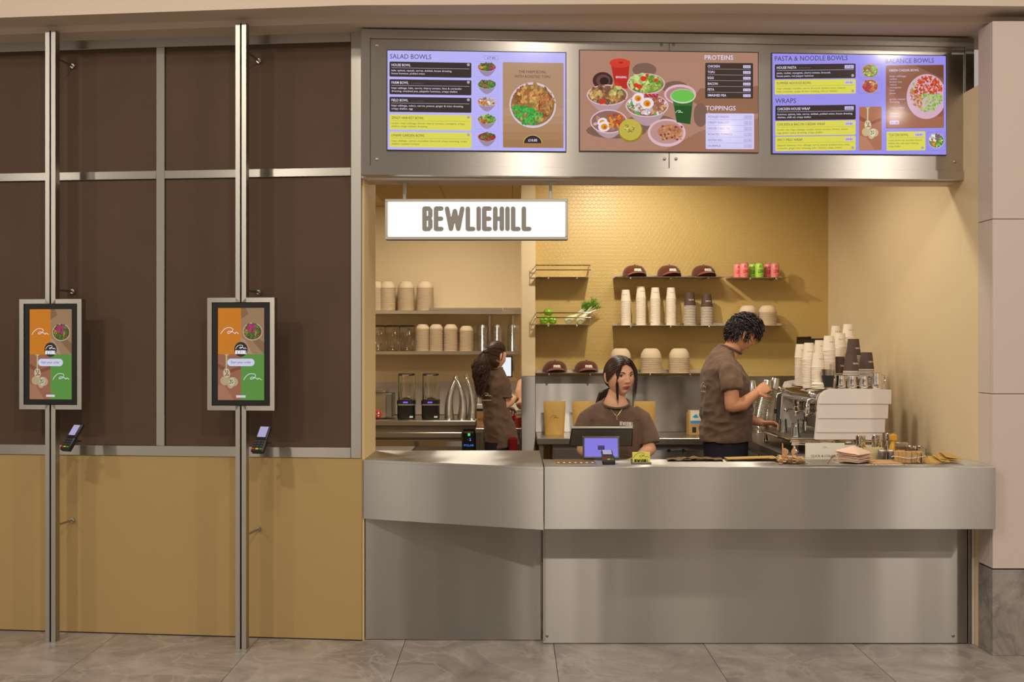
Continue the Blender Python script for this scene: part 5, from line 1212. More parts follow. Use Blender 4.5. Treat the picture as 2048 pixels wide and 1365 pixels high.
# black coffee grinder top behind the cups, standing on the back worktop
cg = thing('coffee_grinder', 'black coffee grinder behind the cup stacks, only its top edge showing', 'grinder', (2.29, 7.95, .92))
q = MB().use('black_soft'); q.box(-.10, -.15, 0, .11, .15, .40, .012); q.build('body', cg); q = MB().use('black'); q.box(-.115, -.16, .42+.27, .13, .16, .735, .006); q.box(-.115, -.165, .735, -.09, .16, .75, .004); q.build('lid', cg)
q = MB().use('smoke'); q.tube([(0, 0, .40), (0, 0, .69)], [.07, .10], 20); q.build('hopper', cg)

# clear cup towers beside the machine
def clear_meshes(r, h, rb):
    q = MB().use('clear_rim'); q.lathe([(r-.003, .002), (r, 0), (r+.0015, .002), (r, .005), (r-.002, .0052)], 22, capb=False, capt=False); a = q.mesh('clear_cup')
    q = MB().use('clear_rim'); q.lathe([(r-.003, .002), (r, 0), (r+.0015, .002), (r, .005), (rb, h), (rb-.004, h), (0, h-.003)], 22, capb=False, capt=False); return a, q.mesh('clear_cup')
CC = clear_meshes(.047, .085, .034)
CL = clear_meshes(.058, .03, .045)
def clear_stack(x, y, z, n, sp, curve, where, meshes=CC, name='clear_cup', cat='cup', word='clear plastic cup', taper=0):
    """curve(t) -> x offset along the stack"""
    for k in range(n):
        t = k/(n-1); o = bpy.data.objects.new(name, meshes[1 if k == n-1 else 0]); COL.objects.link(o); dx = curve(t)
        sl = (curve(min(1, t+.02))-curve(max(0, t-.02)))/.04; ang = math.atan2(sl, sp*(n-1)); s_ = 1
        o.location = (x+dx, y, z+sp*k*math.cos(ang*.5)); o.rotation_euler = (0, ang, 0); o.scale = (1-taper*t,)*3; tag(o, f'topmost {word} {where}' if k == n-1 else f'nested {word} {where}', cat, None if k == n-1 else f'{word}s {where}')
for px, pb, pt, cv, wh, D_ in ((1512, 842, 755, lambda t: .012*t, 'in the clear tower nearest the man\'s arms', 7.75), (1530, 846, 752, lambda t: .055*t*t, 'in the clear tower leaning towards the machine', 7.62), (1549, 842, 747, lambda t: .045*t*t, 'in the tallest clear tower behind the steam wand', 7.72)):
    X = (px-CX)*D_/F; n = int(((EYE-(pt-HY)*D_/F)-.92-.115)/.0105)+1; clear_stack(X, D_+.2, .92, n, .0105, cv, wh.replace("man's arms", 'man'))

# ---------------------------------------------------------------- jars and shakers by the cream wall
def jar(name, px, D_, r, h, m, label, cat, lidm='chrome', lh=.02, group=None, inner=None):
    o = thing(name, label, cat, ((px-CX)*D_/F, D_, WS+.0005), 0, group); q = MB().use(m)
    q.lathe([(r*.94, 0), (r, .003), (r, h-lh), (r*.96, h-lh+.001)], 24); q.build('body', o)
    q = MB().use(lidm); q.lathe([(r*1.04, h-lh), (r*1.05, h-lh+.002), (r*1.05, h-.002), (r*.98, h)], 24); q.build('lid', o)
    if inner: q = MB().use(inner); q.lathe([(r*.9, .004), (r*.9, (h-lh)*.6)], 20); q.build('contents', o)
    return o
jar('shaker', 1721, 6.06, .026, .128, 'chrome', 'tall steel shaker beside the espresso machine panel', 'shaker', 'chrome', .03)
jar('shaker', 1753, 6.10, .026, .128, 'chrome', 'tall steel shaker between the machine and the honey bottle', 'shaker', 'chrome', .03)
jar('shaker', 1781, 6.16, .026, .132, 'chrome', 'tall steel shaker partly hidden by the honey bottle', 'shaker', 'chrome', .03)
hb = thing('honey_bottle', 'small yellow honey bottle with a square cap among the jars', 'bottle', ((1786.5-CX)*6.02/F, 6.02, WS+.0005))
q = MB().use('honey'); q.lathe([(.022, 0), (.025, .006), (.025, .05), (.018, .075), (.012, .088), (.012, .10)], 20); q.build('body', hb); q = MB().use('honey'); q.box(-.017, -.017, .100, .017, .017, .136, .004); q.build('lid', hb)
jar('glass_jar', 1803.5, 5.98, .034, .095, 'smoke', 'glass jar with a broad steel lid beside the honey bottle', 'jar', 'steel_shelf', .022, None, 'card_white')
jar('glass_jar', 1824, 6.05, .024, .070, 'smoke', 'small dark glass jar next to the broad lidded jar', 'jar', 'chrome', .016, 'small jars by the wall', 'kraft_dark')
jar('glass_jar', 1843, 6.10, .026, .065, 'smoke', 'small pale glass jar nearest the cream wall', 'jar', 'steel_shelf', .014, 'small jars by the wall', 'card_white')
jar('glass_jar', 1700, 5.95, .026, .055, 'smoke', 'low glass jar half hidden behind the collection sign', 'jar', 'chrome', .012)
jar('spice_shaker', 1763.5, 5.86, .021, .066, 'steel_dark', 'short lidded spice shaker behind the napkins, the nearer of the pair to the machine', 'shaker', 'steel_shelf', .014, 'short spice shakers')
jar('spice_shaker', 1781.5, 5.86, .021, .066, 'steel_dark', 'short lidded spice shaker beside the tied brown bundle', 'shaker', 'steel_shelf', .014, 'short spice shakers')
bt = thing('sugar_tub', 'pale yellow oval tub with a wooden stick leaning out', 'tub', ((1747-CX)*5.95/F, 5.95, WS+.0005)); q = MB().use('butter'); q.lathe([(.050, 0), (.054, .005), (.056, .068), (.053, .068), (.050, .01), (0, .009)], 28, capt=False, sy=.7); q.build('tub', bt)
q = MB().use('wood'); q.tube([(-.03, 0, .02), (-.052, -.004, .098)], .0035, 6); q.build('stick', bt)

# ---------------------------------------------------------------- the back room seen past the pillar
def wshelf(z, label, d=.30, x0=-2.2, x1=.09, yb=10.235):
    r_ = thing('steel_shelf', label, 'shelf', (x1, yb, z)); q = MB().use('steel_shelf'); q.box(x0-x1, -d, -.036, 0, -.001, 0, .003); q.build('plate', r_); return r_
ys = 9.93; S_ = lambda py: EYE-(py-HY)*ys/F
Z1, Z2 = S_(621), S_(702.5)
s1 = wshelf(Z1, 'upper steel shelf in the back room with tall pulp bowl stacks'); wshelf(Z2, 'lower steel shelf in the back room with blender jars and clear tubs')
q = MB().use('steel_shelf'); q.box(-.87, -.30, .0, -.18, -.29, .022, .002); q.box(-.172, -.30, .0, 0, -.29, .022, .002); q.build('back_lip', s1)
for px in (979, 1026): X = (px-CX)*10.2/F; q = MB().use('steel_shelf'); q.box(X-.012-.09, -.03, -(Z1-Z2), X+.012-.09, -.001, -.036, .002); q.build('upright', s1)
def r2(px, dy=0): return (px-CX)*10.05/F
for px, wh in ((752, 'in the back-room stack cut off by the wall end'), (774, 'in the second back-room stack of the upper shelf'), (812, 'in the third back-room stack of the upper shelf'), (850, 'in the last back-room stack of the upper shelf')):
    bowl_stack('U', .081, .062, .05, r2(px), 10.05, Z1, 26, .0085, wh)
for px, wh in ((845, 'in the first stack of the lower back-room shelf'), (872.5, 'in the second stack of the lower back-room shelf'), (901.5, 'in the third stack of the lower back-room shelf'), (933, 'in the stack next to the clear tubs')):
    bowl_stack('V', .066, .050, .036, r2(px), 10.05, Z2, 27 if px != 933 else 25, .0078, wh)
for px, wh in ((966, 'in the clear stack next to the pulp bowls'), (996, 'in the clear stack above the girl'.replace('girl', 'woman with the ponytail')), (1027, 'in the clear stack beside the pillar')):
    clear_stack(r2(px), 10.05, Z2, 27, .0083, lambda t: 0, wh, CL, 'clear_tub', 'tub', 'clear plastic tub')
def blender_jar(root, z0, h, lidm='black'):
    q = MB().use('smoke'); a, b_ = .046, .062
    def sq(r, z): return [(r*math.copysign(abs(math.cos(t))**.45, math.cos(t)), r*math.copysign(abs(math.sin(t))**.45, math.sin(t)), z) for t in [2*PI*i/24 for i in range(24)]]
    rings = []
    for r, z in ((a*.8, z0), (a, z0+.012), (b_, z0+h*.92), (b_+.003, z0+h*.93), (b_+.003, z0+h*.95), (b_-.003, z0+h*.95)): rings.append(len(q.v)); q.v += sq(r, z)
    for r_a, r_b in zip(rings, rings[1:]): q.bridge(r_a, r_b, 24)
    q.build('jar', root); q = MB().use(lidm); rings = []
    for r, z in ((b_-.006, z0+h*.935), (b_+.001, z0+h*.952), (b_-.004, z0+h*.985), (b_*.5, z0+h)): rings.append(len(q.v)); q.v += sq(r, z)
    for r_a, r_b in zip(rings, rings[1:]): q.bridge(r_a, r_b, 24)
    q.face(tuple(range(rings[-1], rings[-1]+24))); q.build('lid', root)
    q = MB().use('chrome'); q.lathe([(.012, z0+.008), (.014, z0+.02), (.006, z0+.03)], 10); q.box(-.035, -.004, z0+.022, .035, .004, z0+.026, .001); q.build('blade', root)
    q = MB().use('smoke'); q.tube([(b_*.9, .03, z0+h*.85), (b_+.03, .04, z0+h*.82), (b_+.028, .04, z0+h*.3), (b_*.85, .03, z0+h*.25)], .010, 8); q.build('handle', root)
for px, wh in ((757, 'smoky blender jar with black lid cut off by the wall end'), (785, 'smoky blender jar with black lid, middle of the three on the shelf'), (814, 'smoky blender jar with black lid next to the pulp bowls')):
    blender_jar(thing('spare_blender_jar', wh, 'jar', (r2(px), 10.04, Z2), .9, 'spare blender jars'), 0, .245)
WB = .925; yw = 9.5
bt_ = thing('refrigerated_counter', 'steel refrigerated counter in the back room with a black control panel', 'counter', (-1.0, 9.87, 0)); bo2 = (-1.0, 9.87)
X_ = lambda px, D_=9.5: (px-CX)*D_/F
sb('top', 'steel_shelf', -2.3, 9.5, WB-.045, X_(951), 10.23, WB, .004, bt_, bo2); sb('body', 'steel_dark', -2.28, 9.56, .1, X_(950), 10.22, WB-.05, .002, bt_, bo2)
sb('drawer_front', 'steel_shelf', -2.2, 9.53, .30, X_(924), 9.562, WB-.17, .003, bt_, bo2); sb('drawer_handle', 'steel_shelf', -2.2, 9.505, WB-.155, X_(924), 9.562, WB-.105, .006, bt_, bo2); sb('drawer_strip', 'chrome', -2.2, 9.522, WB-.235, X_(924), 9.53, WB-.185, .002, bt_, bo2)
cpn = sb('control_panel', 'black', X_(926), 9.53, .35, X_(949), 9.562, WB-.08, .004, bt_, bo2); cx_ = X_(937.5)+1.0
q = MB().use('steel_dark'); q.box(cx_-.045, 9.522-9.87, WB-.115, cx_+.045, 9.531-9.87, WB-.098, .002); q.build('trim', cpn)
q = MB().use('lamp_green'); q.box(cx_-.010, 9.524-9.87, EYE-(873-HY)*9.5/F, cx_+.012, 9.531-9.87, EYE-(865.5-HY)*9.5/F, .002); q.build('switch', cpn)
q = MB().use('art'); q.color(60, 150, 255); q.text('POLAR', cx_, EYE-(894-HY)*9.5/F, .019, lambda u, v: (u, 9.5285-9.87, v), .088, 'C', .0); q.color(120, 150, 255); q.text('2', cx_+.012, EYE-(883-HY)*9.5/F, .022, lambda u, v: (u, 9.5285-9.87, v), None, 'C', .02); q.color(90, 70, 255); q.disc(cx_-.01, EYE-(880.5-HY)*9.5/F, .003, .003, lambda u, v: (u, 9.5285-9.87, v), 8); q.build('lettering', cpn)
def blender(px, label):
    y = 9.78; r_ = thing('blender', label, 'blender', ((px-CX)*y/F, y, WB), 0, 'blenders in the back room'); k = (832-794)/2*y/F
    def rsq(q, prof):
        rings = []
        for rx_, ry_, z in prof:
            rings.append(len(q.v)); q.v += [(rx_*math.copysign(abs(math.cos(t))**.5, math.cos(t)), ry_*math.copysign(abs(math.sin(t))**.5, math.sin(t)), z) for t in [2*PI*i/32 for i in range(32)]]
        for a, c in zip(rings, rings[1:]): q.bridge(a, c, 32)
        q.face(tuple(range(rings[0], rings[0]+32))[::-1]); q.face(tuple(range(rings[-1], rings[-1]+32)))
    q = MB().use('black'); rsq(q, ((k*.88, .08, .0), (k*.93, .09, .012), (k*.93, .09, .125))); q.build('base', r_)
    q = MB().use('alum'); rsq(q, ((k*.97, .095, .126), (k*.98, .096, .138))); q.build('band', r_)
    q = MB().use('black'); rsq(q, ((k*.99, .096, .139), (k*.96, .092, .172))); q.build('collar', r_)
    q = MB().use('lamp_violet'); q.box(-.022, -.0985, .148, .022, -.090, .160, .001); q.build('display', r_)
    q = MB().use('card_white'); q.box(k*.42, -.0925, .012, k*.78, -.088, .030, .0005); q.build('sticker', r_)
    q = MB().use('clear_rim')
    for sx in (-1, 1):
        for sy in (-1, 1): q.tube([(sx*k*.82, sy*.078, .172), (sx*k*.84, sy*.08, .40)], .0035, 6)
    q.build('enclosure_edge', r_)
    q = MB().use('smoke'); rsq(q, ((k*.83, .08, .172), (k*.86, .083, .405))); q.build('sound_enclosure', r_)
    q = MB().use('smoke'); rsq(q, ((.038, .038, .175), (.052, .052, .19), (.056, .056, .33))); q.build('jar', r_)
    q = MB().use('chrome'); q.lathe([(.03, .178), (.034, .19), (.01, .2)], 12); q.build('blade', r_)
    q = MB().use('black_soft'); rsq(q, ((k*.80, .078, .398), (k*.86, .084, .406), (k*.8, .078, .415))); q.build('lid', r_); q = MB().use('chrome'); q.box(-.03, -.09, .395, .03, -.082, .409, .003); q.build('latch', r_)
blender(813, 'black blender with violet display and clear enclosure, beside the toaster'); blender(861.5, 'black blender with violet display beside the leaning clear cups')
# contact grill / toaster
y = 9.72; p = W(790, 838, y); to = thing('toaster', 'steel toaster with a red dial, cut off by the wall end', 'toaster', (p.x-.14, y, WB))
q = MB().use('steel_dark'); q.box(-.20, 0, .015, .115, .28, .235, .008); q.build('body', to); q = MB().use('steel_shelf'); q.box(-.205, -.012, .012, .06, .0, .218, .006); q.build('front_plate', to)
q = MB().use('steel_shelf'); q.box(-.20, .02, .235, .06, .24, .262, .008); q.box(-.2, .0, .255, .03, .03, .275, .006); q.build('lid', to)
q = MB().use('red'); q.lathe([(.034, 0), (.034, .004), (.026, .008)], 22); dl = q.build('dial_plate', to); dl.rotation_euler = (PI/2, 0, 0); dl.location = (W(756.5, 829, y).x-to.location.x, -.012, W(756.5, 829, y).z-WB)
q = MB().use('chrome'); q.lathe([(.018, .006), (.017, .022), (.012, .026)], 18); q.build('dial', dl)
for x in (-.17, .04): q = MB().use('black'); q.lathe([(.012, 0), (.012, .015)], 10, (x, .03, 0)); q.build('foot', to)
# leaning clear cup towers
yt = 9.80; xt = lambda px: (px-CX)*yt/F
def tow(pb, pt_, ptop, wh, bow=.0):
    zt_ = EYE-(ptop-HY)*yt/F; n = 54; sp = (zt_-WB-.115)/(n-1)/.97; d = xt(pt_)-xt(pb)
    clear_stack(xt(pb), yt, WB, n, sp, lambda t: d*(.25*t+.75*t**2.4)+bow*math.sin(PI*t), wh, taper=.5)
tow(899, 911, 737, 'in the clear tower leaning away from the blenders', -.015); tow(924, 914, 737, 'in the clear tower leaning towards the blenders', .02); tow(944, 934, 735, 'in the clear tower beside the ponytail', .015); tow(958, 957, 741, 'in the clear tower mostly hidden by the ponytail')
# front work table at the wall end
ft = thing('prep_table', 'low steel prep table in the near corner of the back room', 'table', (-1.4, 7.4, 0))
q = MB().use('steel_dark'); q.box(-.55, -.9, .80, 1.4+(830-CX)*8.0/F, .62, .84, .003); q.build('top', ft)
q = MB().use('steel_dark'); q.box(.36, .3, 0, .40, .34, .8, .002); q.build('leg', ft); q = MB().use('steel_dark'); q.box(-.5, .3, 0, -.46, .34, .8, .002); q.build('leg', ft)
# table where the ponytailed woman works, with what stands on it
wt = thing('steel_table', 'steel work table behind the woman with the ponytail', 'table', (0.2, 9.2, 0)); yf = 8.9
q = MB().use('steel_shelf'); q.box((951-CX)*yf/F-.2, yf-9.2, .865, -.10, 1.0, .905, .004); q.build('top', wt)
for px in (957, 1036): X = (px-CX)*yf/F-.2; q = MB().use('steel_dark'); q.box(X-.02, yf-9.2+.02, 0, X+.02, yf-9.2+.06, .865, .002); q.build('leg', wt)
q = MB().use('steel_dark'); q.box((970-CX)*yf/F-.2, yf-9.2+.3, .12, -.12, .9, .80, .002); q.build('under_cabinet', wt)
p = W(962, 835, 9.1); cbx = thing('carton', 'small kraft carton on the table behind the woman with the ponytail', 'carton', (p.x+.02, 9.1, .9055)); q = MB().use('kraft_pale'); q.box(-.055, -.05, 0, .055, .05, .15, .002); q.build('box', cbx); q = MB().use('card_white'); q.box(-.055, -.05, .155, .055, .05, .19, .002); q.build('lid', cbx); q = MB().use('black_soft'); q.box(-.0555, -.0505, .135, .0555, .0505, .155); q.build('band', cbx)
q = MB().use('print'); q.color(70, 44, 30); q.text('HA', -.04, .05, .03, lambda u, v: (u, -.0503, v), .05); q.build('lettering', cbx)
jar('red_tub', 1023, 9.05, .038, .10, 'red', 'bright red tub beside the woman\'s hand'.replace("woman's", "ponytailed woman's").replace("'s hand", ''), 'tub', 'red', .01).location = (X_(1024, 9.05), 9.05, .9055)
jar('berry_tub', 1036, 9.0, .05, .15, 'smoke', 'clear tub of red berries at the edge of the pillar', 'tub', 'clear', .01, None, 'red_jam').location = (X_(1039, 8.98), 8.98, .9055)
pt = thing('plate', 'white round plate held up beside the woman with the ponytail', 'plate', (X_(1023, 9.2), 9.2, 1.13)); q = MB().use('card_white'); q.lathe([(.03, 0), (.07, .006), (.085, .016), (.083, .018), (.06, .01), (0, .008)], 28, capt=False); o = q.build('dish', pt); pt.rotation_euler = (1.2, 0, .2); pt.location.z = 1.10
y = 9.9; p = W(1013, 734, y); wtb = thing('order_tablet', 'black edged tablet with a blank white screen mounted in the back room', 'tablet', (p.x, y, p.z)); q = MB().use('black'); q.box(-.055, 0, -.10, .055, .014, .10, .004); q.build('body', wtb); q = MB().use('screen_white'); q.box(-.046, -.001, -.088, .043, .001, .088); q.build('display', wtb)
q = MB().use('steel_dark'); q.box(-.012, .014, -.02, .012, .33, .02, .002); q.box(.045, .02, -.04, .075, .05, .06, .003); q.build('mount', wtb)
from mathutils.bvhtree import BVHTree
# ---------------------------------------------------------------- people
def remesh(q, voxel, smooth=2, disp=None):
    """one continuous skin grown over overlapping limbs; returns vertex array, face list"""
    me = q.mesh('tmp'); ob = bpy.data.objects.new('tmp', me); COL.objects.link(ob)
    m = ob.modifiers.new('r', 'REMESH'); m.mode = 'VOXEL'; m.voxel_size = voxel
    if smooth: s = ob.modifiers.new('s', 'SMOOTH'); s.iterations = smooth; s.factor = .6
    dg = bpy.context.evaluated_depsgraph_get(); ev = ob.evaluated_get(dg); e = ev.to_mesh()
    vs = [v.co.copy() for v in e.vertices]; ns = [v.normal.copy() for v in e.vertices]; fs = [tuple(p.vertices) for p in e.polygons]
    ev.to_mesh_clear(); bpy.data.objects.remove(ob); bpy.data.meshes.remove(me)
    if disp: vs = [v+n*disp(v) for v, n in zip(vs, ns)]
    return vs, fs
def add(q, vs, fs): b0 = len(q.v); q.v += [tuple(v) for v in vs]; [q.face(tuple(b0+i for i in f)) for f in fs]

HH = .112     # half the head's height
def skull(d):
    """radius vector of the smooth skull in direction d (x side, y forward, z up)"""
    x, y, z = d; ry = .094 if y < 0 else .086; p = Vector((x*.078, y*ry, z*HH)); t = max(0, -z)
    p.x *= 1-.22*t**1.9; p.y *= 1-(.10*t if y > 0 else .42*t**1.2)
    if z > 0: p.x *= 1+.03*z
    return p
def face_feat(p, fem=True):
    x, z = p.x/ (HH/.112), p.z/(HH/.112); g = lambda cx, cz, sx, sz: math.exp(-((abs(x)-cx)/sx)**2-((z-cz)/sz)**2)
    f = .003*g(.03, .026, .024, .007)-.0105*g(.031, .008, .014, .0095)+.0045*g(.044, -.022, .018, .018)
    if -.045 < z < .022:
        t = min(1, max(0, (.016-z)/.040)); f += (.004+.0150*t)*math.exp(-(x/(.0058+.0042*t))**2)*min(1, max(0, (z+.038)/.009))
        f += .007*math.exp(-((abs(x)-.011)/.005)**2-((z+.026)/.006)**2)
    lz = .0045*abs(x)/.02
    f += .0075*math.exp(-(x/.019)**4)*(math.exp(-((z+.0515)/.0042)**2)+1.1*math.exp(-((z+.0605)/.0048)**2))-.003*math.exp(-(x/.022)**4-((z+.0558)/.0016)**2)
    f += .008*math.exp(-(x/.018)**2-((z+.092)/.014)**2)-.003*math.exp(-(x/.02)**2-((z+.074)/.006)**2)
    return f
def head_mesh(q, mtx, skin, fem=True, nth=110, nph=150, blush=True):
    b0 = len(q.v); loc = []
    for j in range(nth+1):
        th = PI*j/nth
        for i in range(nph):
            a = 2*PI*i/nph; a = a-.35*math.sin(a)     # denser towards the face (a=0 is forward)
            d = Vector((math.sin(th)*math.sin(a), math.sin(th)*math.cos(a), math.cos(th))); p = skull(d)
            if d.y > 0: p.y += face_feat(p, fem)*min(1, d.y*2.2)
            loc.append(p.copy()); q.v.append(tuple(mtx @ p))
    q.use(skin)
    for j in range(nth):
        for i in range(nph):
            k = (i+1) % nph; f = (b0+j*nph+i, b0+(j+1)*nph+i, b0+(j+1)*nph+k, b0+j*nph+k)
            c = (loc[f[0]-b0]+loc[f[2]-b0])/2; nm = skin
            if c.y > .04:
                x, z = c.x, c.z; dz = (z+.0565)
                up = .0095*(1-(abs(x)/.0245)**2)*(1-.25*math.exp(-(x/.004)**2)); lo = -.0120*(1-(abs(x)/.0245)**1.8)
                if abs(x) < .0235 and lo < dz < up: nm = 'lips'
                elif fem and blush and ((abs(x)-.040)/.015)**2+((z+.020)/.013)**2 < 1: nm = 'blush'
            q.use(nm); q.face(f)
    # ears
    q.use(skin)
    for s in (-1, 1):
        base = Vector((s*.0775, -.008, -.004))
        q.tube([mtx @ (base+Vector((s*.000, .002, -.030))), mtx @ (base+Vector((s*.010, -.003, -.016))), mtx @ (base+Vector((s*.010, -.006, .006))), mtx @ (base+Vector((s*.009, -.004, .020))), mtx @ (base+Vector((s*.002, .004, .030)))], [(.004, .006), (.008, .007), (.010, .010), (.009, .010), (.004, .006)], 10, side=mtx.to_3x3() @ Vector((0, 1, 0)), rnd=True)
def eyes(root, mtx, look=(0, 0), hair='hair_w', lash=True):
    q = MB(); R3 = mtx.to_3x3()
    for s in (-1, 1):
        c = Vector((s*.031, .0705, .008)); q.use('eye_white'); pts = []
        # almond lens slightly proud of the socket
        yb = skull(Vector((s*.031/.077, .9, .008/HH)).normalized()).y+face_feat(Vector((s*.031, 0, .008)))
        c.y = yb+.0026; b0 = len(q.v); n = 20
        q.v.append(tuple(mtx @ (c+Vector((0, .0042, 0)))))
        for i in range(n):
            a = 2*PI*i/n; x = .0152*math.cos(a); z = .0074*math.sin(a)*(1-.35*(math.cos(a)*s < -0)*abs(math.cos(a))); q.v.append(tuple(mtx @ (c+Vector((x, -.0012-.0025*abs(math.cos(a)), z+.0012*math.cos(a)*s)))))
        for i in range(n): q.face((b0, b0+1+i, b0+1+(i+1) % n))
        q.use('iris'); b0 = len(q.v); ic = c+Vector((look[0]*.005, .0046, look[1]*.003+.0006))
        for i in range(14): a = 2*PI*i/14; q.v.append(tuple(mtx @ (ic+Vector((.0062*math.cos(a), -.0010 if abs(math.cos(a)) > .5 else 0, .0060*math.sin(a))))))
        q.face(tuple(range(b0, b0+14)))
        q.use(hair)
        q.tube([mtx @ (c+Vector((s*x, y, z))) for x, y, z in ((-.0152, .000, -.001), (-.009, .0035, .0052), (0, .0048, .0076), (.009, .0035, .0068), (.0180, -.001, .0040))], [.0008, .0014, .0018, .0018, .0008], 6)
    q.build('eyes', root)
    q = MB().use(hair)
    for s in (-1, 1):
        pts = []
        for k in range(7):
            t = k/6; x = s*(.014+.034*t); z = .0225+.0065*math.sin(min(1, t*1.35)*PI/1.6)-.006*max(0, t-.6)/.4
            d = Vector((x/.077, .9, z/HH)); d.normalize(); p = skull(d); k_ = x/p.x if abs(p.x) > 1e-5 else 1
            y = skull(Vector((x/.077, math.sqrt(max(.05, 1-(x/.077)**2-(z/HH)**2)), z/HH))).y+face_feat(Vector((x, 0, z)))+.0012
            pts.append(mtx @ Vector((x, y, z)))
        q.tube(pts, [(.0010, .0014), (.0012, .0032), (.0012, .0034), (.0012, .0031), (.0012, .0025), (.001, .0018), (.0006, .0009)], 8, side=R3 @ Vector((0, 1, 0)))
    q.build('eyebrows', root)
def hmtx(c, face, up=(0, 0, 1), s=1.0):
    f = Vector(face).normalized(); u = Vector(up); u = (u-f*u.dot(f)).normalized(); r = f.cross(u)
    m = Matrix.Identity(4)
    for i in range(3): m[i][0] = r[i]*s; m[i][1] = f[i]*s; m[i][2] = u[i]*s; m[i][3] = c[i]
    return m
def scalp(d, off): p = skull(d); return p+p.normalized()*off
def strand(q, mtx, d0, d1, d2, off0, off1, r, n=9, jit=0, rg=None):
    """hair lying on the skull from direction d0 past d1 to d2"""
    pts = []
    for k in range(n):
        t = k/(n-1); d = (Vector(d0)*(1-t)**2+Vector(d1)*2*t*(1-t)+Vector(d2)*t*t).normalized(); o = off0+(off1-off0)*t+.003*math.sin(PI*t)
        pts.append(mtx @ (scalp(d, o)+(Vector((rg.uniform(-jit, jit), rg.uniform(-jit, jit), rg.uniform(-jit, jit))) if rg and jit else Vector())))
    q.tube(pts, [r*(.55+.45*math.sin(PI*min(1, .25+.75*k/(n-1)))) for k in range(n)], 5)
def cap_hair(q, mtx, keep, off, nth=90, nph=130):
    """a close-fitting shell of hair where keep(direction) says so"""
    idx = {}; b0 = len(q.v)
    for j in range(nth+1):
        th = PI*j/nth
        for i in range(nph):
            a = 2*PI*i/nph; d = Vector((math.sin(th)*math.sin(a), math.sin(th)*math.cos(a), math.cos(th))); q.v.append(tuple(mtx @ scalp(d, off(d) if callable(off) else off))); idx[j, i] = d
    for j in range(nth):
        for i in range(nph):
            k = (i+1) % nph
            if all(keep(idx[t]) for t in ((j, i), (j+1, i), (j+1, k), (j, k))): q.face((b0+j*nph+i, b0+(j+1)*nph+i, b0+(j+1)*nph+k, b0+j*nph+k))
def hand(q, wrist, dirn, palm_n, curl=.5, s=1.0, thumb=1, spread=.12):
    """palm and five fingers; dirn: wrist to knuckles, palm_n: out of the palm, thumb: +-1 side"""
    d = Vector(dirn).normalized(); nrm = Vector(palm_n); nrm = (nrm-d*nrm.dot(d)).normalized(); sd = d.cross(nrm)*thumb; w = Vector(wrist)
    q.tube([w-d*.01*s, w+d*.02*s, w+d*.055*s, w+d*.088*s], [(.024*s, .017*s), (.030*s, .015*s), (.039*s, .014*s), (.038*s, .011*s)], 14, side=sd, rnd=True)
    for k, (o, ln) in enumerate(((.029, .070), (.010, .078), (-.009, .073), (-.027, .058))):
        p = w+d*.080*s+sd*o*s; dd = (d+sd*spread*(o/.03)).normalized(); pts = [p-dd*.015*s, p]; ang = 0
        for j, f in enumerate((.45, .30, .25)):
            ang += curl*(.75 if j == 0 else 1.0)*(1+.1*k); v = dd*math.cos(ang)+nrm*math.sin(ang); p = p+v*ln*f*s; pts.append(p)
        q.tube(pts, [.0095*s, .0092*s, .0085*s, .0078*s, .0068*s], 9, rnd=True)
    p = w+d*.022*s+sd*.024*s; v1 = (d*.55+sd*.75+nrm*.35).normalized(); v2 = (d*.85+sd*.15+nrm*(.45+curl*.4)).normalized()
    q.tube([p-v1*.01*s, p+v1*.034*s, p+v1*.034*s+v2*.030*s, p+v1*.034*s+v2*.052*s], [.014*s, .0115*s, .0100*s, .0082*s], 10, rnd=True)
def wrinkle(seed, amp, sc3=(9, 9, 5), fold=None):
    def f(v):
        n1 = noise.noise(Vector((v.x*sc3[0]+seed, v.y*sc3[1], v.z*sc3[2]))); n2 = noise.noise(Vector((v.x*26+seed, v.y*26, v.z*15))); n3 = abs(noise.noise(Vector((v.x*12, v.y*12+seed, v.z*16))))
        r = amp*(.9*n1+.45*n2-.8*n3)
        return r+(fold(v) if fold else 0)
    return f
def limb(q, pts, rs, n=16): q.tube(pts, rs, n, rnd=True)

# --- the woman at the till -----------------------------------------------------------------
pw = thing('person', 'person with long dark tied-back hair and brown T-shirt at the till, looking aside', 'person', (.62, 6.25, 0))
inv = Matrix.Translation(Vector((-.62, -6.25, 0)))
HH = .112; mw_ = hmtx((.633, 6.215, 1.426), (.46, -1, -.05), (-.05, 0, 1), 1.03)
q = MB().use('skin')
limb(q, [(.606, 6.27, 1.16), (.608, 6.265, 1.25), (.618, 6.25, 1.31), (.634, 6.235, 1.40)], [(.07, .06), (.056, .052), (.050, .052), (.048, .055)])
q.tube([(.60, 6.27, .55), (.60, 6.27, .95), (.60, 6.26, 1.1), (.602, 6.265, 1.20), (.604, 6.265, 1.245)], [(.13, .08), (.12, .08), (.13, .08), (.12, .055), (.07, .05)], 24, side=(1, 0, 0), rnd=True)
for s, e, w_ in ((-1, (-.190, 6.20, 1.0), (-.12, 6.09, .955)), (1, (.205, 6.20, 1.0), (.11, 6.09, .955))):
    sh = Vector((.603+s*.15, 6.26, 1.20)); el = Vector((.603+e[0], e[1], e[2])); wr = Vector((.603+w_[0], w_[1], w_[2]))
    sh += Vector((-s*.012, .0, -.03)); limb(q, [sh, sh.lerp(el, .5), el], [.034, .038, .036]); limb(q, [el, el.lerp(wr, .35), wr], [.036, .037, .024])
for s in (-1, 1): limb(q, [(.60+s*.08, 6.27, .68), (.60+s*.095, 6.26, .48), (.60+s*.095, 6.28, .08)], [.06, .05, .04]); limb(q, [(.60+s*.095, 6.30, .04), (.60+s*.1, 6.14, .035)], [.04, .032])
vs, fs = remesh(q, .006, 3)
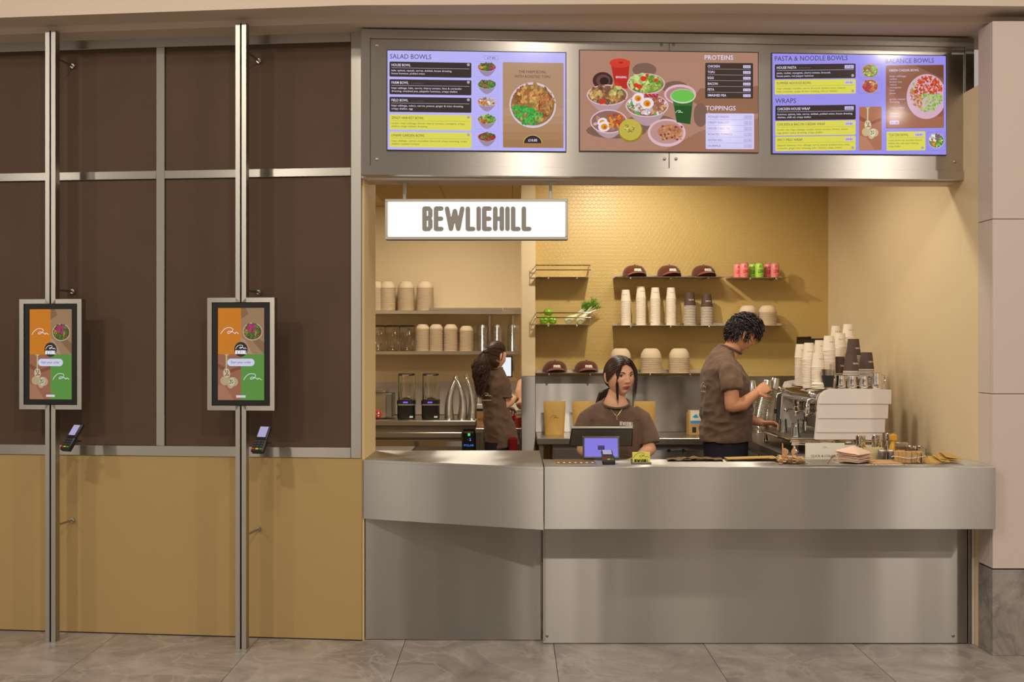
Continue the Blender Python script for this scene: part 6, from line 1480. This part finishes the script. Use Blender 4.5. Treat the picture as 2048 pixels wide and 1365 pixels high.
body = MB().use('skin'); add(body, vs, fs)
hq = MB().use('skin')
hand(hq, (.603-.12, 6.09, .955), (.9, -.1, -.25), (0, 0, -1), .45, .95, 1); hand(hq, (.603+.11, 6.09, .955), (-.9, -.1, -.25), (0, 0, -1), .45, .95, -1)
vs, fs = remesh(hq, .003, 1); add(body, vs, fs)
head_mesh(body, mw_, 'skin', True, 190, 230)
body.v = [tuple(inv @ Vector(v)) for v in body.v]; body.build('body', pw)
def put(q, nm, par, m): q.v = [tuple(m @ Vector(v)) for v in q.v]; return q.build(nm, par)
class Shift:
    """parts are modelled in place, then moved under their person"""
    def __init__(s, root): s.root = root; s.m = Matrix.Translation(-root.location)
def build_at(q, nm, root): q.v = [tuple(Vector(v)-root.location) for v in q.v]; return q.build(nm, root)
eyes(pw, Matrix.Translation(-pw.location) @ mw_, (.9, .0), 'hair_w')
# T-shirt
q = MB().use('shirt')
q.tube([(.60, 6.27, .70), (.60, 6.27, .84), (.60, 6.265, 1.0), (.601, 6.26, 1.11), (.602, 6.262, 1.18), (.603, 6.265, 1.222), (.605, 6.268, 1.252), (.608, 6.27, 1.274)],
       [(.20, .125), (.197, .13), (.188, .125), (.182, .118), (.172, .10), (.152, .088), (.118, .076), (.080, .066)], 30, side=(1, 0, 0))
for s in (-1, 1):
    q.tube([(.603+s*.10, 6.265, 1.20), (.603+s*.155, 6.258, 1.165), (.603+s*.185, 6.24, 1.10), (.603+s*.202, 6.22, 1.025)], [(.062, .055), (.066, .062), (.066, .064), (.072, .068)], 20, side=(1, 0, 0))
def foldw(v):
    x = abs(v.x-.603); return -.006*math.exp(-((x-.135-.1*(1.18-v.z))/.010)**2)*(1 if 1.0 < v.z < 1.17 else 0)
vs, fs = remesh(q, .007, 4, wrinkle(3, .0065, fold=foldw)); vsW, fsW = vs, fs; q = MB().use('shirt'); add(q, vs, fs); SHW = build_at(q, 'tshirt', pw)
def collar(c, rx, ry, tz, r, n=28, tilt=0):
    return [(c[0]+rx*math.cos(2*PI*i/n), c[1]+ry*math.sin(2*PI*i/n), c[2]+tz*math.sin(2*PI*i/n)+tilt*math.cos(2*PI*i/n)) for i in range(n+1)]
q = MB().use('shirt'); q.tube(collar((.611, 6.236, 1.272), .079, .070, .030, .006), .0065, 8); build_at(q, 'collar', pw)
q = MB().use('skin'); q.tube([(.617, 6.248, 1.345), (.615, 6.246, 1.325), (.613, 6.241, 1.302), (.611, 6.236, 1.283), (.610, 6.230, 1.262), (.610, 6.228, 1.240)], [(.046, .044), (.050, .047), (.057, .052), (.066, .058), (.074, .064), (.070, .060)], 28, side=(1, 0, 0)); build_at(q, 'neckline', pw)
q = MB().use('gold'); ch_ = [(.575, 6.165, 1.236), (.59, 6.150, 1.215), (.607, 6.142, 1.196), (.624, 6.150, 1.216), (.64, 6.163, 1.238)]; q.tube(ch_, .0012, 5); q.tube([(.607, 6.139, 1.196), (.607, 6.137, 1.176)], [.0016, .003], 6); build_at(q, 'necklace', pw)
q = MB().use('print'); q.color(206, 196, 182); bv = BVHTree.FromPolygons([Vector(v) for v in vsW], fsW); onw = lambda u, v: (u, bv.ray_cast(Vector((u, 5.8, v)), Vector((0, 1, 0)))[0].y-.0018, v); logo(q, .626, 1.142, .024, .080, lambda u, v: onw(u, v-.08*(u-.626)), t=.18); SL = build_at(q, 'chest_lettering', pw)
q = MB().use('black'); q.tube([(.603-.145, 6.12+.03*math.cos(a), .965+.032*math.sin(a)) for a in [2*PI*i/16 for i in range(17)]], .004, 6); build_at(q, 'wristband', pw)
q = MB().use('navy'); q.tube([(.60, 6.27, .72), (.60, 6.27, .6)], [(.19, .125), (.185, .12)], 24, side=(1, 0, 0))
for s in (-1, 1): q.tube([(.60+s*.09, 6.27, .66), (.60+s*.095, 6.265, .4), (.60+s*.095, 6.28, .05)], [.10, .08, .07], 18)
build_at(q, 'trousers', pw)
# hair: middle parting, swept down both sides of the face and tied behind
q = MB().use('hair_w'); Mx = Matrix.Translation(-pw.location) @ mw_
def keepw(d):
    if d.z < -.55: return False
    if d.y > .1:
        hl = .66-.38*min(1, (abs(d.x)/.70)**2.6)   # hairline height above the brow, dropping at the temples
        if abs(d.x) < .74 and d.z < hl: return False
        if d.z < -.35: return False
    if abs(d.x) > .6 and d.z < -.15 and d.y > -.25: return False
    if d.y > -.1 and d.z < -.02+.62*d.y: return False
    return True
cap_hair(q, Mx, keepw, .0055); rg = random.Random(5)
tie = (0, -.88, -.52)
for k in range(150):
    s = rg.choice((-1, 1)); t = rg.random(); f0 = Vector((s*.03, .80-1.3*t, .62+.38*math.sin(min(1, t*1.4)*PI/2)))
    mid = Vector((s*(1.12-.10*t), .42-.5*t, .28-.1*t+rg.uniform(-.1, .2))); strand(q, Mx, f0, mid, (s*.15+rg.uniform(-.1, .1), -.9, -.5), .006, .010, rg.uniform(.0024, .0038), 11, .0008, rg)
for s in (-1, 1):     # temple hair that frames the face
    for k in range(60):
        f0 = Vector((s*(.02+.004*k), .80-.006*k, .66+rg.uniform(-.02, .03))); mid = Vector((s*(1.02+rg.uniform(-.05, .1)), .52-.006*k, .16-rg.uniform(0, .22))); strand(q, Mx, f0, mid, (s*(.80+rg.uniform(-.2, .1)), -.62, -.38+rg.uniform(-.06, .06)), .005, .008, .0024, 13, .0006, rg)
for s in (-1, 1):     # loose front locks, each hair ending at its own length
    for k in range(34):
        u = rg.random(); dep = rg.random(); L = (.205 if s < 0 else .200)+rg.uniform(-.05, .035); ph = rg.uniform(0, 6); pts = []
        for i_ in range(12):
            t = i_/11; sp = min(1, t*2.3)**.7
            if s < 0: x = -.016-.061*sp+.016*u*sp*(1-.5*t)+.05*max(0, t-.35)**2; y = .082-.020*t-.016*dep
            else: x = .012+.046*sp-.014*u*sp*(1-.5*t)-.034*max(0, t-.35)**2; y = .084-.036*t-.016*dep
            pts.append(Mx @ Vector((x+.0016*math.sin(ph+5*t), y, .104-L*t-.03*t*t)))
        q.tube(pts, [.0016+.0008*math.sin(PI*i_/11)-.0014*(i_/11)**2 for i_ in range(12)], 4)
tp_ = Mx @ scalp(Vector(tie).normalized(), .02)
for k in range(40):
    a, b_ = rg.uniform(-1, 1), rg.uniform(-1, 1); e = tp_+Vector((-.065+.03*a, .06+.03*b_, -.10)); q.tube([tp_+Vector((.01*a, 0, .01*b_)), tp_.lerp(e, .35)+Vector((-.03+.012*a, .02, .0)), e, e+Vector((.0, .01, -.14))], [.006, .007, .006, .001], 5)
q.build('hair', pw)

# --- the man at the espresso machine --------------------------------------------------------
pm = thing('person', 'person with short black curly hair in a crumpled brown T-shirt, working at the machine', 'person', (1.40, 6.9, 0))
mm = hmtx((1.492, 6.90, 1.675), (1, .16, -.42), (.40, 0, 1), 1.02)
q = MB().use('skin_m')
limb(q, [(1.385, 6.90, 1.44), (1.405, 6.90, 1.53), (1.44, 6.90, 1.60), (1.475, 6.90, 1.66)], [(.05, .06), (.058, .060), (.056, .056), (.052, .056)])
q.tube([(1.39, 6.9, .80), (1.39, 6.9, 1.05), (1.385, 6.9, 1.25), (1.375, 6.9, 1.42), (1.378, 6.9, 1.52)], [(.09, .11), (.09, .11), (.10, .12), (.09, .12), (.05, .06)], 24, side=(1, 0, 0), rnd=True)
limb(q, [(1.385, 6.76, 1.43), (1.385, 6.69, 1.35), (1.385, 6.68, 1.235)], [.040, .048, .046]); limb(q, [(1.385, 6.68, 1.225), (1.455, 6.69, 1.235), (1.545, 6.72, 1.30)], [.045, .044, .028])
limb(q, [(1.385, 7.04, 1.42), (1.42, 7.12, 1.32), (1.46, 7.10, 1.17)], [.040, .046, .042]); limb(q, [(1.46, 7.10, 1.17), (1.54, 7.06, 1.125), (1.645, 7.0, 1.095)], [.042, .040, .027])
for s in (-1, 1): limb(q, [(1.385, 6.9+s*.08, .74), (1.39, 6.9+s*.1, .5), (1.38, 6.9+s*.1, .08)], [.062, .055, .045]); limb(q, [(1.37, 6.9+s*.1, .04), (1.52, 6.9+s*.1, .035)], [.042, .034])
vs, fs = remesh(q, .006, 3); body = MB().use('skin_m'); add(body, vs, fs)
hq = MB().use('skin_m'); hand(hq, (1.545, 6.72, 1.30), (.80, .15, .50), (.3, .9, -.3), 1.05, 1.0, -1); hand(hq, (1.645, 7.0, 1.095), (1, -.1, -.05), (.0, -.3, -1), .55, 1.0, 1)
vs, fs = remesh(hq, .003, 1); add(body, vs, fs); head_mesh(body, mm, 'skin_m', False); build_at(body, 'body', pm)
eyes(pm, Matrix.Translation(-pm.location) @ mm, (0, -.8), 'hair_m')
q = MB().use('shirt')
q.tube([(1.395, 6.9, .985), (1.395, 6.9, 1.08), (1.393, 6.9, 1.19), (1.390, 6.9, 1.29), (1.380, 6.9, 1.38), (1.368, 6.9, 1.46), (1.375, 6.9, 1.52), (1.39, 6.9, 1.555), (1.408, 6.9, 1.585)],
       [(.170, .17), (.165, .17), (.163, .175), (.160, .185), (.150, .19), (.128, .19), (.100, .14), (.078, .095), (.064, .07)], 30, side=(1, 0, 0))
q.tube([(1.375, 6.79, 1.475), (1.382, 6.72, 1.43), (1.385, 6.69, 1.37), (1.388, 6.68, 1.325)], [(.068, .07), (.070, .066), (.068, .064), (.070, .064)], 20, side=(1, 0, 0))
q.tube([(1.375, 7.0, 1.475), (1.39, 7.09, 1.42), (1.41, 7.12, 1.34)], [(.068, .07), (.070, .066), (.068, .064)], 20, side=(1, 0, 0))
def ridge(v, kx, kz, sk, seed): return 1-2.2*abs(noise.noise(Vector((v.x*kx+v.z*sk+seed, v.y*kx*.7, v.z*kz-v.x*sk))))
def foldm(v): return .010*ridge(v, 7, 17, 6, 1)*math.exp(-((v.z-1.12)/.13)**2)+.007*ridge(v, 16, 6, -8, 4)*math.exp(-((v.z-1.40)/.08)**2)
vs, fs = remesh(q, .007, 3, wrinkle(7, .013, (11, 11, 7), foldm)); q = MB().use('shirt'); add(q, vs, fs); build_at(q, 'tshirt', pm)
q = MB().use('shirt'); q.tube([(1.425+.066*math.cos(a), 6.9+.068*math.sin(a), 1.583-.030*math.cos(a)) for a in [2*PI*i/24 for i in range(25)]], .008, 8); build_at(q, 'collar', pm)
q = MB().use('print'); q.color(214, 196, 176); mpb = lambda u, v: (1.235+.55*max(0, .165-u)+(v-1.3)*-.02, 6.9-.168+u*.0-.0-(u*1.0-.0)+.0, v)
hill(q, .0, 1.335, .10, lambda u, v: (1.2200+.60*(u-.0)**1.0*.35, 6.845-u*1.0*.62+.0, v), 5); q.text('nourishers', .0, 1.305, .014, lambda u, v: (1.2200+.35*.6*u, 6.845-.62*u, v), .10); o = build_at(q, 'shoulder_lettering', pm)
q = MB().use('navy'); q.tube([(1.39, 6.9, 1.01), (1.39, 6.9, .82)], [(.150, .155), (.135, .16)], 26, side=(1, 0, 0))
for s in (-1, 1): q.tube([(1.39, 6.9+s*.085, .88), (1.395, 6.9+s*.1, .5), (1.385, 6.9+s*.1, .05)], [.115, .085, .075], 18)
vs, fs = remesh(q, .010, 2, wrinkle(2, .004)); q = MB().use('navy'); add(q, vs, fs); build_at(q, 'trousers', pm)
q = MB().use('hair_m'); Mm = Matrix.Translation(-pm.location) @ mm
def keepm(d): return not (d.y > .25 and d.z < .42) and not (d.z < -.10 and d.y > -.35) and d.z > -.42
cap_hair(q, Mm, keepm, lambda d: .006+.010*max(0, d.z)+.004*noise.noise(d*5)); rg = random.Random(8)
for k in range(760):
    while True:
        d = Vector((rg.gauss(0, 1), rg.gauss(0, 1), rg.gauss(.35, 1))).normalized()
        if keepm(d) or (d.z > .30 and d.y > .2 and d.z < .6): break
    front = d.y > .2; top = max(0, d.z); L = rg.uniform(.018, .032)*(1+.7*top+(.6 if front else 0)); o0 = .010+.018*top
    p = scalp(d, o0*.6); nrm = p.normalized(); fl = (Vector((0, 1, -.25)) if d.z > .2 else Vector((0, .1, -1)))+Vector((rg.uniform(-.6, .6), rg.uniform(-.6, .6), rg.uniform(-.4, .4))); fl = (fl-nrm*fl.dot(nrm)).normalized(); sd = nrm.cross(fl)
    R_ = rg.uniform(.003, .0065); ph = rg.uniform(0, 6.28); pts = []
    for j in range(9):
        t = j/8; pts.append(Mm @ (p+fl*L*t*1.2+nrm*(o0*.6*math.sin(PI*min(1, t*.9))+.004)+(sd*math.cos(ph+t*7)+nrm*math.sin(ph+t*7))*R_))
    q.tube(pts, [.0028*(1-.6*abs(j/8-.4)) for j in range(9)], 5)
q.build('hair', pm)

# --- the woman with the ponytail in the back room -------------------------------------------
pg = thing('person', 'person seen from behind with a long wavy ponytail and a loose brown T-shirt', 'person', (-.12, 8.2, 0))
mg = hmtx((-.128, 8.20, 1.518), (.80, .62, -.22), (.10, .05, 1), .98)
q = MB().use('skin')
limb(q, [(-.125, 8.20, 1.33), (-.128, 8.20, 1.40), (-.128, 8.20, 1.47)], [(.06, .06), (.047, .047), (.046, .048)])
q.tube([(-.10, 8.2, .75), (-.11, 8.2, 1.0), (-.12, 8.2, 1.2), (-.122, 8.2, 1.34)], [(.07, .06), (.06, .06), (.06, .06), (.04, .04)], 22, side=(1, 0, 0), rnd=True)
limb(q, [(-.065, 8.19, 1.30), (-.05, 8.17, 1.24), (-.055, 8.16, 1.145)], [.026, .033, .032]); limb(q, [(-.055, 8.16, 1.14), (-.01, 8.20, 1.165), (.022, 8.29, 1.19)], [.033, .030, .020])
limb(q, [(-.19, 8.24, 1.31), (-.20, 8.30, 1.2), (-.16, 8.38, 1.12)], [.026, .033, .032]); limb(q, [(-.16, 8.38, 1.12), (-.08, 8.45, 1.1), (-.04, 8.5, 1.1)], [.032, .030, .020])
for s in (-1, 1): limb(q, [(-.09+s*.06, 8.2+s*.04, .66), (-.09+s*.075, 8.2+s*.04, .45), (-.09+s*.075, 8.2+s*.04, .08)], [.06, .05, .04]); limb(q, [(-.09+s*.075, 8.2+s*.04, .04), (.0+s*.075, 8.32+s*.04, .035)], [.038, .03])
vs, fs = remesh(q, .006, 3); body = MB().use('skin'); add(body, vs, fs)
hq = MB().use('skin'); hand(hq, (.022, 8.29, 1.19), (.05, .95, .1), (-.5, .2, -.8), .7, .92, 1); hand(hq, (-.04, 8.5, 1.1), (.25, .9, 0), (0, 0, -1), .6, .92, -1); vs, fs = remesh(hq, .0035, 1); add(body, vs, fs)
head_mesh(body, mg, 'skin', True, 80, 110); build_at(body, 'body', pg); eyes(pg, Matrix.Translation(-pg.location) @ mg, (0, -.5), 'hair_g')
q = MB().use('shirt')
q.tube([(-.070, 8.2, .815), (-.078, 8.2, .88), (-.100, 8.2, .97), (-.122, 8.2, 1.08), (-.136, 8.2, 1.20), (-.128, 8.2, 1.30), (-.120, 8.2, 1.37), (-.120, 8.2, 1.405), (-.124, 8.2, 1.425)],
       [(.128, .12), (.124, .12), (.116, .115), (.106, .11), (.098, .11), (.096, .115), (.084, .09), (.064, .065), (.050, .055)], 28, side=(1, 0, 0))
q.tube([(-.065, 8.19, 1.345), (-.050, 8.175, 1.29), (-.050, 8.165, 1.205)], [(.042, .042), (.044, .042), (.046, .044)], 18, side=(1, 0, 0)); q.tube([(-.18, 8.22, 1.34), (-.20, 8.28, 1.27), (-.20, 8.30, 1.21)], [(.042, .042), (.044, .042), (.046, .044)], 18, side=(1, 0, 0))
def foldg(v): return .008*ridge(v, 9, 10, 9, 2)*(.45+.55*math.exp(-((v.z-.98)/.16)**2))
vs, fs = remesh(q, .007, 3, wrinkle(5, .009, (12, 12, 6), foldg)); q = MB().use('shirt'); add(q, vs, fs)
q.v = [(x, y, z-(.10*(x+.12)-0.02)*0 if z > .86 else z+.10*(x+.07)*max(0, (.86-z)/.05)) for x, y, z in q.v]; build_at(q, 'tshirt', pg)
q = MB().use('shirt'); q.tube([(-.051+.047*math.cos(a), 8.163+.046*math.sin(a), 1.208) for a in [2*PI*i/20 for i in range(21)]], .010, 8); build_at(q, 'sleeve_cuff', pg)
q = MB().use('shirt'); q.tube([(-.124+.050*math.cos(a), 8.195+.052*math.sin(a), 1.424+.006*math.cos(a)) for a in [2*PI*i/20 for i in range(21)]], .0065, 8); build_at(q, 'collar', pg)
q = MB().use('print'); q.color(224, 206, 184); yb = lambda u: 8.2-.118-.002+1.2*(u+.14)**2; hill(q, -.232, 1.215, .075, lambda u, v: (u, yb(u), v), 6); q.text('nourishers', -.232, 1.180, .014, lambda u, v: (u, yb(u), v), .075, 'L', .01); build_at(q, 'back_lettering', pg)
q = MB().use('navy'); q.tube([(-.09, 8.2, .86), (-.09, 8.2, .72)], [(.125, .115), (.12, .11)], 24, side=(1, 0, 0))
for s in (-1, 1): q.tube([(-.09+s*.065, 8.2, .76), (-.09+s*.07, 8.2, .45), (-.09+s*.07, 8.2, .06)], [.085, .07, .06], 18)
build_at(q, 'trousers', pg); q = MB().use('red_cloth'); q.box(-.028, 8.06, .765, .042, 8.12, .90, .012); build_at(q, 'red_cloth', pg)
q = MB().use('hair_g'); Mg = Matrix.Translation(-pg.location) @ mg
def keepg(d): return not (d.y > .15 and d.z < .60-.25*abs(d.x)) and not (d.z < -.25 and d.y > -.4) and d.z > -.5
cap_hair(q, Mg, keepg, .006); rg = random.Random(12); tg = Vector((0.0, -.97, .12)).normalized()
for k in range(150):
    a = rg.uniform(0, 2*PI); d0 = Vector((math.cos(a)*.8, .60*abs(math.sin(a))+.05, math.sin(a)*.75+.15)); d0 = d0.normalized()
    if d0.z < -.1: d0 = Vector((d0.x, -.2, -.45)).normalized()
    if not keepg(d0): d0 = Vector((d0.x, .25, .72)).normalized() if abs(d0.x) < .5 else Vector((d0.x, .0, d0.z)).normalized()
    strand(q, Mg, d0, (d0+tg)*.6, tg, .006, .012, rg.uniform(.0025, .004), 9, .0006, rg)
q.build('hair', pg)
q = MB().use('hair_g'); T = Mg @ scalp(tg, .012); q.tube([T+Vector((.012, .0, .008)), T+Vector((-.012, -.012, -.004))], [.020, .018], 12)
for k in range(480):
    u, w_ = rg.uniform(-1, 1), rg.uniform(-1, 1); L = rg.uniform(.26, .36); ph = rg.uniform(0, 6.28); fr = rg.uniform(16, 26); am = rg.uniform(.005, .014); pts = []
    for j in range(16):
        t = j/15; sp = math.sin(min(1, t*2.0)*PI/2); cxx = -.030*sp-.006*t; wd = .068*sp*(1-.62*max(0, t-.45)/.55); zz = .012*math.sin(min(1, t*5)*PI)-L*t**1.08
        pts.append(T+Vector((cxx+u*wd+am*sp*math.sin(ph+fr*t), -.028*sp+w_*.040*sp+am*sp*math.cos(ph+fr*t), zz)))
    q.tube(pts, [.0019+.0008*math.sin(PI*j/15)-.0014*(j/15) for j in range(16)], 4)
q.build('ponytail', pg); q = MB().use('black'); q.tube([T+Vector((.004+.016*math.cos(a), -.006, -.004+.018*math.sin(a))) for a in [2*PI*i/14 for i in range(15)]], .004, 6); q.build('hair_tie', pg)

# --- the person mostly hidden behind the pillar ----------------------------------------------
ph_ = thing('person', 'person almost wholly hidden behind the pillar, only a bare arm showing', 'person', (.24, 9.15, 0))
q = MB().use('skin'); limb(q, [(.24, 9.15, 1.36), (.24, 9.15, 1.48)], [.05, .048]); q.ball((.24, 9.15, 1.56), .09, 20, 14, 1, 1, 1.25)
q.tube([(.24, 9.15, .8), (.24, 9.15, 1.1), (.24, 9.15, 1.36)], [(.12, .09), (.13, .09), (.10, .06)], 20, side=(1, 0, 0), rnd=True)
limb(q, [(.15, 9.12, 1.31), (.088, 9.02, 1.27), (.068, 8.96, 1.20), (.085, 8.90, 1.12)], [.044, .048, .042, .034]); limb(q, [(.085, 8.90, 1.12), (.07, 8.82, 1.10), (.05, 8.74, 1.12)], [.034, .032, .02])
for s in (-1, 1): limb(q, [(.24+s*.08, 9.15, .85), (.24+s*.08, 9.15, .45), (.24+s*.08, 9.15, .06)], [.08, .055, .04])
vs, fs = remesh(q, .008, 3); body = MB().use('skin'); add(body, vs, fs); build_at(body, 'body', ph_)
q = MB().use('shirt'); q.tube([(.25, 9.15, .85), (.25, 9.15, 1.15), (.25, 9.15, 1.33), (.25, 9.15, 1.40)], [(.12, .11), (.13, .11), (.12, .08), (.06, .06)], 20, side=(1, 0, 0)); build_at(q, 'tshirt', ph_)
bpy.context.view_layer.update()
